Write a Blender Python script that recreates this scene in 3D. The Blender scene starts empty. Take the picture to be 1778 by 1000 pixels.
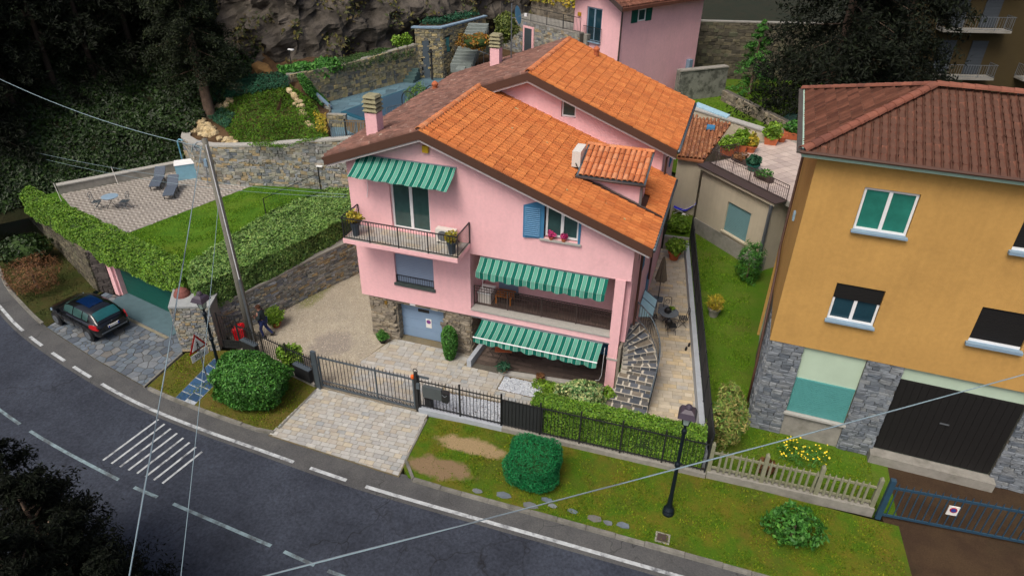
import bpy, math, random
import numpy as np
from mathutils import Matrix, Vector
from mathutils import noise as mn
R = random.Random(11)
NR = np.random.default_rng(5)
SC = bpy.context.scene
COL = SC.collection
PI = math.pi

# ------------------------------------------------------------------ camera, sky, sun, exposure
F_PX, PITCH, YAW, ROLL = 1173.0, 0.5557, -0.31365, 0.0150
CAM = np.array([14.512, -22.605, 18.827])
FW = np.array([math.sin(YAW)*math.cos(PITCH), math.cos(YAW)*math.cos(PITCH), -math.sin(PITCH)])
_rt = np.array([math.cos(YAW), -math.sin(YAW), 0.0]); _up = np.cross(_rt, FW)
RT = _rt*math.cos(ROLL)+_up*math.sin(ROLL); UP = -_rt*math.sin(ROLL)+_up*math.cos(ROLL)
cd = bpy.data.cameras.new('camera'); cam = bpy.data.objects.new('camera', cd); COL.objects.link(cam)
cd.sensor_width = 36.0; cd.lens = F_PX/1778*36.0; cd.clip_end = 2000; cd.clip_start = 0.5
cam.matrix_world = Matrix(((RT[0], UP[0], -FW[0], CAM[0]), (RT[1], UP[1], -FW[1], CAM[1]), (RT[2], UP[2], -FW[2], CAM[2]), (0, 0, 0, 1)))
SC.camera = cam
SUN_EL, SUN_AZ = math.radians(57), math.radians(196)      # azimuth clockwise from +Y
w = bpy.data.worlds.new('World'); SC.world = w; w.use_nodes = True
nt = w.node_tree; nt.nodes.clear()
sky = nt.nodes.new('ShaderNodeTexSky'); sky.sky_type = 'NISHITA'; sky.sun_disc = False
sky.sun_elevation = SUN_EL; sky.sun_rotation = SUN_AZ; sky.air_density = 0.7; sky.dust_density = 6.0; sky.ozone_density = 0.6
bg = nt.nodes.new('ShaderNodeBackground'); bg.inputs['Strength'].default_value = 0.115
wo = nt.nodes.new('ShaderNodeOutputWorld')
nt.links.new(sky.outputs[0], bg.inputs[0]); nt.links.new(bg.outputs[0], wo.inputs[0])
sl = bpy.data.lights.new('sun', 'SUN'); sl.energy = 1.5; sl.angle = math.radians(26); sl.color = (1.0, 0.93, 0.84)
so = bpy.data.objects.new('sun', sl); COL.objects.link(so)
sd = Vector((math.sin(SUN_AZ)*math.cos(SUN_EL), math.cos(SUN_AZ)*math.cos(SUN_EL), math.sin(SUN_EL)))
so.rotation_euler = sd.to_track_quat('Z', 'Y').to_euler(); so.location = (0, -20, 40)
vs = SC.view_settings; vs.view_transform = 'Standard'; vs.look = 'None'; vs.gamma = 1.0; vs.use_curve_mapping = False
vs.exposure = 0.27

# ------------------------------------------------------------------ pixels of the photograph -> points
def ray(u, v): return FW+RT*(u-889)/F_PX-UP*(v-500)/F_PX
def Z(u, v, z=0.0): d = ray(u, v); return CAM+d*(z-CAM[2])/d[2]
def Y(u, v, y=0.0): d = ray(u, v); return CAM+d*(y-CAM[1])/d[1]
def D(u, v, k): return CAM+ray(u, v)*k
def xy(u, v, z=0.0): p = Z(u, v, z); return (float(p[0]), float(p[1]))

# ------------------------------------------------------------------ materials
def S(h):
    h = h.lstrip('#'); c = [int(h[i:i+2], 16)/255 for i in (0, 2, 4)]
    return tuple(x/12.92 if x <= .04045 else ((x+.055)/1.055)**2.4 for x in c)
def mat(name, cols, rough=.8, var=.18, scale=3.0, bump=0.0, bscale=25.0, metal=0.0, spec=.5, rnd=.0, stain=None, fine=0.0, trans=0.0, coat=0.0, streak=0.0):
    """cols: one colour, or several that pieces (objects or loose islands) take at random."""
    if isinstance(cols[0], (int, float)): cols = [cols]
    m = bpy.data.materials.new(name); m.use_nodes = True; t = m.node_tree; N = t.nodes; L = t.links
    b = N['Principled BSDF']; b.inputs['Roughness'].default_value = rough; b.inputs['Metallic'].default_value = metal
    b.inputs['Specular IOR Level'].default_value = spec
    if coat: b.inputs['Coat Weight'].default_value = coat
    if trans: b.inputs['Transmission Weight'].default_value = trans
    tc = N.new('ShaderNodeTexCoord'); gp_ = N.new('ShaderNodeNewGeometry')
    rv = None
    if len(cols) > 1 or rnd:
        oi = N.new('ShaderNodeObjectInfo'); ge = N.new('ShaderNodeNewGeometry')
        ad = N.new('ShaderNodeMath'); ad.operation = 'ADD'; L.new(oi.outputs['Random'], ad.inputs[0]); L.new(ge.outputs['Random Per Island'], ad.inputs[1])
        fr = N.new('ShaderNodeMath'); fr.operation = 'FRACT'; L.new(ad.outputs[0], fr.inputs[0]); rv = fr.outputs[0]
    if len(cols) > 1:
        cr = N.new('ShaderNodeValToRGB'); e = cr.color_ramp.elements
        while len(e) < len(cols): e.new(.5)
        for i, c in enumerate(cols): e[i].position = i/(len(cols)-1); e[i].color = (*c, 1)
        L.new(rv, cr.inputs[0]); base = cr.outputs[0]
    else:
        rg = N.new('ShaderNodeRGB'); rg.outputs[0].default_value = (*cols[0], 1); base = rg.outputs[0]
    def mul(c, f):
        mx = N.new('ShaderNodeMix'); mx.data_type = 'RGBA'; mx.blend_type = 'MULTIPLY'; mx.inputs[0].default_value = 1
        L.new(c, mx.inputs[6]); L.new(f, mx.inputs[7]); return mx.outputs[2]
    def noise(sc, det=6, co=None):
        n = N.new('ShaderNodeTexNoise'); n.inputs['Scale'].default_value = sc; n.inputs['Detail'].default_value = det; n.inputs['Roughness'].default_value = .65
        L.new(co or gp_.outputs['Position'], n.inputs['Vector']); return n.outputs[0]
    def rng(v, a, b_, lo=.3, hi=.7):
        r = N.new('ShaderNodeMapRange'); r.inputs[1].default_value = lo; r.inputs[2].default_value = hi; r.inputs[3].default_value = a; r.inputs[4].default_value = b_
        L.new(v, r.inputs[0]); return r.outputs[0]
    if rnd:
        m3 = N.new('ShaderNodeMath'); m3.operation = 'MULTIPLY'; m3.inputs[1].default_value = 7.31; L.new(rv, m3.inputs[0])
        f3 = N.new('ShaderNodeMath'); f3.operation = 'FRACT'; L.new(m3.outputs[0], f3.inputs[0])
        base = mul(base, rng(f3.outputs[0], 1-rnd, 1+rnd, 0, 1))
    if var: base = mul(base, rng(noise(scale), 1-var, 1+var))
    if fine: base = mul(base, rng(noise(scale*14, 3), 1-fine, 1+fine))
    if streak:  # rain runs: noise drawn out along z
        mp = N.new('ShaderNodeMapping'); mp.inputs['Scale'].default_value = (4.5, 4.5, .22); L.new(gp_.outputs['Position'], mp.inputs[0])
        base = mul(base, rng(noise(1.0, 5, mp.outputs[0]), 1-streak, 1+streak*.25, .38, .56))
    if stain:   # (colour, scale, low threshold, high threshold, strength)
        sc_, ss, lo, hi, st = stain
        f = rng(noise(ss, 8), 0, st, lo, hi)
        mx = N.new('ShaderNodeMix'); mx.data_type = 'RGBA'; L.new(f, mx.inputs[0]); L.new(base, mx.inputs[6]); mx.inputs[7].default_value = (*sc_, 1); base = mx.outputs[2]
    L.new(base, b.inputs['Base Color'])
    if bump:
        bp = N.new('ShaderNodeBump'); bp.inputs['Strength'].default_value = bump; bp.inputs['Distance'].default_value = .03
        L.new(noise(bscale, 5), bp.inputs['Height']); L.new(bp.outputs[0], b.inputs['Normal'])
    return m

# ------------------------------------------------------------------ mesh collector
class MB:
    def __init__(s, M=None): s.v = []; s.f = []; s.M = M
    def pt(s, p):
        if s.M is not None: p = s.M @ Vector(p)
        s.v.append((p[0], p[1], p[2])); return len(s.v)-1
    def face(s, *ps): s.f.append([s.pt(p) for p in ps]); return s
    def hexa(s, a, b):   # two quads of 4 points (bottom ring a, top ring b)
        i = [s.pt(p) for p in a]+[s.pt(p) for p in b]
        s.f += [[i[3], i[2], i[1], i[0]], [i[4], i[5], i[6], i[7]]]+[[i[k], i[(k+1) % 4], i[4+(k+1) % 4], i[4+k]] for k in range(4)]; return s
    def box(s, x0, x1, y0, y1, z0, z1):
        return s.hexa([(x0, y0, z0), (x1, y0, z0), (x1, y1, z0), (x0, y1, z0)], [(x0, y0, z1), (x1, y0, z1), (x1, y1, z1), (x0, y1, z1)])
    def prism(s, poly, z0, z1, top=None):
        n = len(poly); a = sum(poly[k][0]*poly[(k+1) % n][1]-poly[(k+1) % n][0]*poly[k][1] for k in range(n))
        if a < 0: poly = poly[::-1]
        zf = (lambda z: (z if callable(z) else (lambda x, y: z)))
        f0, f1 = zf(z0), zf(z1)
        lo = [s.pt((p[0], p[1], f0(p[0], p[1]))) for p in poly]; hi = [s.pt((p[0], p[1], f1(p[0], p[1]))) for p in poly]
        s.f.append(lo[::-1]); s.f.append(hi)
        for k in range(n): s.f.append([lo[k], lo[(k+1) % n], hi[(k+1) % n], hi[k]])
        return s
    def bar(s, a, b, wx, wy=None, up=(0, 0, 1)):
        a, b = Vector(a), Vector(b); wy = wy or wx; d = (b-a).normalized()
        q = d.cross(Vector(up))
        if q.length < 1e-4: q = Vector((1, 0, 0))
        q.normalize(); r = q.cross(d)
        o = [q*(-wx/2)+r*(-wy/2), q*(wx/2)+r*(-wy/2), q*(wx/2)+r*(wy/2), q*(-wx/2)+r*(wy/2)]
        return s.hexa([a+k for k in o], [b+k for k in o])
    def tube(s, path, r, n=6, cap=True):
        P = [Vector(p) for p in path]; rs = r if isinstance(r, (list, tuple)) else [r]*len(P); rings = []; q = None
        for k, p in enumerate(P):
            d = (P[min(k+1, len(P)-1)]-P[max(k-1, 0)]).normalized()
            if q is None:
                q = d.cross(Vector((0, 0, 1)))
                if q.length < 1e-3: q = d.cross(Vector((1, 0, 0)))
            q = (q-d*q.dot(d)).normalized(); e = d.cross(q)
            rings.append([s.pt(p+(q*math.cos(2*PI*j/n)+e*math.sin(2*PI*j/n))*rs[k]) for j in range(n)])
        for A, B in zip(rings, rings[1:]):
            for j in range(n): s.f.append([A[j], A[(j+1) % n], B[(j+1) % n], B[j]])
        if cap: s.f.append(rings[0][::-1]); s.f.append(rings[-1])
        return s
    def lathe(s, c, prof, n=14, sq=1.0):
        rings = []
        for r, z in prof: rings.append([s.pt((c[0]+r*math.cos(2*PI*j/n), c[1]+r*sq*math.sin(2*PI*j/n), c[2]+z)) for j in range(n)])
        for A, B in zip(rings, rings[1:]):
            for j in range(n): s.f.append([A[j], A[(j+1) % n], B[(j+1) % n], B[j]])
        s.f.append(rings[0][::-1]); s.f.append(rings[-1]); return s
    def grid(s, G):
        r, c = len(G), len(G[0]); I = [[s.pt(p) for p in row] for row in G]
        for i in range(r-1):
            for j in range(c-1): s.f.append([I[i][j], I[i][j+1], I[i+1][j+1], I[i+1][j]])
        return s
    def build(s, name, m, parent=None, smooth=False):
        o = rootloc(parent)
        me = bpy.data.meshes.new(name); me.from_pydata([(x-o[0], y-o[1], z-o[2]) for x, y, z in s.v], [], s.f)
        return link(name, me, m, parent, smooth)
def rootloc(p):
    if p is None: return (0, 0, 0)
    while p.parent: p = p.parent
    return p.location
def link(name, me, m, parent=None, smooth=False):
    if m is not None and not len(me.materials): me.materials.append(m)
    if smooth: me.polygons.foreach_set('use_smooth', [True]*len(me.polygons))
    ob = bpy.data.objects.new(name, me); COL.objects.link(ob)
    if parent: ob.parent = parent
    return ob
def tag(o, label=None, cat=None, group=None, kind=None):
    if label: o['label'] = label
    if cat: o['category'] = cat
    if group: o['group'] = group
    if kind: o['kind'] = kind
    return o
def thing(name, label, cat, loc=(0, 0, 0), group=None):
    o = bpy.data.objects.new(name, None); o.empty_display_size = .2; o.location = loc; COL.objects.link(o); return tag(o, label, cat, group)
def struct(mb, name, m, parent=None): 
    o = mb.build(name, m, parent)
    if not parent: o['kind'] = 'structure'
    return o
def dup(root, loc, rz=0.0, label=None, group=None, scale=1.0):
    r = root.copy(); COL.objects.link(r); r.location = loc; r.rotation_euler = (0, 0, rz); r.scale = (scale,)*3
    if label: r['label'] = label
    if group: r['group'] = group
    for ch in list(root.children):
        c = ch.copy(); COL.objects.link(c); c.parent = r
        for g in list(ch.children):
            d = g.copy(); COL.objects.link(d); d.parent = c
    return r
def npmesh(name, V, Fq, m, parent=None, smooth=False, kind=None, off=True):
    """V (n,3) array, Fq (k,4|3) int array"""
    if off: V = V-np.array(rootloc(parent))
    me = bpy.data.meshes.new(name); nf, k = Fq.shape
    me.vertices.add(len(V)); me.vertices.foreach_set('co', V.astype(np.float32).ravel())
    me.loops.add(nf*k); me.loops.foreach_set('vertex_index', Fq.astype(np.int32).ravel())
    me.polygons.add(nf); me.polygons.foreach_set('loop_start', np.arange(0, nf*k, k, dtype=np.int32)); me.polygons.foreach_set('loop_total', np.full(nf, k, dtype=np.int32))
    me.update(calc_edges=True)
    if not smooth: me.shade_flat()
    o = link(name, me, m, parent, smooth)
    if kind: o['kind'] = kind
    return o

# ------------------------------------------------------------------ many alike pieces: the nearest are objects, the rest one mesh
def pieces(name, tmpl, T, m, parent, cap=300, rest=None):
    """tmpl: list of (verts, quads); T: list of (4x4 world matrix, template index)"""
    o = np.array(rootloc(parent))
    d = [np.linalg.norm(np.array(M.translation)-CAM) for M, _ in T]
    order = np.argsort(d); MS = []
    for v, f in tmpl:
        me = bpy.data.meshes.new(name); me.from_pydata(v, [], f); me.materials.append(m); MS.append(me)
    for i in order[:cap]:
        M, k = T[i]; ob = bpy.data.objects.new(name, MS[k]); COL.objects.link(ob); ob.parent = parent
        M2 = M.copy(); M2.translation = M.translation-Vector(o); ob.matrix_local = M2
    if len(order) > cap:
        V = []; Fs = []; n = 0
        tv = [np.array(v) for v, f in tmpl]; tf = [np.array(f) for v, f in tmpl]
        for i in order[cap:]:
            M, k = T[i]; A = np.array(M); V.append(tv[k] @ A[:3, :3].T+A[:3, 3]); Fs.append(tf[k]+n); n += len(tv[k])
        npmesh(rest or name+'_field', np.concatenate(V), np.concatenate(Fs), m, parent, kind='stuff')
def mtx(loc, ax, ay, az, s=(1, 1, 1)):
    return Matrix(((ax[0]*s[0], ay[0]*s[1], az[0]*s[2], loc[0]), (ax[1]*s[0], ay[1]*s[1], az[1]*s[2], loc[1]), (ax[2]*s[0], ay[2]*s[1], az[2]*s[2], loc[2]), (0, 0, 0, 1)))
def tile_tmpl(w, l, roll=.085, th=.035, full=False, st=.034):
    if full: pr = [(0, 0), (.12, .6), (.3, .95), (.5, 1.0), (.7, .95), (.88, .6), (1, 0)]
    else: pr = [(.12, -.6), (.14, .0), (.21, .55), (.36, .95), (.62, 1), (.78, .65), (.87, .0), (.89, -.6)]
    n = len(pr); v = []
    for y, dz in ((0, .0), (l*1.06, st)):
        v += [(x*w, y, z*roll+dz) for x, z in pr]
    v += [(x*w, l*1.06, z*roll+st-th) for x, z in pr]
    f = [[k, n+k, n+k+1, k+1] for k in range(n-1)]+[[n+k, 2*n+k, 2*n+k+1, n+k+1] for k in range(n-1)]
    return v, f
def tile_field(parent, m, O, a, b, na, nb, wa, wb, cap=0, keep=None, tm=None, name='roof_tile', jit=.006):
    a, b = Vector(a).normalized(), Vector(b).normalized(); n = a.cross(b); T = []
    for j in range(nb):
        for i in range(na):
            c = Vector(O)+a*(i*wa)+b*(j*wb)
            mid = c+a*(wa/2)+b*(wb/2)
            if keep and not keep(mid): continue
            rz = R.gauss(0, .01); tl = R.gauss(0, jit/wb)
            bb = (b+n*tl+a*rz).normalized(); aa = (a-b*rz).normalized(); nn = aa.cross(bb)
            T.append((mtx(c+n*R.uniform(0, .008), aa, bb, nn), 0))
    pieces(name, [tm or tile_tmpl(wa, wb)], T, m, parent, cap, rest='tile_field')
def stone_tmpl(seed):
    r = random.Random(seed); j = lambda k=.05: r.uniform(-k, k)
    v = []
    for (y, s) in ((.5, .5), (-.25, .5), (-.5, .40)):
        for sx, sz in ((-1, -1), (1, -1), (1, 1), (-1, 1)):
            v.append((sx*s+j(), y+(j(.18) if y == -.5 else 0), sz*s+j(.07)))
    f = [[8, 9, 10, 11]]
    for a in (0, 4): f += [[a+k, a+(k+1) % 4, a+4+(k+1) % 4, a+4+k] for k in range(4)]
    return v, f
STONES = [stone_tmpl(k) for k in range(7)]
def ashlar(path_fn, length, z0f, z1f, hr, lr, depth, rnd, skip=None, joint=.012, tilt=.0):
    """path_fn(s)->(x,y,angle): stones face to the right-hand (-normal) side. returns transforms"""
    T = []; z = 0.0; hmax = max(z1f(s_*length/8.)-z0f(s_*length/8.) for s_ in range(9))
    while z < hmax:
        h = rnd.uniform(*hr); s = -rnd.uniform(0, lr[1])
        while s < length:
            l = rnd.uniform(*lr); a, b_ = max(s, 0), min(s+l, length); s += l
            if b_-a < .05: continue
            c = (a+b_)/2; zb = z0f(c)+z; zt = min(zb+h, z1f(c))
            if zt-zb < .03 or (skip and skip(c, (zb+zt)/2)): continue
            x, y, an = path_fn(c); ca, sa = math.cos(an), math.sin(an)
            tz = rnd.gauss(0, tilt); hz_ = 1+(rnd.uniform(-.12, .2) if tilt else 0); ax = (ca*math.cos(tz), sa*math.cos(tz), math.sin(tz)); az = (-ca*math.sin(tz), -sa*math.sin(tz), math.cos(tz)); ay = (-sa, ca, 0); dp = depth*rnd.uniform(.75, 1.3)
            T.append((mtx((x-ay[0]*dp*.2, y-ay[1]*dp*.2, (zb+zt)/2), ax, ay, az, ((b_-a-joint)*hz_, dp, (zt-zb-joint)*hz_)), rnd.randrange(len(STONES))))
        z += h
    return T
def line_path(p, q):
    L = math.hypot(q[0]-p[0], q[1]-p[1]); an = math.atan2(q[1]-p[1], q[0]-p[0])
    return (lambda s: (p[0]+(q[0]-p[0])*s/L, p[1]+(q[1]-p[1])*s/L, an)), L
def poly_path(P):
    segs = [line_path(a, b) for a, b in zip(P, P[1:])]
    def fn(s):
        for f, L in segs:
            if s <= L: return f(s)
            s -= L
        return segs[-1][0](segs[-1][1])
    return fn, sum(L for f, L in segs)
def clip(poly, px, py, nx, ny):
    out = []; n = len(poly)
    for k in range(n):
        a, b = poly[k], poly[(k+1) % n]; da = (a[0]-px)*nx+(a[1]-py)*ny; db = (b[0]-px)*nx+(b[1]-py)*ny
        if da <= 0: out.append(a)
        if da*db < 0: t = da/(da-db); out.append((a[0]+(b[0]-a[0])*t, a[1]+(b[1]-a[1])*t))
    return out
def clip_convex(poly, C):
    n = len(C); ar = sum(C[k][0]*C[(k+1) % n][1]-C[(k+1) % n][0]*C[k][1] for k in range(n))
    if ar < 0: C = C[::-1]
    for k in range(n):
        a, b = C[k], C[(k+1) % n]; poly = clip(poly, a[0], a[1], b[1]-a[1], -(b[0]-a[0]))
        if len(poly) < 3: return []
    return poly
def parea(p): return abs(sum(p[k][0]*p[(k+1) % len(p)][1]-p[(k+1) % len(p)][0]*p[k][1] for k in range(len(p))))/2
def inset(p, d):
    cx = sum(q[0] for q in p)/len(p); cy = sum(q[1] for q in p)/len(p); o = []
    for x, y in p:
        L = math.hypot(x-cx, y-cy) or 1; k = max(0, (L-d*1.25)/L); o.append((cx+(x-cx)*k, cy+(y-cy)*k))
    return o
def slabs(region, rowh, lens, ang, rnd, joint=.008, holes=None):
    c, s = math.cos(ang), math.sin(ang); rot = [(x*c+y*s, -x*s+y*c) for x, y in region]
    x0, x1 = min(p[0] for p in rot), max(p[0] for p in rot); y0, y1 = min(p[1] for p in rot), max(p[1] for p in rot); out = []; y = y0
    while y < y1:
        h = rnd.uniform(*rowh); x = x0-rnd.uniform(0, lens[1])
        while x < x1:
            l = rnd.uniform(*lens)
            q = [(x+joint, y+joint), (x+l-joint, y+joint), (x+l-joint, y+h-joint), (x+joint, y+h-joint)]
            q = clip_convex([(u*c-v*s, u*s+v*c) for u, v in q], region); x += l
            if len(q) > 2 and parea(q) > .004: out.append(q)
        y += h
    return out
def voronoi(region, n, rnd, joint=.012, relax=1):
    x0, x1 = min(p[0] for p in region), max(p[0] for p in region); y0, y1 = min(p[1] for p in region), max(p[1] for p in region)
    pts = [(rnd.uniform(x0, x1), rnd.uniform(y0, y1)) for _ in range(n)]
    for it in range(relax+1):
        cells = []
        for i, p in enumerate(pts):
            q = list(region)
            for j, o in enumerate(pts):
                if i != j and abs(o[0]-p[0]) < 3 and abs(o[1]-p[1]) < 3:
                    q = clip(q, (p[0]+o[0])/2, (p[1]+o[1])/2, o[0]-p[0], o[1]-p[1])
                    if len(q) < 3: break
            cells.append(q if len(q) > 2 else None)
        if it < relax: pts = [((sum(a for a, _ in c)/len(c)), (sum(b for _, b in c)/len(c))) if c else p for c, p in zip(cells, pts)]
    return [inset(c, joint) for c in cells if c and parea(c) > .004]
def paving(polys, z, th, name, m, parent, cap=300, jz=.004, rest=None):
    d = sorted(range(len(polys)), key=lambda i: (polys[i][0][0]-CAM[0])**2+(polys[i][0][1]-CAM[1])**2); mb = MB()
    for n, i in enumerate(d):
        t = z+R.uniform(-jz, jz)
        if n < cap: MB().prism(polys[i], z-th, t).build(name, m, parent)
        else: mb.prism(polys[i], z-th, t)
    if mb.v: mb.build(rest or name+'_field', m, parent)['kind'] = 'stuff'

# ------------------------------------------------------------------ leaves
def leaves(P, Nrm, size, jit=.7, asp=.55, droop=0.0):
    """diamond leaves at points P facing roughly Nrm -> verts, quads"""
    n = len(P); size = size*NR.uniform(.6, 1.35, (n, 1))
    d = Nrm+NR.normal(0, jit, (n, 3)); d /= np.linalg.norm(d, axis=1, keepdims=True)+1e-9
    t = np.cross(d, NR.normal(0, 1, (n, 3))+np.array([0, 0, droop])); t /= np.linalg.norm(t, axis=1, keepdims=True)+1e-9
    b = np.cross(d, t)
    V = np.stack([P-t*size, P+b*size*asp+d*size*.15, P+t*size, P-b*size*asp+d*size*.15], 1).reshape(-1, 3)
    return V, np.arange(n*4).reshape(-1, 4)
def ball_pts(n, c, r, lumps=.18, seed=1, zmin=None, shell=.55):
    g = np.random.default_rng(seed); d = g.normal(0, 1, (n, 3)); d /= np.linalg.norm(d, axis=1, keepdims=True)
    k = g.normal(0, 1, (9, 3)); ph = g.uniform(0, 6.3, 9)
    f = 1+lumps*np.sin(d @ k.T*3.2+ph).sum(1, keepdims=True)/3
    rad = g.uniform(shell**3, 1, (n, 1))**(1/3)
    p = d*f*rad*np.array(r)+np.array(c); nn = d/np.array(r); nn /= np.linalg.norm(nn, axis=1, keepdims=True)
    if zmin is not None: q = p[:, 2] > zmin; p, nn = p[q], nn[q]
    return p, nn
def foliage(name, P, N_, size, m, parent, **k):
    V, Fq = leaves(P, N_, size, **k); return npmesh(name, V, Fq, m, parent)
def tri_pts(poly, n, z=0.0):
    p = np.array(poly, float); tr = [(p[0], p[i], p[i+1]) for i in range(1, len(p)-1)]
    A = np.array([abs((b[0]-a[0])*(c[1]-a[1])-(c[0]-a[0])*(b[1]-a[1])) for a, b, c in tr]); idx = NR.choice(len(tr), n, p=A/A.sum())
    u, v = NR.uniform(0, 1, n), NR.uniform(0, 1, n); fl = u+v > 1; u[fl], v[fl] = 1-u[fl], 1-v[fl]
    a = np.array([t[0] for t in tr])[idx]; b = np.array([t[1] for t in tr])[idx]; c = np.array([t[2] for t in tr])[idx]
    q = a+(b-a)*u[:, None]+(c-a)*v[:, None]; return np.column_stack([q[:, :2], np.full(n, z) if np.isscalar(z) else z(q)])
def grass(name, poly, n, z, m, label, h=.07, avoid=None):
    P = tri_pts(poly, n, z); g = NR
    if avoid:
        q = np.ones(n, bool)
        for (bx, by, rx, ry) in avoid: q &= (((P[:, 0]-bx)/rx)**2+((P[:, 1]-by)/ry)**2 > 1) | (g.uniform(0, 1, n) < .12)
        P = P[q]; n = len(P)
    cl_ = np.array([mn.noise((x*1.1, y*1.1, 0.3))+.5*mn.noise((x*3.1, y*3.1, 1.3)) for x, y, _ in P]); q = cl_+g.uniform(-.5, .6, n) > -.25; P = P[q]; cl_ = cl_[q]; n = len(P)
    a = g.uniform(0, 6.28, n); wv = np.column_stack([np.cos(a), np.sin(a), np.zeros(n)])*g.uniform(.012, .03, (n, 1))
    ln = np.column_stack([g.normal(0, .4, n), g.normal(0, .4, n), np.ones(n)])*g.uniform(.4, 1.2, (n, 1))*h*(1+np.clip(cl_, -.5, .9))[:, None]
    V = np.stack([P-wv, P+wv, P+ln], 1).reshape(-1, 3); o = npmesh(name, V, np.arange(n*3).reshape(-1, 3), m)
    return tag(o, label, 'grass', kind='stuff')
def pebbles(name, poly, n, z, r, m, parent, flat=.6, label=None, cat=None):
    P = tri_pts(poly, n, z); t = np.array([(1, 0, 0), (0, 1, 0), (-1, 0, 0), (0, -1, 0), (0, 0, 1)], float)
    F_ = np.array([(0, 1, 4), (1, 2, 4), (2, 3, 4), (3, 0, 4)])
    sc = NR.uniform(r*.6, r*1.3, (n, 1, 1))*np.array([1, 1, flat]); a = NR.uniform(0, 6.28, n); J = NR.uniform(.75, 1.25, (n, 5, 3))
    V = t[None]*sc*J; x = V[:, :, 0]*np.cos(a)[:, None]-V[:, :, 1]*np.sin(a)[:, None]; y = V[:, :, 0]*np.sin(a)[:, None]+V[:, :, 1]*np.cos(a)[:, None]
    V = np.stack([x, y, V[:, :, 2]], 2)+P[:, None]; Fq = (F_[None]+np.arange(n)[:, None, None]*5).reshape(-1, 3)
    o = npmesh(name, V.reshape(-1, 3), Fq, m, parent, kind='stuff'); 
    if label: tag(o, label, cat)
    return o
def text_mesh(s, size, name, m, parent, M):
    cu = bpy.data.curves.new(name, 'FONT'); cu.body = s; cu.size = size; cu.align_x = 'CENTER'; cu.align_y = 'CENTER'; cu.extrude = .002
    ob = bpy.data.objects.new(name+'_curve', cu); COL.objects.link(ob)
    dg = bpy.context.evaluated_depsgraph_get(); me = bpy.data.meshes.new_from_object(ob.evaluated_get(dg)); bpy.data.objects.remove(ob)
    me.transform(M); me.transform(Matrix.Translation(-Vector(rootloc(parent)))); me.materials.clear(); return link(name, me, m, parent)
# ================================================================== MATERIALS
PINK = S('#e5929f')
m_pink = mat('pink_render', S('#f3c0c4'), .9, .06, .5, .5, 45, spec=.2, fine=.045, stain=(S('#c9979b'), .9, .58, .85, .35), streak=.022)
m_white = mat('white_paint', S('#e6e9ea'), .5, .05)
m_brown = mat('brown_fascia', S('#50362a'), .6, .08, 4)
m_soffit = mat('white_trim', S('#cfc8c6'), .7, .05)
m_tile = mat('orange_clay_tile', [S('#b86b38'), S('#c0733e'), S('#ae6132'), S('#c67a42'), S('#ac6336')], .75, .12, 6, .15, 40, spec=.25, rnd=.06, stain=(S('#8a5c3e'), 1.6, .56, .78, .4))
m_tile_old = mat('weathered_brown_tile', [S('#73554b'), S('#7d5d52'), S('#674c44'), S('#886357'), S('#735b53')], .85, .22, 5, .2, 40, spec=.2, rnd=.18, stain=(S('#b9a898'), 2.6, .62, .70, .85))
m_tile_dark = mat('dark_red_tile', [S('#6a4538'), S('#744d3f'), S('#5b3c32'), S('#7e5545'), S('#624136')], .85, .2, 5, .2, 40, spec=.2, rnd=.2, stain=(S('#8c8a70'), 2.6, .68, .76, .7))
m_coppo = mat('coppo_tile', [S('#c47a4e'), S('#cc8458'), S('#ba6e44'), S('#d08f66')], .75, .12, 6, .1, 30, spec=.25, rnd=.1)
m_shedtile = mat('old_orange_tile', [S('#946044'), S('#a3704e'), S('#84543e'), S('#aa7a58'), S('#7c5444')], .85, .2, 5, .1, 30, spec=.2, rnd=.18)
m_stone = mat('grey_brown_stone', [S('#827b6e'), S('#938b7c'), S('#70695f'), S('#9d9482'), S('#857a66'), S('#787268')], .85, .2, 4, .5, 18, spec=.25, rnd=.12)
m_stone_grey = mat('grey_stone', [S('#6a727a'), S('#7b8288'), S('#5a626b'), S('#858a8c'), S('#717880')], .85, .2, 4, .5, 18, spec=.25, rnd=.12)
m_rubble = mat('rubble_stone', [S('#7f827f'), S('#959588'), S('#6d757c'), S('#a29f8d'), S('#868d96'), S('#ab9872'), S('#77756c'), S('#999b99')], .85, .2, 4, .5, 16, spec=.25, rnd=.15)
m_ochre = mat('ochre_rubble_stone', [S('#868069'), S('#9e9576'), S('#6a6a61'), S('#ada072'), S('#7a796e'), S('#b8a676'), S('#64696a'), S('#958b6d')], .85, .2, 4, .5, 16, spec=.25, rnd=.15)
m_mortar = mat('mortar', S('#57544c'), .95, .15, 6)
m_mortar_l = mat('pale_mortar', S('#8c8a82'), .95, .15, 6)
m_concrete = mat('concrete', S('#8f8d85'), .9, .15, 4, .3, 30, stain=(S('#5d5c50'), 1.5, .52, .7, .5))
m_whitewall = mat('pale_grey_plinth', S('#a3abb3'), .85, .1, 3, .1, 30)
m_granite = mat('granite_ledge', S('#a9a8a2'), .7, .1, 6, fine=.2)
m_iron = mat('dark_iron', S('#2c2e30'), .55, .1, 8, metal=.3)
m_iron_brown = mat('brown_iron', S('#4c3f3c'), .6, .1, 8, metal=.2)
m_grey_metal = mat('grey_metal', S('#5f6b73'), .45, .08, 6, metal=.5)
m_zinc = mat('zinc', S('#7f868c'), .45, .1, 5, metal=.6)
m_glass = mat('window_glass', S('#33504e'), .06, .25, 1.5, spec=.8)
m_glass_blue = mat('blue_window_glass', S('#1d3c48'), .06, .25, 1.5, spec=.8)
m_shutter_grey = mat('grey_blue_roller', S('#8394ac'), .6, .04)
m_garage = mat('blue_grey_garage', S('#7e98b4'), .5, .04, 2)
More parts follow.
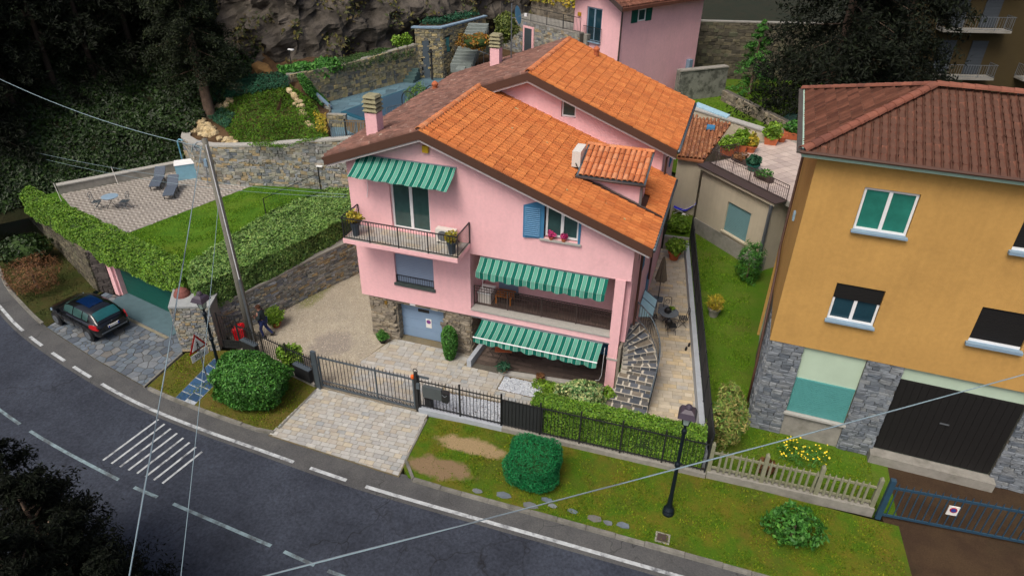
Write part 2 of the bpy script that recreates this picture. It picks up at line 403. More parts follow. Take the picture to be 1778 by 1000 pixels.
m_blue = mat('blue_shutter', S('#3c7aa3'), .55, .06)
m_teal = mat('teal_roller', S('#4f9391'), .6, .05)
m_dgreen = mat('dark_green_door', S('#0c5348'), .55, .08)
m_black = mat('black_plastic', S('#17181a'), .5, .05)
m_terracotta = mat('terracotta', S('#b2613c'), .8, .12, 8)
m_pot_grey = mat('slate_pot', S('#3a4650'), .6, .08)
m_soil = mat('soil', S('#4b3626'), .95, .3, 8, .5, 20)
m_asphalt = None
m_hedge = mat('hedge_leaves', [S('#456f18'), S('#608a22'), S('#345818'), S('#7c9c32'), S('#507d1e')], .55, .25, 1.2, rnd=.25, spec=.35)
m_hedge_l = mat('laurel_leaves', [S('#47702a'), S('#6d9044'), S('#365c22'), S('#8aa356'), S('#55803a')], .5, .25, .9, rnd=.25, spec=.4)
m_bush = mat('bush_leaves', [S('#2f6424'), S('#47802f'), S('#225019'), S('#5b9138')], .55, .22, 1.2, rnd=.25, spec=.35)
m_emerald = mat('emerald_conifer', [S('#12693a'), S('#1b7f45'), S('#0d5530'), S('#2a9152')], .6, .2, 1.2, rnd=.2, spec=.3)
m_lime = mat('lime_leaves', [S('#5f8820'), S('#7a9f2c'), S('#486e1a'), S('#90ac40')], .55, .2, 1.2, rnd=.25, spec=.35)
m_yellowleaf = mat('yellow_leaves', [S('#a08a1e'), S('#bba42c'), S('#7f8a22'), S('#8f7420')], .6, .2, 1.2, rnd=.25)
m_rust = mat('rusty_twigs', [S('#694328'), S('#7a5230'), S('#523823'), S('#8a6238')], .7, .2, 2, rnd=.25)
m_ivy = mat('ivy_leaves', [S('#182a0e'), S('#243c13'), S('#12200b'), S('#304a17')], .5, .3, .5, rnd=.3, spec=.35)  # dark ivy green, deepened further to stand in for corner vignette
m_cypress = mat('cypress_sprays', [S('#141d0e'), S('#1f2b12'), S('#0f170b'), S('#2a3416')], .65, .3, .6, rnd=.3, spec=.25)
m_darkcon = mat('dark_conifer_sprays', [S('#10160d'), S('#171f10'), S('#0b100a'), S('#1d2713')], .7, .3, .6, rnd=.3, spec=.2)  # conifer green darkened so the colour carries the vignette shading
m_juniper = mat('juniper_sprays', [S('#3a5f10'), S('#4f7816'), S('#2b4a0e'), S('#68891d')], .6, .3, .7, rnd=.25, spec=.25)
m_bluejun = mat('blue_juniper', [S('#1f4a34'), S('#2b5c42'), S('#17382a'), S('#3b6b4c')], .65, .25, .8, rnd=.25, spec=.25)
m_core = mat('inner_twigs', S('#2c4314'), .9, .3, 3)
m_darkbark = mat('dark_bark', S('#332a22'), .95, .35, 5, .8, 14)
m_kerb = mat('kerb_granite', S('#77766f'), .9, .2, 3, .5, 25, rnd=.12, stain=(S('#4c4d42'), 2.0, .48, .66, .6))
m_bark = mat('bark', S('#6f5d4e'), .95, .35, 5, .8, 14)
m_greybark = mat('dead_twig', S('#6a6046'), .95, .25, 5)
m_flower = mat('magenta_petals', [S('#b31f6a'), S('#d4417f'), S('#8e1a56')], .6, .1, 3, rnd=.2)
m_yflower = mat('yellow_petals', [S('#e8c81e'), S('#f0d93a')], .6, .1, 3)
m_grassblade = mat('grass_blades', [S('#517c16'), S('#688e1e'), S('#3f6613'), S('#829c2a')], .7, .2, .6, rnd=.25, spec=.2)
m_moss = mat('moss_blades', [S('#4f7010'), S('#6c8316'), S('#3c5c0c'), S('#8c8c24')], .75, .25, .6, rnd=.25, spec=.2)
m_pebble = mat('white_pebble', [S('#b3bac2'), S('#9aa2ab'), S('#c8ced3'), S('#828a95')], .7, .08, 6, rnd=.1)
m_gravelst = mat('gravel_chip', [S('#aea592'), S('#968e7d'), S('#c0b8a8'), S('#7f796d'), S('#a49b8e')], .85, .1, 6, rnd=.15)
m_slab = mat('quartzite_slab', [S('#a8a8a2'), S('#b2b2ac'), S('#9d9e9b'), S('#b2aa96'), S('#a6a8a6'), S('#aaa292'), S('#989e9f')], .7, .12, 4, .2, 25, rnd=.06)
m_slate = mat('slate_flag', [S('#56616d'), S('#66717b'), S('#4a5460'), S('#767b7e'), S('#5b6872'), S('#6f6d68')], .6, .2, 4, .3, 18, rnd=.14)
m_blueslab = mat('blue_slate_slab', [S('#2c4f75'), S('#274566'), S('#345a80'), S('#233d5c')], .55, .18, 4, .2, 20, rnd=.12)
m_stepstone = mat('dark_step_stone', [S('#4b525b'), S('#5b6068'), S('#3d444e'), S('#6b675f'), S('#555a60'), S('#7a7162')], .7, .2, 5, .4, 18, rnd=.14)
m_deck = mat('dark_plank_tile', [S('#5a4f48'), S('#665a52'), S('#4f4640'), S('#6f625a')], .6, .15, 5, .1, 30, rnd=.12)
m_red = mat('red_plastic', S('#cf1420'), .4, .05)
m_signred = mat('sign_red', S('#b3161d'), .4, .04)
m_signwhite = mat('sign_white', S('#e4e4e0'), .5, .04)
m_signblack = mat('sign_black', S('#101010'), .5, 0)
m_paint = mat('road_paint', S('#b0b6b8'), .8, .25, 5, stain=(S('#44464c'), 3.0, .5, .66, .8))
m_paint_old = mat('worn_road_paint', S('#7b9096'), .85, .25, 5, stain=(S('#45484c'), 2.2, .46, .62, .85))
m_cream = mat('cream_render', S('#bfb6a0'), .9, .06, 1.2, .2, 50, spec=.2, fine=.03, streak=.05)
m_ochrewall = mat('ochre_render', S('#bf9656'), .9, .07, .5, .4, 45, spec=.2, fine=.05, stain=(S('#8f6f42'), .8, .56, .85, .4), streak=.03)
m_greenwhite = mat('pale_green_render', S('#b4c9b4'), .9, .06, 1.2, .2, 50, spec=.2)
m_ogutter = mat('pale_green_gutter', S('#a8c6b4'), .6, .06, 2)
m_rock = mat('cliff_rock', S('#575149'), .95, .4, 1.6, 1.0, 5.0, stain=(S('#26221a'), .8, .45, .58, .85), fine=.35)
m_wood = mat('wood', S('#8a5a34'), .7, .2, 6)
m_red_cloth = mat('magenta_cloth', S('#a5296e'), .8, .1)
m_bluecloth = mat('blue_cloth', S('#1722b8'), .8, .1)
m_tealcloth = mat('teal_cloth', S('#0f7a6c'), .8, .1)
m_taupe = mat('taupe_canvas', S('#6d6355'), .9, .12, 4)
m_acwhite = mat('ac_white', S('#d8d5cd'), .5, .04)
m_canopyglass = mat('pale_blue_polycarbonate', S('#a9d6e2'), .2, .08, 2, spec=.6)
m_skin = mat('skin', S('#c58f78'), .6, .05); m_hair = mat('brown_hair', S('#6a4530'), .7, .2, 20)
m_navy = mat('navy_cloth', S('#1d2c5e'), .85, .15, 8); m_jacket = mat('dark_jacket', S('#1c2a30'), .8, .15, 8)
m_car = mat('black_car_paint', S('#0c0f14'), .18, .04, 2, metal=.3, spec=.6, coat=.7)
m_cable = mat('cable', S('#8298a0'), .5, .1, 3)
m_wall_old = mat('weathered_plaster', S('#7d8076'), .95, .2, 2, .5, 12, stain=(S('#3c3f38'), 1.6, .45, .6, .8))
m_pooltile = mat('blue_grey_deck', [S('#56707c'), S('#61808c'), S('#4d6672')], .6, .12, 3, rnd=.1)
m_water = mat('covered_pool', S('#3a5468'), .35, .1, 1)
m_poolblue = mat('pool_liner', S('#1f5468'), .5, .1, 2)
m_aptwall = mat('vignetted_yellow_render', S('#3f3418'), .95, .1, 1.0)  # yellow render darkened in its colour to imitate the vignetted corner
m_aptgrey = mat('grey_blind', S('#3b4248'), .8, .08, 2)  # blinds darkened likewise, vignette put into the colour

def stripes(name, period, ph=0.0):
    m = bpy.data.materials.new(name); m.use_nodes = True; N = m.node_tree.nodes; L = m.node_tree.links; b = N['Principled BSDF']; b.inputs['Roughness'].default_value = .85
    b.inputs['Specular IOR Level'].default_value = .2
    tc = N.new('ShaderNodeTexCoord'); sp = N.new('ShaderNodeSeparateXYZ'); L.new(tc.outputs['Object'], sp.inputs[0])
    a = N.new('ShaderNodeMath'); a.operation = 'MULTIPLY_ADD'; a.inputs[1].default_value = 1/period; a.inputs[2].default_value = ph+20; L.new(sp.outputs[0], a.inputs[0])
    f = N.new('ShaderNodeMath'); f.operation = 'FRACT'; L.new(a.outputs[0], f.inputs[0])
    cr = N.new('ShaderNodeValToRGB'); cr.color_ramp.interpolation = 'CONSTANT'; e = cr.color_ramp.elements
    dk, lt, wh = S('#085f52'), S('#559784'), S('#b9d3c6')
    seq = [(0, dk), (.44, wh), (.475, lt), (.68, S('#62a28d')), (.7, lt), (.935, wh), (.97, dk)]
    while len(e) < len(seq): e.new(.5)
    for i, (p, c) in enumerate(seq): e[i].position = p; e[i].color = (*c, 1)
    L.new(f.outputs[0], cr.inputs[0])
    no = N.new('ShaderNodeTexNoise'); no.inputs['Scale'].default_value = 2.5; L.new(tc.outputs['Object'], no.inputs[0])
    r = N.new('ShaderNodeMapRange'); r.inputs[3].default_value = .82; r.inputs[4].default_value = 1.12; L.new(no.outputs[0], r.inputs[0])
    mx = N.new('ShaderNodeMix'); mx.data_type = 'RGBA'; mx.blend_type = 'MULTIPLY'; mx.inputs[0].default_value = 1; L.new(cr.outputs[0], mx.inputs[6]); L.new(r.outputs[0], mx.inputs[7]); L.new(mx.outputs[2], b.inputs['Base Color'])
    return m
m_awn1 = stripes('awning_stripes_wide', .33, .2); m_awn2 = stripes('awning_stripes', .335, .1); m_awn3 = stripes('awning_stripes_low', .335, .55)

def ground_mat(name, cols, scale=.8, thr=(.4, .62), bare=None, bump=.5, crack=None, fine=.2, rough=.95):
    """two colours mixed by noise, plus bare patches (x, y, rx, ry) of a third colour with ragged rims"""
    m = bpy.data.materials.new(name); m.use_nodes = True; N = m.node_tree.nodes; L = m.node_tree.links; b = N['Principled BSDF']; b.inputs['Roughness'].default_value = rough; b.inputs['Specular IOR Level'].default_value = .25
    tc = N.new('ShaderNodeTexCoord'); co = tc.outputs['Object']
    def noise(s, d=8):
        n = N.new('ShaderNodeTexNoise'); n.inputs['Scale'].default_value = s; n.inputs['Detail'].default_value = d; n.inputs['Roughness'].default_value = .65; L.new(co, n.inputs[0]); return n.outputs[0]
    def rng(v, lo, hi, a, b_):
        r = N.new('ShaderNodeMapRange'); r.inputs[1].default_value = lo; r.inputs[2].default_value = hi; r.inputs[3].default_value = a; r.inputs[4].default_value = b_; L.new(v, r.inputs[0]); return r.outputs[0]
    def mix(f, c1, c2, bt='MIX'):
        x = N.new('ShaderNodeMix'); x.data_type = 'RGBA'; x.blend_type = bt
        if isinstance(f, float): x.inputs[0].default_value = f
        else: L.new(f, x.inputs[0])
        for k, c in ((6, c1), (7, c2)):
            if isinstance(c, tuple): x.inputs[k].default_value = (*c, 1)
            else: L.new(c, x.inputs[k])
        return x.outputs[2]
    def mth(op, a, b_):
        x = N.new('ShaderNodeMath'); x.operation = op
        for k, c in ((0, a), (1, b_)):
            if isinstance(c, (int, float)): x.inputs[k].default_value = c
            else: L.new(c, x.inputs[k])
        return x.outputs[0]
    c = mix(rng(noise(scale), thr[0], thr[1], 0, 1), cols[0], cols[1])
    if len(cols) > 2: c = mix(rng(noise(scale*.35, 5), .52, .7, 0, .75), c, cols[2])
    for (bx, by, rx, ry, col) in (bare or []):
        mp = N.new('ShaderNodeMapping'); mp.vector_type = 'POINT'; mp.inputs['Location'].default_value = (-bx/rx, -by/ry, 0); mp.inputs['Scale'].default_value = (1/rx, 1/ry, 0); L.new(co, mp.inputs[0])
        ln = N.new('ShaderNodeVectorMath'); ln.operation = 'LENGTH'; L.new(mp.outputs[0], ln.inputs[0])
        c = mix(rng(mth('ADD', ln.outputs['Value'], mth('MULTIPLY', mth('SUBTRACT', noise(1.7), .5), 1.6)), .75, 1.1, 1, 0), c, col)
    if crack:
        for sc_, wd in crack:
            no = N.new('ShaderNodeTexNoise'); no.inputs['Scale'].default_value = 1.4; L.new(co, no.inputs[0])
            va = N.new('ShaderNodeVectorMath'); va.operation = 'MULTIPLY_ADD'; va.inputs[1].default_value = (.9, .9, .9); L.new(no.outputs[1], va.inputs[0]); L.new(co, va.inputs[2])
            vo = N.new('ShaderNodeTexVoronoi'); vo.feature = 'DISTANCE_TO_EDGE'; vo.inputs['Scale'].default_value = sc_; L.new(va.outputs[0], vo.inputs['Vector'])
            g = mth('MULTIPLY', rng(vo.outputs[0], 0, wd, 1, 0), rng(noise(.25, 2), .48, .62, 0, .7)); c = mix(g, c, (.012, .012, .013))
    c = mix(1.0, c, rng(noise(scale*22, 4), .3, .7, 1-fine, 1+fine), 'MULTIPLY')
    L.new(c, b.inputs['Base Color'])
    bp = N.new('ShaderNodeBump'); bp.inputs['Strength'].default_value = bump; bp.inputs['Distance'].default_value = .03; L.new(noise(scale*25, 4), bp.inputs['Height']); L.new(bp.outputs[0], b.inputs['Normal'])
    return m
SAND = S('#93805f')
m_asphalt = ground_mat('asphalt', [S('#30353f'), S('#3d434e'), S('#272b34')], .45, (.35, .65), crack=[(.35, .014), (.9, .012)], bump=.5, fine=.32)  # blue-grey asphalt, its tone also lowered to imitate vignetted frame edges
m_asphalt2 = ground_mat('patched_asphalt', [S('#4e4f50'), S('#595a59'), S('#444546')], .9, (.35, .65), crack=[(.6, .012)], bump=.4, fine=.22)
m_verge = ground_mat('mossy_verge', [S('#42600c'), S('#5f5e18'), S('#52491f')], .9, (.42, .62), bare=[(7.35, -5.15, 1.5, .42, SAND), (6.6, -6.6, 1.35, .5, S('#7d6a50'))])
m_island = ground_mat('dry_verge', [S('#51561a'), S('#5c5224'), S('#6b5c30')], .9, (.4, .6))
m_lawn = ground_mat('lawn_ground', [S('#3b640f'), S('#4c7017'), S('#5c6f1d')], .7, (.4, .62))
m_lawn2 = ground_mat('rough_lawn_ground', [S('#46680f'), S('#566a1e'), S('#5b5a28')], .7, (.42, .62))
m_darkearth = ground_mat('dark_earth', [S('#3a2c20'), S('#453626'), S('#2f2a1c')], .9)
m_leftgrass = ground_mat('dim_grass', [S('#333c14'), S('#40391c'), S('#2c3214')], .9)
m_gravel = ground_mat('gravel', [S('#a29a88'), S('#aea694'), S('#969284')], 1.2, (.35, .65), bump=.9, fine=.35, bare=[(-1.2, -1.2, 1.0, 1.0, S('#918a80')), (-4.2, 2.2, .5, 1.5, S('#8a8a62'))])
m_joint = ground_mat('paving_joint', [S('#7d7560'), S('#6c6654'), S('#7a6a48')], 1.5, fine=.2)
m_joint_d = ground_mat('dark_paving_joint', [S('#4a4a44'), S('#5c584c'), S('#6a6248')], 1.5, fine=.25)
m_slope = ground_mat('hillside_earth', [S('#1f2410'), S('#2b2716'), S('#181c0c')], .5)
m_bed = ground_mat('planting_bed', [S('#4a3826'), S('#5a4630'), S('#3c3020')], 1.5)

# ================================================================== GROUND, ROAD, PAVEMENTS
ZR = -.07
struct(MB().box(-150, 150, -120, 200, -.6, -.3), 'ground', ground_mat('wooded_ground', [S('#22281a'), S('#2b2a1c'), S('#1b2214')], .5))
KERB = [(-36, 9.0), (-28, 2.9), (-20.93, -1.82), (-17.6, -3.45), (-14.54, -4.63), (-10.5, -5.75), (-6.8, -6.57), (-3.5, -6.98), (-.35, -7.2), (2.6, -7.4), (5.4, -7.5), (12, -7.5), (16.7, -7.5), (24, -7.45), (45, -7.2)]
def offs(P, d):
    o = []
    for k, p in enumerate(P):
        a, b = P[max(k-1, 0)], P[min(k+1, len(P)-1)]; L = math.hypot(b[0]-a[0], b[1]-a[1]); o.append((p[0]+(b[1]-a[1])/L*d, p[1]-(b[0]-a[0])/L*d))
    return o
def dens(P, n=6):
    o = []
    for k in range(len(P)-1):
        p0, p1, p2, p3 = P[max(k-1, 0)], P[k], P[k+1], P[min(k+2, len(P)-1)]
        for j in range(n):
            t = j/n; o.append(tuple(.5*(2*p1[i]+(p2[i]-p0[i])*t+(2*p0[i]-5*p1[i]+4*p2[i]-p3[i])*t*t+(3*p1[i]-p0[i]-3*p2[i]+p3[i])*t**3) for i in (0, 1)))
    return o+[P[-1]]
KD = dens(KERB)
def strip(mb, P, d0, d1, z):
    A, B = offs(P, d0), offs(P, d1); mb.grid([[(x, y, z) for x, y in B], [(x, y, z) for x, y in A]]); return mb
road = struct(strip(MB(), KD, 0.0, 8.2, ZR), 'road', m_asphalt)
struct(strip(MB(), KD, -.25, .95, ZR+.004), 'road_edge', m_asphalt2, road)
def kd_between(x0, x1): return [p for p in KD if x0 <= p[0] <= x1]
# painted lines
def sub(P, s0, s1):
    """part of polyline between arc lengths"""
    o = []; acc = 0
    for a, b in zip(P, P[1:]):
        L = math.hypot(b[0]-a[0], b[1]-a[1])
        for t in (0, .25, .5, .75):
            s = acc+L*t
            if s0 <= s <= s1: o.append((a[0]+(b[0]-a[0])*t, a[1]+(b[1]-a[1])*t))
        acc += L
    return o
def arcx(P, x):
    acc = 0
    for a, b in zip(P, P[1:]):
        L = math.hypot(b[0]-a[0], b[1]-a[1])
        if a[0] <= x <= b[0]: return acc+L*(x-a[0])/(b[0]-a[0])
        acc += L
    return acc
for x0, x1 in ((-30, -15.2), (-14.6, -13.3), (-12.7, -11.4), (-10.9, -9.4), (-8.9, 1.4), (2.1, 3.7), (4.4, 45)):
    struct(strip(MB(), sub(KD, arcx(KD, x0), arcx(KD, x1)), .66, .80, ZR+.008), 'edge_line', m_paint, road)
CL = dens([(-22, -6.2), (-15.5, -8.4), (-9.5, -9.96), (-4.25, -10.82), (-1.48, -11.08), (2.75, -11.44), (5.65, -11.67), (12, -11.75), (24, -11.7)])
for x0, x1 in ((-13.5, -9.9), (-9.3, -4.0), (-3.4, -2.2), (-1.5, 2.8), (3.2, 4.6), (4.9, 9.0), (10.5, 14.5), (16, 20)):
    struct(strip(MB(), sub(CL, arcx(CL, x0), arcx(CL, x1)), -.06, .06, ZR+.008), 'centre_line', m_paint_old, road)
for k in range(8):   # rumble stripes across the lane
    t = k/7; a = Z(275-t*0+76*t, 728+56*t, ZR); b_ = Z(179+103*t, 799+40*t, ZR)
    d = (b_-a)/np.linalg.norm(b_-a); n = np.array([-d[1], d[0], 0])*.045
    MB().face(*[tuple(p+np.array([0, 0, .008])) for p in (a-n, b_-n, b_+n, a+n)][::1]).build('rumble_stripe', m_paint, road)
# kerb stones
def kerbstones(name, P, z0, z1, wid, lab, step=1.0, m=None, rag=.022):
    root = thing(name, lab, 'kerb', (P[0][0], P[0][1], z0)); root['kind'] = 'structure'
    fn, L = poly_path(P); s = 0
    while s < L-.05:
        l = min(R.uniform(step*.7, step*1.3), L-s); a = fn(s+.008); b = fn(s+l-.008); n = (-math.sin(a[2]), math.cos(a[2])); n2 = (-math.sin(b[2]), math.cos(b[2])); t = z1+R.uniform(-rag, rag)
        MB().hexa([(a[0], a[1], z0), (b[0], b[1], z0), (b[0]+n2[0]*wid, b[1]+n2[1]*wid, z0), (a[0]+n[0]*wid, a[1]+n[1]*wid, z0)],
                  [(a[0]+n[0]*.02, a[1]+n[1]*.02, t), (b[0]+n2[0]*.02, b[1]+n2[1]*.02, t), (b[0]+n2[0]*wid, b[1]+n2[1]*wid, t), (a[0]+n[0]*wid, a[1]+n[1]*wid, t)]).build('kerb_stone', m or m_kerb, root)
        s += l
    return root
def nocat(o):
    del o['category']; del o['label']; return o
nocat(kerbstones('kerb', [p for p in KD if -6.8 <= p[0] <= -.5]+[(-.2, -7.1), (-.12, -6.8)], ZR, .02, .15, 'k'))
nocat(kerbstones('kerb', [(5.22, -6.7), (5.25, -7.2), (5.5, -7.46)]+[p for p in KD if 5.8 <= p[0] <= 32], ZR, .025, .16, 'k'))
nocat(kerbstones('kerb', [p for p in KD if -30 <= p[0] <= -14.6], ZR, .02, .15, 'k'))
nocat(kerbstones('kerb', [(-.12, -6.8), (-.02, -4.3)], -.1, .014, .09, 'k', 1.0, rag=.004))
nocat(kerbstones('kerb', [(5.02, -4.35), (5.22, -6.7)], -.1, .014, .09, 'k', 1.0, rag=.004))
nocat(kerbstones('kerb', [(-6.98, -6.5), (-7.12, -4.05)], -.1, .014, .09, 'k', 1.0, rag=.004))

# driveway of quartzite slabs outside the gate
DW = [(-.08, -4.12), (-.1, -6.9), (-.3, -7.25), (5.35, -7.52), (5.2, -6.8), (5.02, -4.3)]
drv = struct(MB().prism([(-.08, -4.1), (-.36, -7.2), (5.38, -7.45), (5.02, -4.1)], -.3, -.012), 'driveway', m_joint)
paving(slabs([(-.08, -4.12), (-.34, -7.18), (5.33, -7.42), (5.0, -4.12)], (.17, .23), (.22, .42), math.radians(3), R), 0.004, .05, 'slab', m_slab, drv, 300)
# courtyard: gravel, paving, pebble beds
gr = struct(MB().prism([(-6.1, -2.3), (-4.7, -3.0), (-.1, -4.04), (5.2, -4.02), (16, -3.7), (15.5, -.5), (12, 0), (5.3, 2.5), (0.2, 3), (0, 12), (-.5, 12), (-3.3, 5.0)], -.3, -.016), 'courtyard', m_gravel)
pebbles('gravel', [(-6.0, -2.35), (-4.7, -2.95), (-.1, -4.0), (1.1, -3.9), (.9, -1.6), (1.3, .1), (0.2, .15), (0, 9), (-1.8, 8.5), (-3.25, 4.95)], 9000, -.014, .026, m_gravelst, gr)
CP = [(1.38, .12), (.75, -1.9), (1.05, -3.95), (4.75, -3.95)]
pav = struct(MB().prism([(1.36, .5), (.74, -1.9), (1.04, -3.98), (4.75, -3.98), (5.0, -2.55), (9.2, -2.4), (9.3, -.7), (5.4, -.7), (5.35, .5)], -.1, -.006), 'courtyard_paving', m_joint)
pp = slabs([(1.38, .12), (.76, -1.9), (1.06, -3.95), (4.72, -3.95), (5.3, .12)], (.2, .27), (.28, .52), math.radians(4), R)
pp += slabs([(5.0, -.68), (5.0, -2.5), (7.1, -2.42), (7.1, -.72)], (.2, .27), (.28, .52), math.radians(4), R)
pp += slabs([(7.12, -1.75), (7.12, -2.42), (9.1, -2.4), (9.1, -1.75)], (.2, .27), (.28, .52), math.radians(4), R)
pp = [p for p in pp if len(p) > 2]
paving(pp, .008, .04, 'slab', m_slab, pav, 300)
struct(MB().prism([(1.62, .13), (3.93, .13), (3.93, .56), (1.62, .56)], -.05, .014), 'garage_apron', m_joint)
pb = struct(MB().prism([(7.15, -.76), (9.2, -.76), (8.95, -1.72), (7.15, -1.72)], -.05, .0), 'pebble_bed', m_bed)
pebbles('white_pebbles', [(7.18, -.8), (9.1, -.8), (8.9, -1.68), (7.18, -1.68)], 1500, .004, .045, m_pebble, pb)
pb = struct(MB().prism([(4.95, -2.6), (7.85, -2.46), (8.2, -3.92), (4.72, -3.92)], -.05, .002), 'pebble_bed', m_bed)
pebbles('white_pebbles', [(5.0, -2.65), (7.8, -2.5), (8.1, -3.88), (4.8, -3.88)], 3600, .006, .045, m_pebble, pb)
struct(MB().prism([(8.95, -.7), (12.1, -.3), (12.1, -2.9), (15.9, -3.0), (15.95, -3.8), (8.1, -3.95), (7.8, -2.4), (9.1, -2.4)], -.1, .012), 'planting_bed', m_bed)
# verges
vr = struct(MB().prism([(5.12, -4.2), (5.34, -7.0), (5.7, -7.36), (12, -7.36), (22.6, -7.32), (22.4, -3.9), (16, -3.78), (8, -4.0)], -.3, -.004), 'verge', m_verge)
grass('grass', [(5.15, -4.3), (5.4, -7.1), (12, -7.33), (22.5, -7.3), (22.2, -3.95), (16, -3.9), (8, -4.1)], 26000, -.004, m_moss, 'short mossy green grass growing on the roadside verge', .05, [(7.35, -5.15, 1.5, .45), (6.6, -6.6, 1.35, .55)])
isl = struct(MB().prism([(-7.02, -4.0), (-6.9, -6.42), (-3.5, -6.84), (-.5, -7.02), (-.16, -6.7), (-.14, -4.14), (-4.7, -3.08), (-5.6, -3.3)], -.3, -.004), 'verge_island', m_island)
grass('grass', [(-7.0, -4.1), (-6.85, -6.4), (-3.5, -6.82), (-.5, -7.0), (-.2, -6.7), (-.2, -4.2), (-4.7, -3.2), (-5.6, -3.4)], 9000, -.004, m_moss, 'sparse olive grass on the small island beside the slate path', .045)
pth = struct(MB().prism([xy(304, 691), xy(337, 703), xy(402, 640), xy(372, 622)], -.05, .002), 'slate_path', m_whitewall)
A, B, C_, D_ = [np.array(xy(*p)) for p in ((304, 691), (337, 703), (402, 640), (372, 622))]
pl = []
for j in range(6):
    for i in range(2):
        t0, t1 = j/6+(.06 if i else 0), (j+1)/6+(.06 if i else 0); s0, s1 = i*.5+.015, i*.5+.485
        f = lambda s, t: tuple((A+(B-A)*s)*(1-t)+(D_+(C_-D_)*s)*t)
        pl.append([f(s0, t0+.012), f(s1, t0+.012), f(s1, min(1, t1-.012)), f(s0, min(1, t1-.012))])
paving(pl, .012, .02, 'slate_slab', m_blueslab, pth)
# crazy paving in front of the lower garage
FC = [(-14.45, -1.2), (-14.6, -4.55), (-10.5, -5.68), (-6.98, -6.48), (-7.2, -4.0), (-8.3, -2.4), (-13.45, -1.25)]
fco = struct(MB().prism(FC, -.3, -.014), 'forecourt', m_joint_d)
paving(voronoi(FC, 285, R, .016), .004, .04, 'flagstone', m_slate, fco, 300, .005)
struct(MB().prism([(-13.3, -.75), (-13.55, -2.15), (-8.55, -3.25), (-8.15, -1.9)], -.05, .022), 'garage_ramp', mat('teal_grey_concrete', S('#4d666e'), .9, .15, 3, .2, 20))
struct(MB().prism([(-13.56, -2.2), (-13.58, -2.34), (-8.6, -3.44), (-8.56, -3.3)], -.05, .02), 'stone_edging', m_ochre)
# left grass, right earth drive, right gardens
struct(MB().prism([(-14.6, -1.1), (-14.65, -4.5), (-17.6, -3.3), (-20.9, -1.7), (-28, 3.1), (-36, 9.2), (-36, 14), (-22, 2.6)], -.3, -.006), 'left_verge', m_leftgrass)
grass('grass', [(-14.7, -1.3), (-14.75, -4.4), (-17.6, -3.2), (-22, -1.0), (-26, 2), (-22, 2.4)], 7000, -.006, mat('dim_blades', [S('#33400f'), S('#424a18'), S('#2b3610')], .8, .2, 1, rnd=.2), 'dim rough grass around the rusty bush by the stone wall', .06)
struct(MB().prism([(22.4, -7.3), (45, -7.1), (45, -.5), (22.4, -.3), (21.9, -3.6)], -.3, -.01), 'earth_drive', m_darkearth)
struct(MB().prism([(16.0, -3.6), (22.4, -3.5), (22.4, 0), (18.5, 1), (18.5, 13), (13.6, 17), (13.4, 14), (15.5, -.2)], -.3, -.008), 'garden_lawn', m_lawn2)
grass('grass', [(16.0, -3.5), (18.5, -3.5), (17.3, -.6), (17.3, 6), (17.0, 12.6), (13.7, 16), (13.7, 14), (15.6, 0)], 22000, -.008, m_grassblade, 'bright rough lawn between the terrace wall and the ochre house', .06)
grass('grass', [(18.5, -3.5), (21.8, -3.4), (21.8, -.9), (17.4, -.6)], 6000, -.008, m_moss, 'dull grass strip below the windows of the ochre house', .06)
# side terrace of the pink house
ter = struct(MB().prism([(13.45, -2.95), (15.8, -2.95), (13.6, 13.4), (12.0, 13.4), (12.0, 2.0)], -.3, -.012), 'side_terrace', m_joint)
paving(slabs([(13.5, -2.92), (15.72, -2.92), (13.5, 13.38), (12.02, 13.38), (12.02, 2.05)], (.2, .26), (.32, .6), math.radians(8), R, .006), .004, .05, 'slab', mat('pale_slab', [S('#b4ab98'), S('#bfb6a2'), S('#a59f92'), S('#c4b28e'), S('#adaba4')], .7, .12, 4, .15, 25, rnd=.08), ter, 300)
# ================================================================== BUILDING HELPERS
def wall_strips(mb, xs, zb, zt, openings, y=0.0, rev=.2, flip=False):
    """front-facing wall at y with openings (x0,x1,zb_fn,zt_fn); zb, zt functions of x"""
    fn = lambda q: q if callable(q) else (lambda x: q)
    zb, zt = fn(zb), fn(zt); ops = [(a, b, fn(c), fn(d)) for a, b, c, d in openings]
    cuts = sorted(set([round(x, 4) for x in xs]+[round(v, 4) for o in ops for v in o[:2]]))
    for a, b in zip(cuts, cuts[1:]):
        mid = (a+b)/2; cov = sorted([o for o in ops if o[0] <= mid <= o[1]], key=lambda o: o[2](mid)); e = 1e-5
        lo = (zb(a+e), zb(b-e))
        for o in cov+[None]:
            hi = (o[2](a), o[2](b)) if o else (zt(a+e), zt(b-e))
            if hi[0] > lo[0]+1e-4 or hi[1] > lo[1]+1e-4: mb.face((a, y, lo[0]), (b, y, lo[1]), (b, y, hi[1]), (a, y, hi[0]))
            if o: lo = (o[3](a), o[3](b))
    for x0, x1, c, d in ops:
        mb.face((x0, y, c(x0)), (x0, y+rev, c(x0)), (x0, y+rev, d(x0)), (x0, y, d(x0)))
        mb.face((x1, y, c(x1)), (x1, y, d(x1)), (x1, y+rev, d(x1)), (x1, y+rev, c(x1)))
        mb.face((x0, y, c(x0)), (x1, y, c(x1)), (x1, y+rev, c(x1)), (x0, y+rev, c(x0)))
        mb.face((x0, y, d(x0)), (x0, y+rev, d(x0)), (x1, y+rev, d(x1)), (x1, y, d(x1)))
    return mb
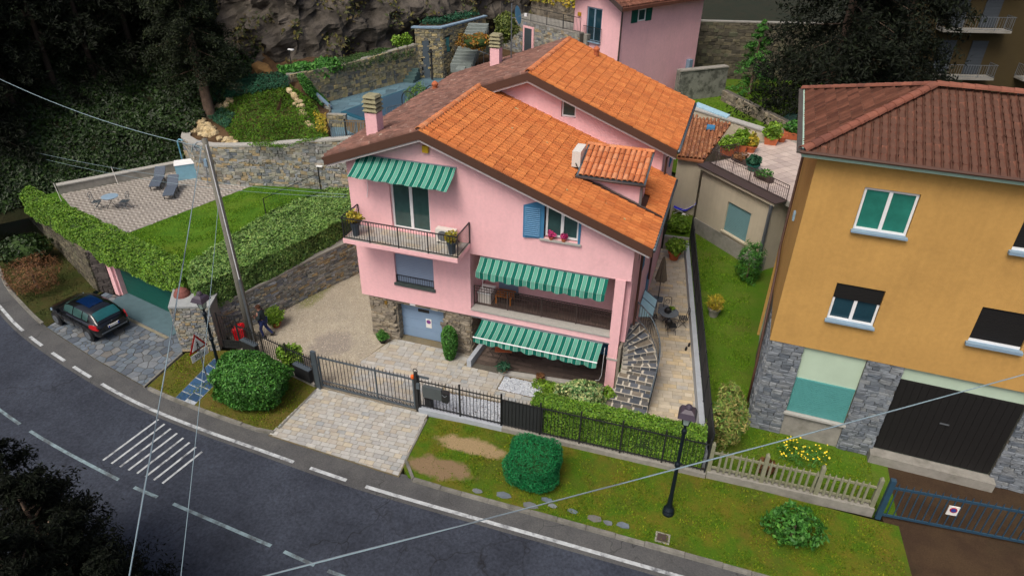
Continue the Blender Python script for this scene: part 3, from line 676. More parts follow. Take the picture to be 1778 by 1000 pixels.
def window(parent, M, x0, x1, z0, z1, y, n=2, fw=.07, fm=None, gm=None, sill=None, top=None, name='window', bar=None):
    """frame with n leaves, a pane in each; top: function of x for a sloping head"""
    fm = fm or m_white; gm = gm or m_glass; top = top or (lambda x: z1); mb = MB(M)
    def board(a, b, za, zb_, ta, tb): mb.hexa([(a, y-.03, za), (b, y-.03, zb_), (b, y+.04, zb_), (a, y+.04, za)], [(a, y-.03, ta), (b, y-.03, tb), (b, y+.04, tb), (a, y+.04, ta)])
    xs = [x0+(x1-x0)*k/n for k in range(n+1)]
    board(x0, x1, z0, z0, z0+fw, z0+fw); board(x0, x1, top(x0)-fw, top(x1)-fw, top(x0), top(x1))
    for k, x in enumerate(xs):
        a, b = (x, x+fw) if k == 0 else ((x-fw, x) if k == n else (x-fw*.75, x+fw*.75)); board(a, b, z0+fw, z0+fw, top(a)-fw, top(b)-fw)
    o = mb.build(name, fm, parent)
    for a, b in zip(xs, xs[1:]):
        MB(M).face((a+.02, y+.012, z0+.02), (b-.02, y+.012, z0+.02), (b-.02, y+.012, top(b)-.02), (a+.02, y+.012, top(a)-.02)).build('pane', gm, o)
    if sill: MB(M).box(x0-.06, x1+.06, y-.32 if len(sill) < 2 else y-sill[1], y-.02, z0-.06, z0-.004).build('sill', sill[0], o)
    return o
_barmesh = {}
def bars(parent, P, w, m, name='bar', spike=0.0):
    """P: list of (x,y,z0,z1)"""
    off = rootloc(parent)
    for x, y, z0, z1 in P:
        key = (name, w, m.name, round(spike, 3))
        if key not in _barmesh:
            mb = MB(); h = w/2
            if spike: 
                mb.hexa([(-h, -h, 0), (h, -h, 0), (h, h, 0), (-h, h, 0)], [(-h, -h, .93), (h, -h, .93), (h, h, .93), (-h, h, .93)]); mb.hexa([(-h, -h, .93), (h, -h, .93), (h, h, .93), (-h, h, .93)], [(-h*.1, -h*.1, 1), (h*.1, -h*.1, 1), (h*.1, h*.1, 1), (-h*.1, h*.1, 1)])
            else: mb.box(-h, h, -h, h, 0, 1)
            me = bpy.data.meshes.new(name); me.from_pydata(mb.v, [], mb.f); me.materials.append(m); _barmesh[key] = me
        ob = bpy.data.objects.new(name, _barmesh[key]); COL.objects.link(ob); ob.parent = parent; ob.location = (x-off[0], y-off[1], z0-off[2]); ob.scale = (1, 1, z1-z0)
def along(P, step, end=True):
    fn, L = poly_path(P); n = max(1, int(round(L/step))); return [fn(L*k/n) for k in range(0 if end else 1, n+1 if end else n)]
def railing(parent, P, z0, z1, m, step=.12, bw=.016, post=1.3, rail=.04, name='railing', low=.06, midrails=()):
    mb = MB(); 
    for a, b in zip(P, P[1:]):
        mb.bar((*a, z1), (*b, z1), rail, rail*.8); mb.bar((*a, z0+low), (*b, z0+low), rail*.7, rail*.6)
        for q in midrails: mb.bar((*a, q), (*b, q), rail*.5, rail*.5)
    for x, y, an in along(P, post): mb.box(x-.02, x+.02, y-.02, y+.02, z0-.02, z1)
    o = mb.build(name, m, parent)
    bars(o, [(x, y, z0+low, z1-.01) for x, y, an in along(P, step)], bw, m, 'baluster')
    return o
def halfpipe(parent, P, r, m, name='gutter'):
    return MB().tube(P, r, 8).build(name, m, parent, True)
def ridge_caps(parent, a, b, r, m, step=.36, name='ridge_tile'):
    a, b = Vector(a), Vector(b); d = (b-a).normalized(); q = d.cross(Vector((0, 0, 1))).normalized(); up = q.cross(d); n = int((b-a).length/step)
    v = []; 
    for t, k in ((0, 1.12), (step*1.08, .95)):
        for j in range(7):
            an = PI*j/6; v.append((math.cos(an)*r*k, t, math.sin(an)*r*.8*k))
    for j in range(7): an = PI*j/6; v.append((math.cos(an)*(r*1.12-.02), 0, math.sin(an)*(r*.9-.02)))
    f = [[j, j+1, 8+j, 7+j] for j in range(6)]+[[14+j, 15+j, j+1, j] for j in range(6)]
    pieces(name, [(v, f)], [(mtx(a+d*(k*step), q, d, up), 0) for k in range(n)], m, parent, 300)

# ================================================================== PINK HOUSE
H = thing('pink_house', 'large pink house with orange tiled gable roofs, balcony and green striped awnings', 'house', (6, 0, 0))
LS, RS, RS2 = .374, .367, .39
zL = lambda x: 8.92+LS*(x+.65)
zR_ = lambda x: 10.51-RS*(x-3.6)
zR2 = lambda x: 11.36-RS2*(x-5.9)
TH = .30
zf = lambda x: (zL(x) if x < 3.6 else zR_(x))-TH
zg = lambda x: (zL(x) if x < 5.87 else zR2(x))-TH
ZB, ZT = 2.27, 5.35
wl = MB()
ttop = lambda x: 8.16-.2*(x-8.4)
wall_strips(wl, [0, 3.6, 5.33, 12], lambda x: ZB if x < 5.33 else ZT, zf, [(1.87, 3.62, 5.9, 7.99), (1.8, 3.64, 3.26, 4.73), (8.4, 9.85, 6.62, ttop)])
wl.face((0, 13, ZB), (0, 0, ZB), (0, 0, zf(0)), (0, 13, zf(0)))                       # left side
wl.face((0, 0, ZB), (0, 6, ZB), (5.33, 6, ZB), (5.33, 0, ZB))                       # underside over the stone storey
wl.face((5.33, 0, ZB), (5.33, 1.8, ZB), (5.33, 1.8, ZT), (5.33, 0, ZT))             # loggia cheek
wl.face((5.33, 0, ZT), (5.33, 1.9, ZT), (12, 1.9, ZT), (12, 0, ZT))                 # loggia ceiling
wl.face((12, 0, ZT), (12, 1.8, ZT), (12, 1.8, zf(12)), (12, 0, zf(12)))
wl.face((12.02, 1.8, 2.2), (12.02, 6.25, 2.2), (12.02, 6.25, zf(12.02)), (12.02, 1.8, zf(12.02)))
wl.face((12.02, 1.8, 0), (12.02, 12.8, 0), (12.02, 12.8, 2.2), (12.02, 1.8, 2.2))
wl.face((12.02, 6.25, 2.2), (12.02, 12.8, 2.2), (12.02, 12.8, zg(12.02)), (12.02, 6.25, zg(12.02)))
wl.face((11.3, 1.8, 2.2), (12.02, 1.8, 2.2), (12.02, 1.8, ZT), (11.3, 1.8, ZT))
wall_strips(wl, [3.4, 5.87, 12.02], lambda x: zf(x)-.3, zg, [(7.32, 8.0, 9.42, lambda x: 10.32-.24*(x-7.32))], y=6.25, rev=.15)
wl.face((12.02, 12.8, 0), (0, 12.8, 0), (0, 12.8, zg(0)), (5.87, 12.8, zg(5.87)), (12.02, 12.8, zg(12.02)))
wl.build('wall', m_pink, H)
MB().box(5.335, 11.84, 1.8, 1.9, 2.6, 5.34).build('loggia_wall', m_pink, H)
MB().box(11.81, 12.0, .385, 1.795, 2.2, 5.345).build('loggia_side_wall', m_pink, H)
MB().box(5.35, 11.9, 2.2, 2.3, 0, 2.28).build('porch_wall', m_pink, H)
# roofs
rf = MB()
def slab_(mb, pts, th): mb.hexa([(x, y, z-th) for x, y, z in pts], [(x, y, z-.09) for x, y, z in pts])
slab_(rf, [(-.65, -.5, zL(-.65)), (3.6, -.5, zL(3.6)), (3.6, 5.75, zL(3.6)), (-.65, 5.75, zL(-.65))], .24)
slab_(rf, [(-.65, 5.75, zL(-.65)), (5.9, 5.75, zL(5.9)), (5.9, 13.1, zL(5.9)), (-.65, 13.1, zL(-.65))], .24)
slab_(rf, [(3.6, -.5, zR_(3.6)), (12.66, -.5, zR_(12.66)), (12.66, 6.4, zR_(12.66)), (3.6, 6.4, zR_(3.6))], .24)
slab_(rf, [(5.9, 5.75, zR2(5.9)), (12.6, 5.75, zR2(12.6)), (12.6, 13.1, zR2(12.6)), (5.9, 13.1, zR2(5.9))], .24)
roof = rf.build('roof', mat('roof_underlay', S('#5a3d30'), .9, .2, 4), H)
aR = (0, 1, 0); bR = Vector((1, 0, -RS)).normalized()
# a x b must point up: right slopes run down +x, so a=(0,1,0) x b=(1,0,-s) -> (-s,0,-1): use a=(0,-1,0)
nA = int(6.85/.245); nB = int(9.66/.372)
tile_field(roof, m_tile, (3.6, 6.32, zR_(3.6)-.0), (0, -1, 0), bR, nA, nB, 6.85/nA, 9.66/nB, cap=300, keep=lambda p: not (9.2 < p[0] < 11.8 and 2.1 < p[1] < 3.6))
bR2 = Vector((1, 0, -RS2)).normalized(); nA2 = int(7.35/.235); nB2 = int(7.19/.42)
tile_field(roof, m_tile, (5.9, 13.1, zR2(5.9)-.0), (0, -1, 0), bR2, nA2, nB2, 7.35/nA2, 7.19/nB2, cap=0)
bL = Vector((-1, 0, -LS)).normalized()
nA3 = int(6.25/.235); nB3 = int(4.54/.372); tile_field(roof, m_tile_old, (3.6, -.5, zL(3.6)-.0), (0, 1, 0), bL, nA3, nB3, 6.25/nA3, 4.54/nB3, cap=0)
nA3 = int(7.35/.235); nB3 = int(6.99/.372); tile_field(roof, m_tile_old, (5.9, 5.75, zL(5.9)-.0), (0, 1, 0), bL, nA3, nB3, 7.35/nA3, 6.99/nB3, cap=0)
ridge_caps(roof, (3.6, -.52, 10.53), (3.6, 6.0, 10.53), .14, m_coppo)
ridge_caps(roof, (5.9, 5.75, 11.38), (5.9, 13.1, 11.38), .14, m_coppo)
def fascia(P, y, h=.34, m=m_brown, name='fascia', t=.05, dz=0):
    mb = MB()
    for (x0, z0), (x1, z1) in zip(P, P[1:]): mb.hexa([(x0, y, z0-h+dz), (x1, y, z1-h+dz), (x1, y+t, z1-h+dz), (x0, y+t, z0-h+dz)], [(x0, y, z0+dz), (x1, y, z1+dz), (x1, y+t, z1+dz), (x0, y+t, z0+dz)])
    return mb.build(name, m, roof)
fascia([(-.68, zL(-.68)), (3.6, zL(3.6))], -.55, dz=-.01); fascia([(3.6, zR_(3.6)), (12.7, zR_(12.7))], -.553, dz=-.01)
fascia([(-.6, zL(-.6)), (3.6, zL(3.6))], -.5, .11, m_soffit, 'trim', .06, -.335); fascia([(3.6, zR_(3.6)), (12.6, zR_(12.6))], -.503, .11, m_soffit, 'trim', .06, -.335)
fascia([(3.45, zL(3.45)), (5.9, zL(5.9))], 5.68, dz=-.01); fascia([(5.9, zR2(5.9)), (12.63, zR2(12.63))], 5.677, dz=-.01)
fascia([(4.2, zL(4.2)), (5.9, zL(5.9))], 5.735, .11, m_soffit, 'trim', .06, -.335); fascia([(5.9, zR2(5.9)), (12.6, zR2(12.6))], 5.738, .11, m_soffit, 'trim', .06, -.335)
halfpipe(roof, [(12.73, -.5, zR_(12.68)-.08), (12.73, 6.4, zR_(12.68)-.08)], .075, m_grey_metal)
halfpipe(roof, [(12.68, 5.72, zR2(12.64)-.08), (12.68, 13.1, zR2(12.64)-.08)], .075, m_grey_metal)
halfpipe(roof, [(-.72, -.5, zL(-.7)-.08), (-.72, 13.1, zL(-.7)-.08)], .07, m_brown)
MB().tube([(12.7, -.15, 7.0), (12.3, 1.2, 6.75), (12.14, 1.72, 6.5), (12.14, 1.72, 2.25), (12.1, 1.6, 2.1)], .055, 8).build('downpipe', m_brown, H, True)
MB().tube([(12.62, 6.1, 8.5), (12.2, 6.15, 8.2), (12.12, 6.18, 2.0)], .05, 8).build('downpipe', m_brown, H, True)
# patches of lichen on the tiles
for (u, v, rr) in ((898, 191, .16), (870, 180, .09), (1052, 357, .07), (1085, 382, .07), (985, 332, .06), (890, 225, .07), (950, 250, .05)):
    d = ray(u, v); n = np.array([RS, 0, 1]); p = CAM+d*((10.51+RS*3.6-n @ CAM)/(n @ d)); mb = MB(); q = []
    for k in range(9): r_ = rr*R.uniform(.5, 1.1); q.append((p[0]+math.cos(k*.7)*r_, p[1]+math.sin(k*.7)*r_*1.4))
    mb.prism(q, lambda x, y: zR_(x)+.0, lambda x, y: zR_(x)+.065+R.uniform(0, .02)).build('lichen_patch', mat('lichen', S('#b9ad7c'), .95, .3, 20, .5, 40), roof)
# chimneys
def chimney(x, y, zb, zs, zt, w=.5):
    c = MB().box(x-w/2, x+w/2, y-w/2, y+w/2, zb, zs).build('chimney', m_pink, roof)
    cm = mat('lichened_cap_stone', S('#8b876a'), .95, .25, 6, .5, 20); n = 4; h = (zt-zs)/n
    mb = MB()
    for k in range(n):
        z = zs+k*h; ww = w*.62-(.03 if k == n-1 else 0)
        for dx, dy in ((-1, -1), (1, -1), (1, 1), (-1, 1)): mb.box(x+dx*w*.38-.06, x+dx*w*.38+.06, y+dy*w*.38-.06, y+dy*w*.38+.06, z, z+h*.45)
        mb.hexa([(x-ww, y-ww, z+h*.45), (x+ww, y-ww, z+h*.45), (x+ww, y+ww, z+h*.45), (x-ww, y+ww, z+h*.45)], [(x-ww*.8, y-ww*.8, z+h), (x+ww*.8, y-ww*.8, z+h), (x+ww*.8, y+ww*.8, z+h), (x-ww*.8, y+ww*.8, z+h)])
    mb.box(x-w*.34, x+w*.34, y-w*.34, y+w*.34, zs, zt-.1)
    mb.build('chimney_cap', cm, roof)
chimney(.82, 1.15, 8.9, 10.42, 11.12, .52); chimney(2.5, 11.2, 9.6, 11.02, 11.7, .5)
for x, y, z in ((.05, 8.86, 9.05), (7.5, 12.27, 10.65)):
    MB().lathe((x, y, z), [(.13, 0), (.13, .42), (.17, .42), (.17, .5), (.12, .56), (.03, .62)], 10).build('vent_pipe', m_terracotta, roof)
# dormer
dz = lambda y: 8.6+(y-1.9)*.324
dm = MB()
dm.face((9.35, 2.15, zR_(9.35)-.05), (11.7, 2.15, zR_(11.7)-.05), (11.7, 2.15, dz(2.15)), (9.35, 2.15, dz(2.15)))
dm.face((11.7, 2.15, zR_(11.7)-.05), (11.7, 3.6, zR_(11.7)-.05), (11.7, 3.6, dz(3.6)), (11.7, 2.15, dz(2.15)))
dm.face((9.35, 3.6, zR_(9.35)-.05), (9.35, 2.15, zR_(9.35)-.05), (9.35, 2.15, dz(2.15)), (9.35, 3.6, dz(3.6)))
dm.face((11.7, 3.6, zR_(11.7)-.05), (9.35, 3.6, zR_(9.35)-.05), (9.35, 3.6, dz(3.6)), (11.7, 3.6, dz(3.6)))
dorm = dm.build('dormer', m_pink, H)
dr = MB(); dr.hexa([(9.15, 1.88, dz(1.88)-.08), (11.88, 1.88, dz(1.88)-.08), (11.88, 3.8, dz(3.8)-.08), (9.15, 3.8, dz(3.8)-.08)], [(9.15, 1.88, dz(1.88)), (11.88, 1.88, dz(1.88)), (11.88, 3.8, dz(3.8)), (9.15, 3.8, dz(3.8))]); dr.build('dormer_roof', m_grey_metal, dorm)
tile_field(dorm, m_coppo, (11.82, 3.74, dz(3.74)+.01), (-1, 0, 0), Vector((0, -1, -.324)), 12, 5, 2.6/12, .385, cap=200, tm=tile_tmpl(.2, .4, .085, .03, True), name='coppo_tile')
ridge_caps(dorm, (9.15, 3.76, dz(3.76)+.06), (11.9, 3.76, dz(3.76)+.06), .1, m_coppo, .3)
halfpipe(dorm, [(9.12, 1.84, dz(1.84)-.04), (11.9, 1.84, dz(1.84)-.04)], .05, m_iron_brown)
MB().tube([(9.55, 1.86, 8.5), (9.55, 2.0, 8.38), (10.1, 2.06, zR_(10.1)+.12), (11.5, 2.05, zR_(11.5)+.12), (12.66, 2.0, zR_(12.66)+.1)], .045, 8).build('roof_drainpipe', m_iron_brown, H, True)
MB().bar((11.74, 2.12, zR_(11.7)), (11.74, 2.12, 8.6), .1, .22).build('corner_flashing', m_zinc, dorm)
# windows of the front
fd = window(H, None, 1.87, 3.62, 5.92, 7.97, .17, 2, .085)
window(H, None, 8.48, 9.80, 6.68, 8.1, .13, 2, .08, top=lambda x: ttop(x)-.06)
MB().box(8.3, 9.95, -.1, .16, 6.55, 6.618).build('window_sill', m_granite, H)
fr = MB()
for a, b in (((8.4, 6.62), (8.4, 8.16)), ((8.4, 8.16), (9.85, 7.87)), ((9.85, 7.87), (9.85, 6.62))): fr.bar((a[0], -.012, a[1]), (b[0], -.012, b[1]), .09, .05, (0, 1, 0))
fr.build('window_surround', m_blue, H)
sh = MB(); sh.hexa([(7.62, -.09, 6.55), (8.36, -.03, 6.6), (8.36, .0, 6.6), (7.62, -.06, 6.55)], [(7.62, -.09, 7.93), (8.36, -.03, 8.2), (8.36, 0, 8.2), (7.62, -.06, 7.93)])
shu = sh.build('shutter', m_blue, H)
for k in range(15):
    z = 6.66+k*.082; MB().hexa([(7.69, -.118, z), (8.29, -.07, z), (8.29, -.045, z+.03), (7.69, -.09, z+.03)], [(7.69, -.122, z+.02), (8.29, -.074, z+.02), (8.29, -.04, z+.06), (7.69, -.086, z+.06)]).build('slat', m_blue, shu)
rw = MB().box(1.8, 3.64, .12, .15, 3.28, 4.73).build('roller_blind', m_shutter_grey, H)
for k in range(16): MB().box(1.82, 3.62, .113, .12, 3.3+k*.089, 3.375+k*.089).build('slat', m_shutter_grey, rw)
MB().box(1.74, 3.70, -.08, .2, 3.14, 3.262).build('window_sill', mat('dark_sill', S('#3e4a48'), .7), H)
railing(H, [(1.83, .06), (3.61, .06)], 3.27, 3.62, m_iron, .11, .014, 5, .03, low=.03)
window(H, None, 7.34, 7.98, 9.44, 10.2, 6.38, 1, .06, top=lambda x: 10.3-.24*(x-7.32))
ax_, ay_, az_ = Y(740, 258); MB().box(ax_-.12, ax_+.12, -.13, .0, az_-.14, az_+.13).build('alarm_box', mat('yellow_box', S('#c9a21f'), .5), H)
for (x, y0_, y1_, z0_, z1_) in ((12.03, 2.9, 3.5, 4.2, 5.6), (12.03, 8.0, 9.0, 3.2, 4.9), (12.03, 9.6, 10.4, 3.2, 4.9), (12.03, 10.0, 10.9, 6.3, 7.4)):
    s_ = MB().box(x, x+.05, y0_, y1_, z0_, z1_).build('shutter', m_blue, H)
    for k in range(8): MB().box(x+.05, x+.065, y0_+.05, y1_-.05, z0_+.08+k*(z1_-z0_)/8.6, z0_+.17+k*(z1_-z0_)/8.6).build('slat', m_blue, s_)
MB().box(12.03, 12.08, 6.2, 7.2, .05, 2.1).build('side_door', m_blue, H)
# balcony
bal = MB().box(.3, 5.37, -1.39, 0, 5.64, 5.83).build('balcony', m_pink, H)
for k in range(17):
    for j in range(5): MB().box(.335+k*.2955, .335+k*.2955+.288, -1.37+j*.27, -1.37+j*.27+.262, 5.83, 5.845+R.uniform(0, .004)).build('floor_tile', m_slab, bal)
railing(H, [(.32, -.02), (.32, -1.37), (5.35, -1.37), (5.35, -.02)], 5.86, 6.78, m_iron, .118, .016, 1.28, .045)
MB().tube([(.9, -.03, 8.2), (.92, -.05, 7.6), (.83, -.05, 7.2)], .012, 5).build('wall_cable', m_white, H)
# stone storey with the garage
for q in ((.28, 1.62, .17, 3, 0), (3.93, 5.2, .17, 2.6, 0), (1.62, 3.93, .17, 3, 2.08)): MB().box(*q, ZB-.003).build('stone_backing', m_mortar, H)
T = ashlar(*line_path((.28, .15), (5.24, .15)), lambda s: 0, lambda s: ZB-.01, (.075, .15), (.16, .46), .1, R, skip=lambda s, z: 1.33 < s < 3.66 and z < 2.07)
T += ashlar(*line_path((5.22, .12), (5.22, 2.2)), lambda s: 0, lambda s: ZB-.01, (.075, .15), (.16, .46), .1, R)
T += ashlar(*line_path((1.62, .16), (1.62, .56)), lambda s: 0, lambda s: 2.08, (.1, .15), (.2, .4), .06, R)
pieces('stone', STONES, T, m_stone, H, 300, 'stone_field')
gd = MB().box(1.62, 3.93, .57, .63, .02, 2.08).build('garage_door', m_garage, H)
for k in range(4): MB().box(1.64, 3.91, .55, .57, .04+k*.512, .04+k*.512+.5).build('door_panel', m_garage, gd)
MB().box(2.5, 3.05, .535, .55, 1.52, 1.68).build('vent_slot', m_black, gd)
sg = MB().box(2.86, 3.14, .53, .55, .72, 1.2).build('no_parking_plate', m_signwhite, gd)
mb = MB(Matrix.Translation((3.0, .528, 1.05)) @ Matrix.Rotation(PI/2, 4, 'X')); mb.lathe((0, 0, -.01), [(.11, 0), (.11, .01)], 20); mb.build('prohibition_disc', mat('sign_violet', S('#7a3a86'), .5), gd)
MB().box(2.35, 2.62, .06, .2, 2.13, 2.22).build('wall_lamp', m_white, H)
MB().box(1.1, 1.22, .02, .12, 1.92, 2.08).build('meter_box', mat('brass_box', S('#7d6020'), .5), H)
# loggia
MB().box(5.33, 11.42, .0, 1.82, 2.28, 2.598).build('loggia_slab', m_pink, H)
MB().box(5.34, 11.42, -.06, .42, 2.60, 2.66).build('loggia_ledge', m_granite, H)
MB().box(5.33, 11.42, -.03, .02, 2.235, 2.285).build('gutter', m_zinc, H)
lf = MB().box(5.34, 11.9, .42, 1.8, 2.6, 2.61).build('loggia_floor', m_deck, H)
for k in range(9):
    for j in range(9): MB().box(5.36+k*.72, 5.36+k*.72+.71, .43+j*.152, .43+j*.152+.145, 2.61, 2.618).build('plank', m_deck, lf)
railing(H, [(5.36, .36), (11.4, .36)], 2.67, 3.62, m_iron_brown, .115, .016, 1.55, .045, midrails=(3.36, 3.49))
MB().box(6.0, 6.9, 1.74, 1.8, 2.62, 4.7).build('loggia_door', m_shutter_grey, H)
MB().box(5.96, 6.94, 1.4, 1.8, 2.62, 2.66).build('doormat', m_black, H)
MB().box(7.45, 7.65, 1.76, 1.8, 3.3, 3.38).build('wall_grille', m_iron_brown, H)
MB().box(11.4, 11.8, -.02, .38, 0, 1.48).box(11.4, 11.8, -.02, .38, 1.56, ZT+.01).build('pillar', m_pink, H)
MB().box(11.37, 11.83, -.05, .41, 1.48, 1.56).build('pillar_band', m_granite, H)
# porch below
pf = MB().prism([(5.5, -.7), (6.9, -.68), (11.45, -.05), (11.9, 0), (11.9, 2.2), (5.4, 2.2)], -.05, .016).build('porch_floor', m_mortar, H)
pl = [q for q in slabs([(5.6, -.68), (6.88, -.66), (11.42, -.03), (11.88, .0), (11.88, 2.18), (5.6, 2.18)], (.145, .15), (.7, .95), 0, R, .004)]
paving(pl, .03, .02, 'plank_tile', m_deck, H, 300, .002)
MB().prism([(5.36, -.72), (5.56, -.72), (5.7, 1.5), (5.5, 1.5)], 0, .38).build('low_parapet', m_whitewall, H)
MB().prism([(6.86, -.78), (6.86, -.56), (11.35, -.1), (11.35, -.32)], 0, .13).build('porch_kerb', m_granite, H)
MB().box(9.35, 9.55, 2.12, 2.2, 0, 2.2).build('door_jamb', m_pink, H)
for x0, x1 in ((7.6, 9.3), (10.6, 11.75)):
    d_ = MB().box(x0, x1, 2.1, 2.16, .05, 2.1).build('porch_door', m_blue, H)
    for k in range(int((x1-x0)/.29)): MB().box(x0+.03+k*.29, x0+.28+k*.29, 2.085, 2.1, .1, 2.05).build('door_panel', m_blue, d_)
window(H, None, 9.55, 10.55, .35, 2.1, 2.14, 2, .06)
# awnings
def awning(x0, x1, yw, zw, yf, zfr, val, m, bar=True, arms=True, scal=.07):
    G = []
    for i in range(9):
        t = i/8; G.append([(x0+(x1-x0)*j/40, yw+(yf-yw)*t, zw+(zfr-zw)*t-.05*math.sin(PI*t)) for j in range(41)])
    a = MB().grid([[(x, y, z) for x, y, z in r] for r in G[::-1]]).build('awning', m, H)
    n = int((x1-x0)/.5); V = []
    top = []; bot = []
    for j in range(n*8+1):
        s = j/(n*8); x = x0+(x1-x0)*s; sc = abs(math.sin(PI*s*n)); wv = .03*math.sin(s*37)
        top.append((x, yf-.005, zfr)); bot.append((x, yf-.03+wv, zfr-val-.02-scal*sc))
    MB().grid([bot, top]).build('valance', m, a)
    if bar: MB().tube([(x0-.02, yf, zfr+.0), (x1+.02, yf, zfr)], .028, 8).build('front_bar', m_white, a)
    MB().tube([(x0-.02, yw+.0, zw+.0), (x1+.02, yw+.0, zw+.0)], .03, 8).build('roller_tube', m_zinc, a)
    if arms:
        for x in (x0+.06, x1-.06): MB().bar((x, yw-.03, zw-.25), (x, yf+.03, zfr-.02), .03, .03).build('arm', m_white, a)
    return a
a1 = awning(.62, 4.86, -.02, 9.03, -1.0, 8.46, .0, m_awn1, bar=False, scal=0)
a2 = awning(5.78, 11.12, .06, 5.27, -.52, 4.86, .22, m_awn2, bar=False)
a3 = awning(5.86, 11.16, -.06, 2.24, -1.12, 2.02, .2, m_awn3)
MB().tube([(11.3, -.25, 2.2), (11.28, -.3, .8), (11.2, -.3, .5), (11.05, -.3, .45)], .012, 5).build('awning_crank', m_white, H)
MB().tube([(5.85, .1, 5.2), (5.86, .1, 4.4), (5.84, .1, 3.7)], .01, 5).build('awning_crank', m_white, H)

# ================================================================== STAIRCASE by the pillar
ST = thing('outdoor_staircase', 'curving stone staircase with pale mortar joints rising beside the pink pillar', 'staircase', (12.7, -1.3, 0))
def step(poly, z, nst):
    s = MB().prism(poly, max(-.02, z-.5), z).build('step', mat('step_mortar', S('#bdb8aa'), .9, .12, 6), ST)
    for q in voronoi(poly, nst, R, .04): MB().prism(q, z-.02, z+.016+R.uniform(0, .006)).build('tread_stone', m_stepstone, s)
    return s
rise = .172
for i in range(5):
    y0 = -1.4+i*.29; z = rise*(i+1); xl = 11.95+(.0 if i > 1 else -.35+.1*i); xr = 13.42+.02*i
    s = step([(xl, y0), (xr, y0), (xr+.02, y0+.31), (xl, y0+.31)], z, 4)
    x = xl+.02
    while x < xr-.1:
        l = min(R.uniform(.24, .46), xr-x-.02); MB().box(x, x+l-.03, y0-.015, y0+.02, z-rise+.02, z-.015).build('riser_stone', m_stepstone, s); x += l
pv = (11.9, .05)
def oc(a): return (pv[0]+1.6*math.cos(a), pv[1]+2.0*math.sin(a))
NW = 8
for k in range(NW):
    a0, a1_ = math.radians(k*10.5), math.radians((k+1)*10.5); z = rise*(6+k)
    poly = [(pv[0]+.12*math.cos(a0), pv[1]+.12*math.sin(a0)+.05*k)]+[oc(a) for a in np.linspace(a0, a1_, 4)]+[(pv[0]+.1*math.cos(a1_), pv[1]+.12*math.sin(a1_)+.05*(k+1))]
    s = step(poly, z, 4); p0, p1 = np.array(poly[0]), np.array(oc(a0)); Lr = np.linalg.norm(p1-p0); Mx = Matrix.Translation((p0[0], p0[1], 0)) @ Matrix.Rotation(math.atan2(*(p1-p0)[::-1]), 4, 'Z'); r_ = .25
    while r_ < Lr-.12:
        l = min(R.uniform(.24, .42), Lr-r_); MB(Mx).box(r_, r_+l-.03, -.015, .02, z-rise+.02, z-.015).build('riser_stone', m_stepstone, s); r_ += l
OUT = [(13.44, -1.4, rise), (13.51, .05, rise*5.5)]+[(*oc(math.radians(q)), rise*(5.8+q/10.5)) for q in (10, 20, 30, 40, 50, 60, 70, 84)]
hr = MB(); hr.tube([(x, y, z+.92) for x, y, z in OUT], .028, 8); hr.tube([(x, y, z+.1) for x, y, z in OUT], .015, 6)
hro = hr.build('handrail', m_grey_metal, ST)
fn, L_ = poly_path([(x, y) for x, y, z in OUT]); acc = [0]
for a, b in zip(OUT, OUT[1:]): acc.append(acc[-1]+math.hypot(b[0]-a[0], b[1]-a[1]))
bars(hro, [(*fn(s)[:2], float(np.interp(s, acc, [o[2] for o in OUT]))+.08, float(np.interp(s, acc, [o[2] for o in OUT]))+.92) for s in np.linspace(0, L_, 36)], .018, m_iron, 'baluster')
MB().box(11.84, 11.94, -.1, 1.9, 0, 2.2).build('side_wall', m_stone, ST); MB().box(11.82, 12.2, -.95, -.42, 0, .34).build('side_block', m_granite, ST)
# ================================================================== FENCES AND GATES
def iron_fence(name, label, P, z0, z1, step=.14, post=1.75, bw=.02, m=m_iron, cat='fence', group=None, posts=True, top=.2, endposts=True):
    f = thing(name, label, cat, (P[0][0], P[0][1], z0), group); mb = MB()
    for a, b in zip(P, P[1:]):
        mb.bar((*a, z1-top), (*b, z1-top), .035, .04); mb.bar((*a, z0+.12), (*b, z0+.12), .035, .04)
    mb.build('rails', m, f)
    if posts: bars(f, [(x, y, z0-.02, z1+.05) for x, y, a in along(P, post)], .06, m, 'post')
    bars(f, [(x, y, z0+.04, z1) for x, y, a in along(P, step, False)], bw, m, 'bar', .07)
    return f
# sliding gate
G = thing('sliding_gate', 'dark iron sliding gate with pointed bars across the slab driveway', 'gate', (2.2, -4.05, 0))
gy = -4.05
mb = MB(); mb.bar((.12, gy, 1.62), (4.45, gy, 1.62), .05, .07); mb.bar((.12, gy, .14), (4.45, gy, .14), .06, .08); mb.bar((.12, gy, .4), (4.45, gy, .4), .03, .04); mb.box(.1, .16, gy-.03, gy+.03, .1, 1.66); mb.box(4.4, 4.46, gy-.03, gy+.03, .1, 1.66); mb.box(2.72, 2.77, gy-.03, gy+.03, .1, 1.75)
mb.build('frame', m_grey_metal, G)
bars(G, [(.16+k*.163, gy, .16, 1.84) for k in range(27)], .02, m_iron, 'bar', .07)
for k in range(26):
    x = .16+k*.163; MB().bar((x, gy-.012, .16), (x+.163, gy-.012, .4), .012, .012).bar((x, gy+.012, .4), (x+.163, gy+.012, .16), .012, .012).build('lattice', m_iron, G)
gp = thing('gate_post', 'pair of grey steel guide posts at the hinge end of the sliding gate', 'post', (-.05, -4.08, 0))
MB().box(-.16, -.04, -4.14, -4.02, 0, 1.9).box(.0, .1, -4.2, -4.1, 0, 1.95).box(-.24, -.18, -4.06, -4.0, 0, 1.7).build('post', m_grey_metal, gp); MB().box(-.2, .12, -4.16, -4.06, 1.2, 1.28).build('bracket', m_grey_metal, gp)
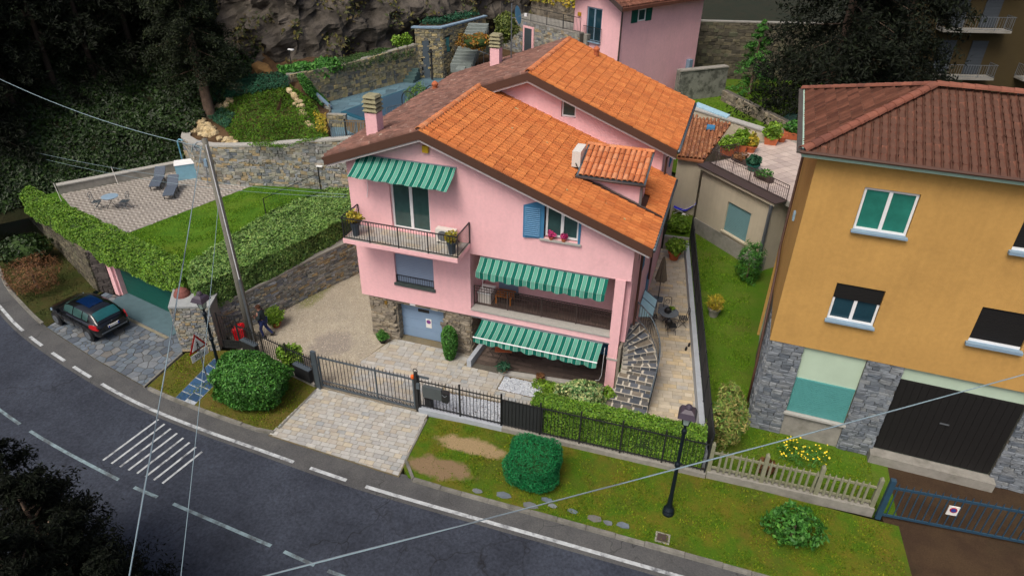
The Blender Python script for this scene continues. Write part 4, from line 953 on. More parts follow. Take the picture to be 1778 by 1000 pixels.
gp = thing('gate_post', 'dark gate post with orange flashing beacon and curled finial', 'post', (4.56, -4.05, 0))
MB().box(4.5, 4.62, -4.1, -3.98, 0, 2.0).build('post', m_iron, gp); MB().lathe((4.42, -4.05, 1.68), [(.07, 0), (.08, .05), (.07, .14), (.02, .17)], 12).build('beacon', mat('orange_beacon', S('#e0621a'), .4), gp)
MB().tube([(4.56+.09*math.cos(a), -4.05, 2.08+.1*math.sin(a)) for a in np.linspace(-1.5, 4.2, 14)], .018, 6).build('finial', m_iron, gp)
MB().box(4.6, 5.1, -4.02, -3.96, 1.75, 1.83).box(4.62, 4.76, -4.2, -4.1, 1.3, 1.55).build('arm_bracket', m_grey_metal, gp)
# front fence on its plinth
pln = thing('fence_plinth', 'low whitish concrete plinth under the iron fence right of the gate', 'wall', (6.5, -4.0, 0)); 
MB().prism([(4.62, -4.14), (4.62, -3.9), (8.15, -3.82), (8.15, -4.06)], -.1, .22).build('plinth', m_whitewall, pln)
MB().prism([(8.15, -4.06), (8.15, -3.82), (15.95, -3.68), (15.95, -3.9)], -.1, .2).build('rough_plinth', m_concrete, pln)
iron_fence('iron_fence', 'dark iron fence of pointed bars above the whitish plinth by the pebbles', [(4.66, -4.02), (8.1, -3.95)], .22, 1.78, .142, 1.72)
F2 = iron_fence('iron_fence', 'dark iron fence of pointed bars in front of the long clipped hedge', [(8.1, -3.95), (15.9, -3.78)], .2, 1.75, .142, 1.73)
MB().prism([(8.12, -3.93), (8.12, -3.91), (9.75, -3.88), (9.75, -3.9)], .3, 1.5).build('screen_panel', mat('charcoal_screen', S('#23282a'), .8, .1), F2)
lb = thing('letter_box', 'grey metal post panel and letter box fixed to the iron fence', 'mailbox', (5.3, -4.1, .9))
MB().box(4.92, 5.72, -4.24, -4.1, 1.0, 1.55).build('panel', mat('grey_box', S('#4a5254'), .5, .05), lb); MB().box(5.76, 6.02, -4.3, -4.1, 1.02, 1.5).build('box', m_iron, lb); MB().tube([(5.79, -4.31, 1.42), (5.86, -4.33, 1.36), (5.92, -4.33, 1.36), (5.99, -4.31, 1.42)], .012, 6).build('flap', m_zinc, lb)
ic = thing('irrigation_box', 'dark grey box standing behind the iron fence beside the gate post', 'box', (5.0, -3.7, 0)); MB().box(4.78, 5.05, -3.85, -3.6, 0, .55).build('body', m_iron, ic); MB().box(4.76, 5.07, -3.87, -3.58, .55, .6).build('lid', m_black, ic)
# left fence and pedestrian gate
LFP = [(-4.72, -3.02), (-.22, -4.06)]
pl2 = thing('fence_footing', 'mossy concrete footing under the iron fence beside the round hedge bush', 'wall', (-2.5, -3.6, 0)); MB().prism([(-4.7, -3.12), (-4.68, -2.94), (-.2, -3.98), (-.22, -4.16)], -.1, .16).build('footing', m_concrete, pl2)
iron_fence('iron_fence', 'dark iron fence of pointed bars between sliding gate and pedestrian gate', LFP, .16, 1.6, .142, 1.5)
bx = thing('fence_box', 'dark sheet metal box hung on the fence next to the sliding gate', 'box', (-.7, -3.9, .3)); MB(Matrix.Translation((-.75, -3.98, .2)) @ Matrix.Rotation(-.23, 4, 'Z')).box(-.5, .42, -.12, .1, 0, .62).build('body', m_iron, bx); MB(Matrix.Translation((-.75, -3.98, .2)) @ Matrix.Rotation(-.23, 4, 'Z')).box(-.52, .44, -.14, .12, .62, .66).build('lid', m_grey_metal, bx)
bx = thing('fence_box', 'dark sheet metal box hung on the fence beside the concrete pole', 'box', (-4.1, -3.2, .3)); MB(Matrix.Translation((-4.0, -3.2, .2)) @ Matrix.Rotation(-.23, 4, 'Z')).box(-.5, .42, -.12, .1, 0, .55).build('body', m_iron, bx); MB(Matrix.Translation((-4.0, -3.2, .2)) @ Matrix.Rotation(-.23, 4, 'Z')).box(-.52, .44, -.14, .12, .55, .59).build('lid', m_grey_metal, bx)
PG = thing('pedestrian_gate', 'narrow dark iron gate next to the stone pier', 'gate', (-5.1, -3.1, 0)); g0, g1 = (-5.55, -3.18), (-4.76, -3.0)
mb = MB()
for z in (.12, .5, 1.86): mb.bar((*g0, z), (*g1, z), .035, .045)
mb.bar((*g0, .1), (*g0, 2.0), .05); mb.bar((*g1, .1), (*g1, 1.9), .05); mb.build('frame', m_iron, PG)
bars(PG, [(x, y, .14, 1.9) for x, y, a in along([g0, g1], .11, False)], .018, m_iron, 'bar', .07)
MB().hexa([(g0[0], g0[1], .12), (g1[0], g1[1], .12), (g1[0], g1[1]+.01, .12), (g0[0], g0[1]+.01, .12)], [(g0[0], g0[1], .5), (g1[0], g1[1], .5), (g1[0], g1[1]+.01, .5), (g0[0], g0[1]+.01, .5)]).build('kick_plate', m_iron, PG)
# stone pier
SP = thing('stone_pier', 'thick rubble stone gate pier with letter panels beside the pedestrian gate', 'pier', (-7, -3, 0))
PP = [(-8.3, -2.35), (-7.2, -3.95), (-5.66, -3.3), (-6.1, -2.25)]
MB().prism(PP, 0, 2.36).build('core', m_mortar_l, SP); MB().prism([(-8.38, -2.3), (-7.22, -4.03), (-5.58, -3.34), (-6.05, -2.2)], 2.36, 2.44).build('capping', m_slab, SP)
T = ashlar(*poly_path([PP[0], PP[1]]), lambda s: 0, lambda s: 2.36, (.07, .14), (.12, .34), .08, R, skip=lambda s, z: 1.1 < s < 1.6 and .55 < z < 1.6)
T += ashlar(*line_path(PP[1], PP[2]), lambda s: 0, lambda s: 2.36, (.07, .14), (.12, .34), .08, R)
pieces('stone', STONES, T, m_rubble, SP, 300, 'stone_field')
Mx = Matrix.Translation((-7.62, -3.42, 0)) @ Matrix.Rotation(math.atan2(-1.6, 1.1), 4, 'Z')
for z in (.62, 1.12): MB(Mx).box(-.22, .26, -.09, .02, z, z+.42).build('letter_panel', mat('dark_panel', S('#39434a'), .5), SP)
# concrete picket fence and blue gate of the ochre house
CFW = thing('picket_wall', 'low mossy stone wall carrying the concrete picket fence', 'wall', (19, -3.6, 0)); MB().prism([(15.98, -3.86), (15.98, -3.6), (21.55, -3.42), (21.6, -3.7)], -.1, .3).build('wall', m_concrete, CFW)
m_conc_l = mat('pale_concrete', S('#85866f'), .9, .18, 5, .3, 25, stain=(S('#6a6a52'), 2.5, .52, .68, .5))
CF = thing('concrete_picket_fence', 'pale concrete picket fence with thick posts in front of the ochre house', 'fence', (16, -3.7, .3))
cp = [(16.02, -3.73), (21.5, -3.56)]; fn, L_ = poly_path(cp); an = math.atan2(cp[1][1]-cp[0][1], cp[1][0]-cp[0][0])
for k in range(4):
    x, y, a = fn(L_*k/3); MB(Matrix.Translation((x, y, 0)) @ Matrix.Rotation(an, 4, 'Z')).hexa([(-.075, -.075, .1), (.075, -.075, .1), (.075, .075, .1), (-.075, .075, .1)], [(-.065, -.065, 1.58), (.065, -.065, 1.58), (.065, .065, 1.58), (-.065, .065, 1.58)]).hexa([(-.065, -.065, 1.58), (.065, -.065, 1.58), (.065, .065, 1.58), (-.065, .065, 1.58)], [(-.02, -.02, 1.68), (.02, -.02, 1.68), (.02, .02, 1.68), (-.02, .02, 1.68)]).build('post', m_conc_l, CF)
mb = MB()
for z in (.48, 1.18): mb.bar((*cp[0], z), (*cp[1], z), .06, .08)
mb.build('rail', m_conc_l, CF)
for k in range(26):
    x, y, a = fn(L_*(k+.5)/26); x += R.gauss(0, .012)
    if min(abs((k+.5)/26-j/3) for j in range(4)) < .02: continue
    t = R.gauss(0, .015); MB(Matrix.Translation((x, y-.05, 0)) @ Matrix.Rotation(an, 4, 'Z')).hexa([(-.04, -.03, .36), (.04, -.03, .36), (.04, .03, .36), (-.04, .03, .36)], [(-.035+t, -.03, 1.28), (.035+t, -.03, 1.28), (.035+t, .03, 1.28), (-.035+t, .03, 1.28)]).hexa([(-.035+t, -.03, 1.28), (.035+t, -.03, 1.28), (.035+t, .03, 1.28), (-.035+t, .03, 1.28)], [(-.006+t, -.01, 1.4), (.006+t, -.01, 1.4), (.006+t, .01, 1.4), (-.006+t, .01, 1.4)]).build('picket', m_conc_l, CF)
m_bluegate = mat('blue_gate_paint', S('#27465c'), .5, .1)
BG = thing('blue_gate', 'blue steel picket gate with no-parking plate before the dark garage', 'gate', (24, -3.6, 0)); b0, b1 = (21.75, -3.75), (27.5, -3.35)
mb = MB(); mb.bar((*b0, 1.5), (*b1, 1.5), .05, .09); mb.bar((*b0, .2), (*b1, .2), .05, .09); mb.build('frame', m_bluegate, BG); bars(BG, [(*b0, 0, 1.85), (*b1, 0, 1.8)], .16, m_bluegate, 'post')
bars(BG, [(x, y, .2, 1.72) for x, y, a in along([b0, b1], .22, False)], .03, m_bluegate, 'bar', .06)
MB(Matrix.Translation((23.75, -3.66, 0)) @ Matrix.Rotation(.07, 4, 'Z')).box(-.16, .16, -.03, .0, .85, 1.25).build('no_parking_plate', m_signwhite, BG)
MB(Matrix.Translation((23.75, -3.70, 1.1)) @ Matrix.Rotation(PI/2, 4, 'X')).lathe((0, 0, -.0), [(.11, 0), (.11, .012)], 18).build('prohibition_ring', m_signred, BG)
MB(Matrix.Translation((23.75, -3.712, 1.1)) @ Matrix.Rotation(PI/2, 4, 'X')).lathe((0, 0, 0), [(.08, 0), (.08, .006)], 18).build('prohibition_disc', mat('sign_blue', S('#2a3f8c'), .5), BG)
# terrace side wall + dark screen fence
SW = thing('terrace_wall', 'long low pale wall along the side terrace of the pink house', 'wall', (15, 3, 0)); w0, w1 = (15.95, -3.4), (13.45, 14.0)
MB().prism([w0, (w0[0]-.22, w0[1]), (w1[0]-.22, w1[1]), w1], -.1, .55).build('wall', m_whitewall, SW)
m_screen = mat('dark_screen', S('#1f2426'), .85, .1)
SF = thing('screen_fence', 'dark iron fence with charcoal screening along the side terrace wall', 'fence', (15, 3, .5)); s0, s1 = (15.96, -3.5), (13.5, 14.2)
mb = MB(); mb.bar((*s0, 1.8), (*s1, 1.8), .05, .06); mb.bar((*s0, .68), (*s1, .68), .05, .05); mb.build('rails', m_iron, SF)
bars(SF, [(x, y, .5, 1.9) for x, y, a in along([s0, s1], 1.6)], .06, m_iron, 'post'); PA = along([s0, s1], 1.6)
for a, b in zip(PA, PA[1:]): MB().prism([(a[0], a[1]+.03), (b[0], b[1]-.03), (b[0]+.02, b[1]-.03), (a[0]+.02, a[1]+.03)], .62, 1.78).build('screen_panel', m_screen, SF)
MB().prism([(12.1, 13.3), (12.1, 13.5), (13.5, 13.6), (13.5, 13.4)], -.1, .85).build('end_wall', m_concrete, SW)
# garden behind the terrace end wall
struct(MB().prism([(12.1, 13.5), (13.5, 13.6), (13.2, 24), (12.1, 24)], -.1, .7), 'back_garden_lawn', m_lawn2)

# ================================================================== LOWER GARAGE AND RETAINING WALLS (left)
LZ = 2.4
GA = thing('lower_garage', 'pink framed garage with wide dark green door under the hedge', 'garage', (-10.8, -1.8, 0))
g0, g1 = np.array((-13.5, -1.2)), np.array((-8.3, -2.35)); L_ = np.linalg.norm(g1-g0); an = math.atan2(*(g1-g0)[::-1]); GM = Matrix.Translation((g0[0], g0[1], 0)) @ Matrix.Rotation(an, 4, 'Z')
MB(GM).box(-.35, .0, -.02, .6, 0, 2.1).box(.0, .12, .1, .6, 0, 2.1).box(L_-.12, L_, .1, .6, 0, 2.1).box(-.35, L_, -.02, .6, 2.1, 2.38).build('frame', m_pink, GA)
gd = MB(GM).box(.12, L_-.12, .35, .42, .03, 2.1).build('garage_door', m_dgreen, GA)
for k in range(8): MB(GM).box(.14, L_-.14, .335, .35, .05+k*.255, .05+k*.255+.245).build('door_slat', m_dgreen, gd)
def stone_wall_thing(name, label, P, z0, z1, hr, lr, m, mort, cap=300, coping=None, thick=.4, depth=.1, group=None):
    z0f = z0 if callable(z0) else (lambda s: z0); z1f = z1 if callable(z1) else (lambda s: z1)
    t = thing(name, label, 'wall', (P[0][0], P[0][1], z0f(0)), group); fn, L = poly_path(P); n = max(2, int(L/.5)); mb = MB(); cp_ = MB(); Q = [fn(L*k/n) for k in range(n+1)]
    for k in range(n):
        a, b = Q[k], Q[k+1]; na = (-math.sin(a[2]), math.cos(a[2])); nb = (-math.sin(b[2]), math.cos(b[2])); sa, sb = L*k/n, L*(k+1)/n
        def quad(o0, o1, za, zb_): return [(a[0]+na[0]*o0, a[1]+na[1]*o0, za), (b[0]+nb[0]*o0, b[1]+nb[1]*o0, zb_), (b[0]+nb[0]*o1, b[1]+nb[1]*o1, zb_), (a[0]+na[0]*o1, a[1]+na[1]*o1, za)]
        mb.hexa(quad(.02, thick, z0f(sa), z0f(sb)), quad(.02, thick, z1f(sa), z1f(sb)))
        if coping: cp_.hexa(quad(-.08, thick+.04, z1f(sa), z1f(sb)), quad(-.08, thick+.04, z1f(sa)+.09, z1f(sb)+.09))
    mb.build('core', mort, t)
    if coping: cp_.build('coping', coping, t)
    pieces('stone', STONES, ashlar(fn, L, z0f, z1f, hr, lr, depth, R, tilt=.07 if m in (m_rubble, m_ochre) else .02), m, t, cap, 'stone_field')
    return t
stone_wall_thing('retaining_wall', 'rough grey retaining wall beside the gravel yard below the hedge', [(-6.15, -2.6), (-4.98, .32), (-4.46, 1.97), (-3.25, 4.94), (-1.2, 9.4)], 0, lambda s: 1.75+.035*s, (.09, .2), (.15, .45), m_rubble, m_mortar, 300, m_concrete)
stone_wall_thing('garden_wall', 'long dark mossy stone wall left of the lower garage under the hedge', [(-25.5, 3.9), (-21.5, 2.0), (-15.4, -1.0), (-14.75, -1.25)], 0, 2.35, (.1, .2), (.2, .5), mat('dark_mossy_stone', [S('#4e4a3e'), S('#5d584a'), S('#423f36'), S('#6a6450'), S('#575a48')], .9, .25, 4, .5, 16, rnd=.15), m_mortar, 300)
stone_wall_thing('garage_side_wall', 'short dark block wall between the mossy wall and the pink garage frame', [(-14.7, -1.2), (-13.85, -1.12)], 0, 2.35, (.16, .24), (.25, .5), mat('dark_block', [S('#3f3a38'), S('#4d4744'), S('#35312f')], .9, .2, 4, .5, 16, rnd=.12), m_mortar_l)

# ================================================================== OCHRE HOUSE (right)
OA = -.035; OM = Matrix.Translation((17.32, -.55, 0)) @ Matrix.Rotation(OA, 4, 'Z')
O = thing('ochre_house', 'tall ochre house with stone ground floor, white windows and dark red hipped roof', 'house', (17.32, -.55, 0))
OB, OE, OW, OD = 4.27, 11.4, 15, 6.7
wl = MB(OM); wall_strips(wl, [0, OW], OB, OE, [(1.55, 3.12, 9.08, 10.55), (1.6, 3.1, 5.62, 7.08), (5.9, 7.4, 5.8, 7.15), (5.95, 7.4, 9.2, 10.55)], 0, .16)
wl.face((0, OD, OB), (0, 0, OB), (0, 0, OE), (0, OD, OE)); wl.face((0, 0, OB), (0, .3, OB), (OW, .3, OB), (OW, 0, OB)); wl.face((OW, OD, 0), (0, OD, 0), (0, OD, OE), (OW, OD, OE)); wl.face((0, 0, OB), (0, OD, OB), (.25, OD, OB), (.25, 0, OB))
wl.build('wall', m_ochrewall, O)
MB(OM).box(.12, OW, .14, OD, 0, OB-.005).build('ground_storey', m_greenwhite, O)
for q in ((.1, 1.2, .06, .2), (3.3, 4.5, .06, .2), (8.35, 9.6, .06, .2), (.05, .099, .1, 5)): MB(OM).box(*q, 0, OB-.01).build('stone_backing', m_mortar, O)
def OP(x, y): v = OM @ Vector((x, y, 0)); return (v[0], v[1])
T = []
for x0, x1 in ((.06, 1.22), (3.3, 4.5), (8.35, 9.6)): T += ashlar(*line_path(OP(x0, .06), OP(x1, .06)), lambda s: 0, lambda s: OB-.02, (.1, .2), (.18, .5), .09, R)
T += ashlar(*line_path(OP(.06, 2.6), OP(.06, .06)), lambda s: 0, lambda s: OB-.02, (.1, .2), (.18, .5), .09, R)
pieces('stone', STONES, T, m_stone_grey, O, 300, 'stone_field')
MB(OM).box(1.22, 3.3, .08, .14, 0, 1.1).build('concrete_panel', m_concrete, O)
rb = MB(OM).box(1.24, 3.28, .1, .14, 1.2, 2.8).build('roller_shutter', m_teal, O)
for k in range(18): MB(OM).box(1.25, 3.27, .085, .1, 1.21+k*.088, 1.285+k*.088).build('slat', m_teal, rb)
MB(OM).box(1.15, 3.36, -.06, .14, 1.1, 1.19).build('sill', m_granite, O)
m_dgar = mat('vignetted_brown_door', S('#0e0d0d'), .7, .15, 3)  # door brown taken nearly black, edge vignette put into the colour
og = MB(OM).box(4.52, 8.33, .1, .14, .42, 3.7).build('garage_door', m_dgar, O)
for k in range(16): MB(OM).box(4.54+k*.2365, 4.54+k*.2365+.226, .075, .1, .44, 3.66).build('door_board', m_dgar, og)
MB(OM).box(4.4, 8.5, -.35, .1, 0, .4).build('door_step', m_concrete, O); MB(OM).box(6.2, 6.5, .04, .075, 2.2, 2.24).build('door_handle', m_zinc, og)
gg = mat('green_curtain_glass', S('#2a7568'), .08, .2, 2, spec=.7)
m_bsill = mat('blue_grey_sill', S('#7f98ab'), .7, .1)
window(O, OM, 1.57, 3.1, 9.1, 10.53, .1, 2, .07, gm=gg, sill=(m_bsill, .26))
window(O, OM, 1.62, 3.08, 5.64, 6.72, .1, 2, .07, gm=m_glass_blue, sill=(m_bsill, .26)); bl = MB(OM).box(1.62, 3.08, .05, .09, 6.5, 7.06).build('roller_blind', m_dgar, O)
for k in range(7): MB(OM).box(1.63, 3.07, .04, .05, 6.51+k*.078, 6.58+k*.078).build('slat', m_dgar, bl)
for x0, x1, z0, z1 in ((5.92, 7.38, 5.82, 7.13), (5.97, 7.38, 9.22, 10.53)):
    bl = MB(OM).box(x0, x1, .06, .1, z0+.1, z1).build('roller_blind', m_dgar, O); MB(OM).box(x0-.08, x1+.08, -.16, .1, z0-.1, z0-.0).build('sill', m_bsill, O); MB(OM).box(x0, x1, .04, .1, z0, z0+.09).build('window_frame', m_white, O)
    for k in range(15): MB(OM).box(x0+.01, x1-.01, .05, .06, z0+.11+k*.08, z0+.18+k*.08).build('slat', m_dgar, bl)
MB(OM).box(-.07, .0, 2.6, 2.9, 7.9, 8.2).box(-.07, 0, 5.0, 5.25, 10.4, 10.7).build('wall_box', mat('pale_blue_box', S('#9cc0d4'), .6), O)
MB(OM).tube([(-.12, 4.6, 11.3), (-.12, 4.4, 10.9), (-.12, 4.3, 6.0), (-.12, 3.3, 5.6), (-.14, 1.2, 2.2), (-.12, 1.0, .1)], .05, 8).build('downpipe', m_brown, O, True)
# hipped roof: eave box, hip planes
e0, y0, y1 = -.52, -.42, OD+.3; ez, pk = 11.58, 1.46; hd = (y1-y0)/2; xr = e0+hd; rw = OW+.5; rz = ez+pk
MB(OM).box(e0+.02, rw, y0+.02, y1-.02, OE-.02, OE+.06).box(e0, rw, y0, y0+.05, OE+.02, ez+.0).box(e0, e0+.05, y0+.05, y1, OE+.02, ez).build('eave', m_ogutter, O)
mb = MB(OM); ym = y0+hd
mb.face((e0, y0, ez-.05), (rw, y0, ez-.05), (rw, ym, rz-.05), (xr, ym, rz-.05)); mb.face((e0, y1, ez-.05), (e0, y0, ez-.05), (xr, ym, rz-.05)); mb.face((rw, y1, ez-.05), (e0, y1, ez-.05), (xr, ym, rz-.05), (rw, ym, rz-.05))
orf = mb.build('roof', bpy.data.materials['roof_underlay'], O); inv = OM.inverted()
def wv(v): return OM.to_3x3() @ Vector(v)
sl_ = math.hypot(hd, pk); nb = int(sl_/.36); na = int((rw-e0)/.24)
tile_field(orf, m_tile_dark, OM @ Vector((e0, ym, rz+.03)), wv((1, 0, 0)), wv((0, -hd, -pk)), na, nb, .24, sl_/nb, cap=300, keep=lambda p: (lambda q: q[0]-e0 > (q[1]-y0)-.02)(inv @ p), tm=tile_tmpl(.24, .36, .07, .075, st=.085))
na2 = int((y1-y0)/.24)
tile_field(orf, m_tile_dark, OM @ Vector((xr, y1, rz+.03)), wv((0, -1, 0)), wv((-hd, 0, -pk)), na2, nb, .24, sl_/nb, cap=0, keep=lambda p: (lambda q: abs(q[1]-ym) < (q[0]-e0)*-1+hd-(hd-(q[0]-e0))*0 if False else min(q[1]-y0, y1-q[1]) > (q[0]-e0)-.02)(inv @ p), tm=tile_tmpl(.24, .36, .07, .075, st=.085))
m_hip = mat('hip_tile', [S('#7a4838'), S('#84513f'), S('#6c4134')], .85, .15, 5, rnd=.1)
ridge_caps(orf, OM @ Vector((e0, y0, ez+.02)), OM @ Vector((xr, ym, rz+.03)), .15, m_hip); ridge_caps(orf, OM @ Vector((e0, y1, ez+.02)), OM @ Vector((xr, ym, rz+.03)), .13, m_hip); ridge_caps(orf, OM @ Vector((xr, ym, rz+.03)), OM @ Vector((rw, ym, rz+.03)), .15, m_hip)
MB(OM).tube([(e0-.06, y0-.06, ez-.02), (rw, y0-.06, ez-.02)], .06, 8).build('gutter', m_brown, O); MB(OM).box(e0-.16, e0, y0-.1, y1, ez-.06, ez+.0).build('gutter', mat('dark_gutter', S('#4a4540'), .9, .2, 4), O)

# ================================================================== CREAM ANNEX WITH ROOF TERRACE
A0, A1 = np.array((13.55, 16.3)), np.array((17.5, 12.45)); adir = (A1-A0)/np.linalg.norm(A1-A0); an = math.atan2(adir[1], adir[0]); AL = float(np.linalg.norm(A1-A0)); AM = Matrix.Translation((A0[0], A0[1], 0)) @ Matrix.Rotation(an, 4, 'Z')
AX = thing('cream_annex', 'cream flat-roofed annex with blue-grey roller shutter and tiled roof terrace', 'building', (A0[0], A0[1], 0)); AZ = 4.1; AD = 8.5
mb = MB(AM); wall_strips(mb, [0, AL], .9, AZ, [(2.35, 4.15, 1.15, 2.95)], 0, .16); mb.face((0, AD, 0), (0, 0, 0), (0, 0, AZ), (0, AD, AZ)); mb.face((AL, 0, 0), (AL, AD, 0), (AL, AD, AZ), (AL, 0, AZ)); mb.build('wall', m_cream, AX)
MB(AM).box(-.04, AL+.04, -.05, .3, 0, .9).build('plinth', m_concrete, AX)
rb = MB(AM).box(2.35, 4.15, .1, .14, 1.15, 2.95).build('roller_shutter', mat('blue_grey_shutter', S('#6d9499'), .6, .05), AX)
for k in range(19): MB(AM).box(2.36, 4.14, .085, .1, 1.17+k*.0935, 1.25+k*.0935).build('slat', rb.data.materials[0], rb)
MB(AM).box(2.25, 4.25, -.1, .14, 1.06, 1.145).build('sill', m_cream, AX)
MB(AM).box(-.2, AL+.2, -.25, .05, AZ-.02, AZ+.16).build('parapet', m_cream, AX); MB(AM).box(-.28, AL+.3, -.32, .55, AZ+.16, AZ+.2).build('ledge', m_iron_brown, AX)
MB(AM).box(-.2, AL+5.5, .55, 2.5, AZ-.1, AZ+.17).box(-1.6, AL+5.5, 2.5, AD, AZ-.1, AZ+.168).build('terrace_slab', m_concrete, AX)
m_ttile = mat('pinkish_terrace_tile', [S('#b9a9a0'), S('#c4b5ab'), S('#ae9f98')], .6, .08, 4, rnd=.06)
for i in range(-2, 17):
    for j in range(12):
        if i < 0 and j < 4: continue
        MB(AM).box(-.1+i*.6, -.1+i*.6+.57, .62+j*.6, .62+j*.6+.57, AZ+.17, AZ+.185).build('terrace_tile', m_ttile, AX)
def AP(x, y): v = AM @ Vector((x, y, 0)); return (v[0], v[1])
railing(AX, [AP(-.1, 2.6), AP(-.1, .45), AP(AL+.3, .45)], AZ+.2, AZ+1.05, m_iron_brown, .13, .018, 1.4, .04, midrails=(AZ+.85,))
MB(AM).box(AL+.0, AL+.12, -.35, -.2, 0, AZ).build('downpipe', m_zinc, AX)
# shed with old orange tiles
SH = thing('tiled_shed', 'small shed with weathered orange tiled lean-to roof behind the pink house', 'shed', (12.6, 20, 0))
S0, S1, S2, S3 = [np.array(q) for q in ((11.9, 17.0, 4.3), (13.45, 16.8, 4.3), (14.6, 22.0, 5.1), (11.8, 22.6, 5.1))]
MB().hexa([tuple(q-np.array((0, 0, .12))) for q in (S0, S1, S2, S3)], [tuple(q) for q in (S0, S1, S2, S3)]).build('roof', m_shedtile, SH)
MB().prism([(11.95, 17.3), (13.4, 17.0), (14.4, 21.6), (11.95, 22.3)], 0, 4.1).build('wall', m_cream, SH)
ea = Vector(S1-S0).normalized(); eb = Vector((.1, -5.4, -.8)).normalized(); ea = (ea-eb*ea.dot(eb)).normalized()
poly = [(q[0], q[1]) for q in (S0, S1, S2, S3)]
def inpoly(x, y, P):
    c = False; n = len(P)
    for k in range(n):
        a, b = P[k], P[(k+1) % n]
        if (a[1] > y) != (b[1] > y) and x < (b[0]-a[0])*(y-a[1])/(b[1]-a[1])+a[0]: c = not c
    return c
tile_field(SH, m_shedtile, (15.8, 22.7, 5.28), -ea, eb, 20, 17, .235, .36, cap=300, keep=lambda p: inpoly(p[0], p[1], poly), tm=tile_tmpl(.235, .36, .085))
MB().box(13.2, 13.7, 20.6, 21.2, 5.0, 5.16).build('skylight', m_blue, SH)
# walls behind the shed
stone_wall_thing('coping_wall', 'plastered garden wall with wide stone coping behind the tiled shed', [(11.0, 25.4), (16.9, 21.5)], 3.0, 4.95, (.25, .4), (.5, .9), m_cream, m_cream, 300, m_granite, .5, .03)
bt = thing('blue_tarpaulin', 'pale blue sheet lying folded on the wide wall coping', 'tarpaulin', (12, 25, 5.05)); MB().prism([xy(1205, 183, 5.1), xy(1262, 205, 5.1), xy(1268, 200, 5.1), xy(1212, 178, 5.1)], 5.05, 5.12).build('sheet', mat('pale_blue_sheet', S('#9fc4d6'), .5, .1, 4), bt)
struct(MB().prism([(10.5, 26), (17.2, 21.6), (24, 24), (24, 40), (10, 40)], 0, 3.9), 'upper_lawn', m_lawn2)
grass('grass', [(10.8, 26.2), (17, 22), (18, 26), (16, 34), (11, 34)], 9000, 3.9, m_grassblade, 'upper lawn behind the stone coping wall', .07)
stone_wall_thing('weathered_wall', 'streaked grey plaster wall with rounded coping beside the upper lawn', [(10.4, 30.0), (13.7, 32.8)], 3.9, 6.1, (.5, .8), (.8, 1.5), m_wall_old, m_wall_old, 300, m_concrete, .5, .02)
stone_wall_thing('low_stone_wall', 'low dark rubble wall crossing the upper lawn', [(13.6, 31.5), (18.5, 24.5)], 3.9, 4.7, (.12, .22), (.2, .45), m_stone, m_mortar, 120, None, .4)

# ================================================================== REAR PINK HOUSE
k0 = D(1080, 30, 46); RC = np.array((6.3, 26.1)); RA = math.radians(-32); RM = Matrix.Translation((RC[0], RC[1], 0)) @ Matrix.Rotation(RA, 4, 'Z')
RH = thing('rear_pink_house', 'smaller pink house with brown tiled roof standing behind the main house', 'house', (RC[0], RC[1], 4))
RZ0, RZ1 = 4.0, 11.15; RW, RD = 4.6, 9.0
mb = MB(RM); gt = lambda x: RZ1+min(x+RW, -x)*.5+.0
wall_strips(mb, [-RW, -RW/2, 0], RZ0, gt, [(-3.35, -1.85, 8.25, 10.55)], 0, .14)
mb.face((0, 0, RZ0), (0, RD, RZ0), (0, RD, RZ1), (0, 0, RZ1)); mb.face((-RW, RD, RZ0), (-RW, 0, RZ0), (-RW, 0, RZ1), (-RW, RD, RZ1)); mb.build('wall', m_pink, RH)
window(RH, RM, -3.33, -1.87, 8.28, 10.53, .1, 2, .08, fm=m_bsill, gm=m_glass_blue, sill=(m_bsill, .3))
o = MB(RM); o.bar((-3.5, -.12, 9.25), (-1.7, -.12, 9.25), .04); o.bar((-3.5, -.12, 8.35), (-1.7, -.12, 8.35), .04); o = o.build('window_rail', m_iron, RH)
bars(o, [(*((RM @ Vector((-3.5+k*.13, -.12, 0)))[:2]), 8.35, 9.25) for k in range(15)], .018, m_iron, 'baluster')
MB(RM).box(-4.2, -3.9, -.08, 0, 9.8, 10.05).build('alarm_box', mat('yellow_alarm', S('#b58f22'), .5), RH)
MB(RM).tube([(0.06, -.06, 11.0), (.06, -.06, 4.0)], .06, 8).build('downpipe', m_iron_brown, RH)
mb = MB(RM)
for sx in (-1, 1):
    xa, xb = (-RW-.7, -RW/2) if sx < 0 else (.7, -RW/2)
    za, zb_ = RZ1-.35, RZ1+RW/4*1.0
    mb.hexa([(xa, -.8, za), (xb, -.8, zb_), (xb, RD+.5, zb_), (xa, RD+.5, za)], [(xa, -.8, za+.22), (xb, -.8, zb_+.22), (xb, RD+.5, zb_+.22), (xa, RD+.5, za+.22)])
rro = mb.build('roof', m_tile_dark, RH)
sp = Vector((3.0, 0, -(RW/4+.35))).normalized()
tile_field(rro, m_tile_dark, RM @ Vector((-RW/2, RD+.5, RZ1+RW/4+.22)), RM.to_3x3() @ Vector((0, -1, 0)), RM.to_3x3() @ sp, 42, 9, .245, .36, cap=0, tm=tile_tmpl(.245, .36, .085))
MB(RM).hexa([(.7, -.84, RZ1-.4), (-RW/2, -.84, RZ1+RW/4-.05), (-RW/2, -.79, RZ1+RW/4-.05), (.7, -.79, RZ1-.4)], [(.7, -.84, RZ1-.08), (-RW/2, -.84, RZ1+RW/4+.27), (-RW/2, -.79, RZ1+RW/4+.27), (.7, -.79, RZ1-.08)]).build('bargeboard', m_iron_brown, RH)
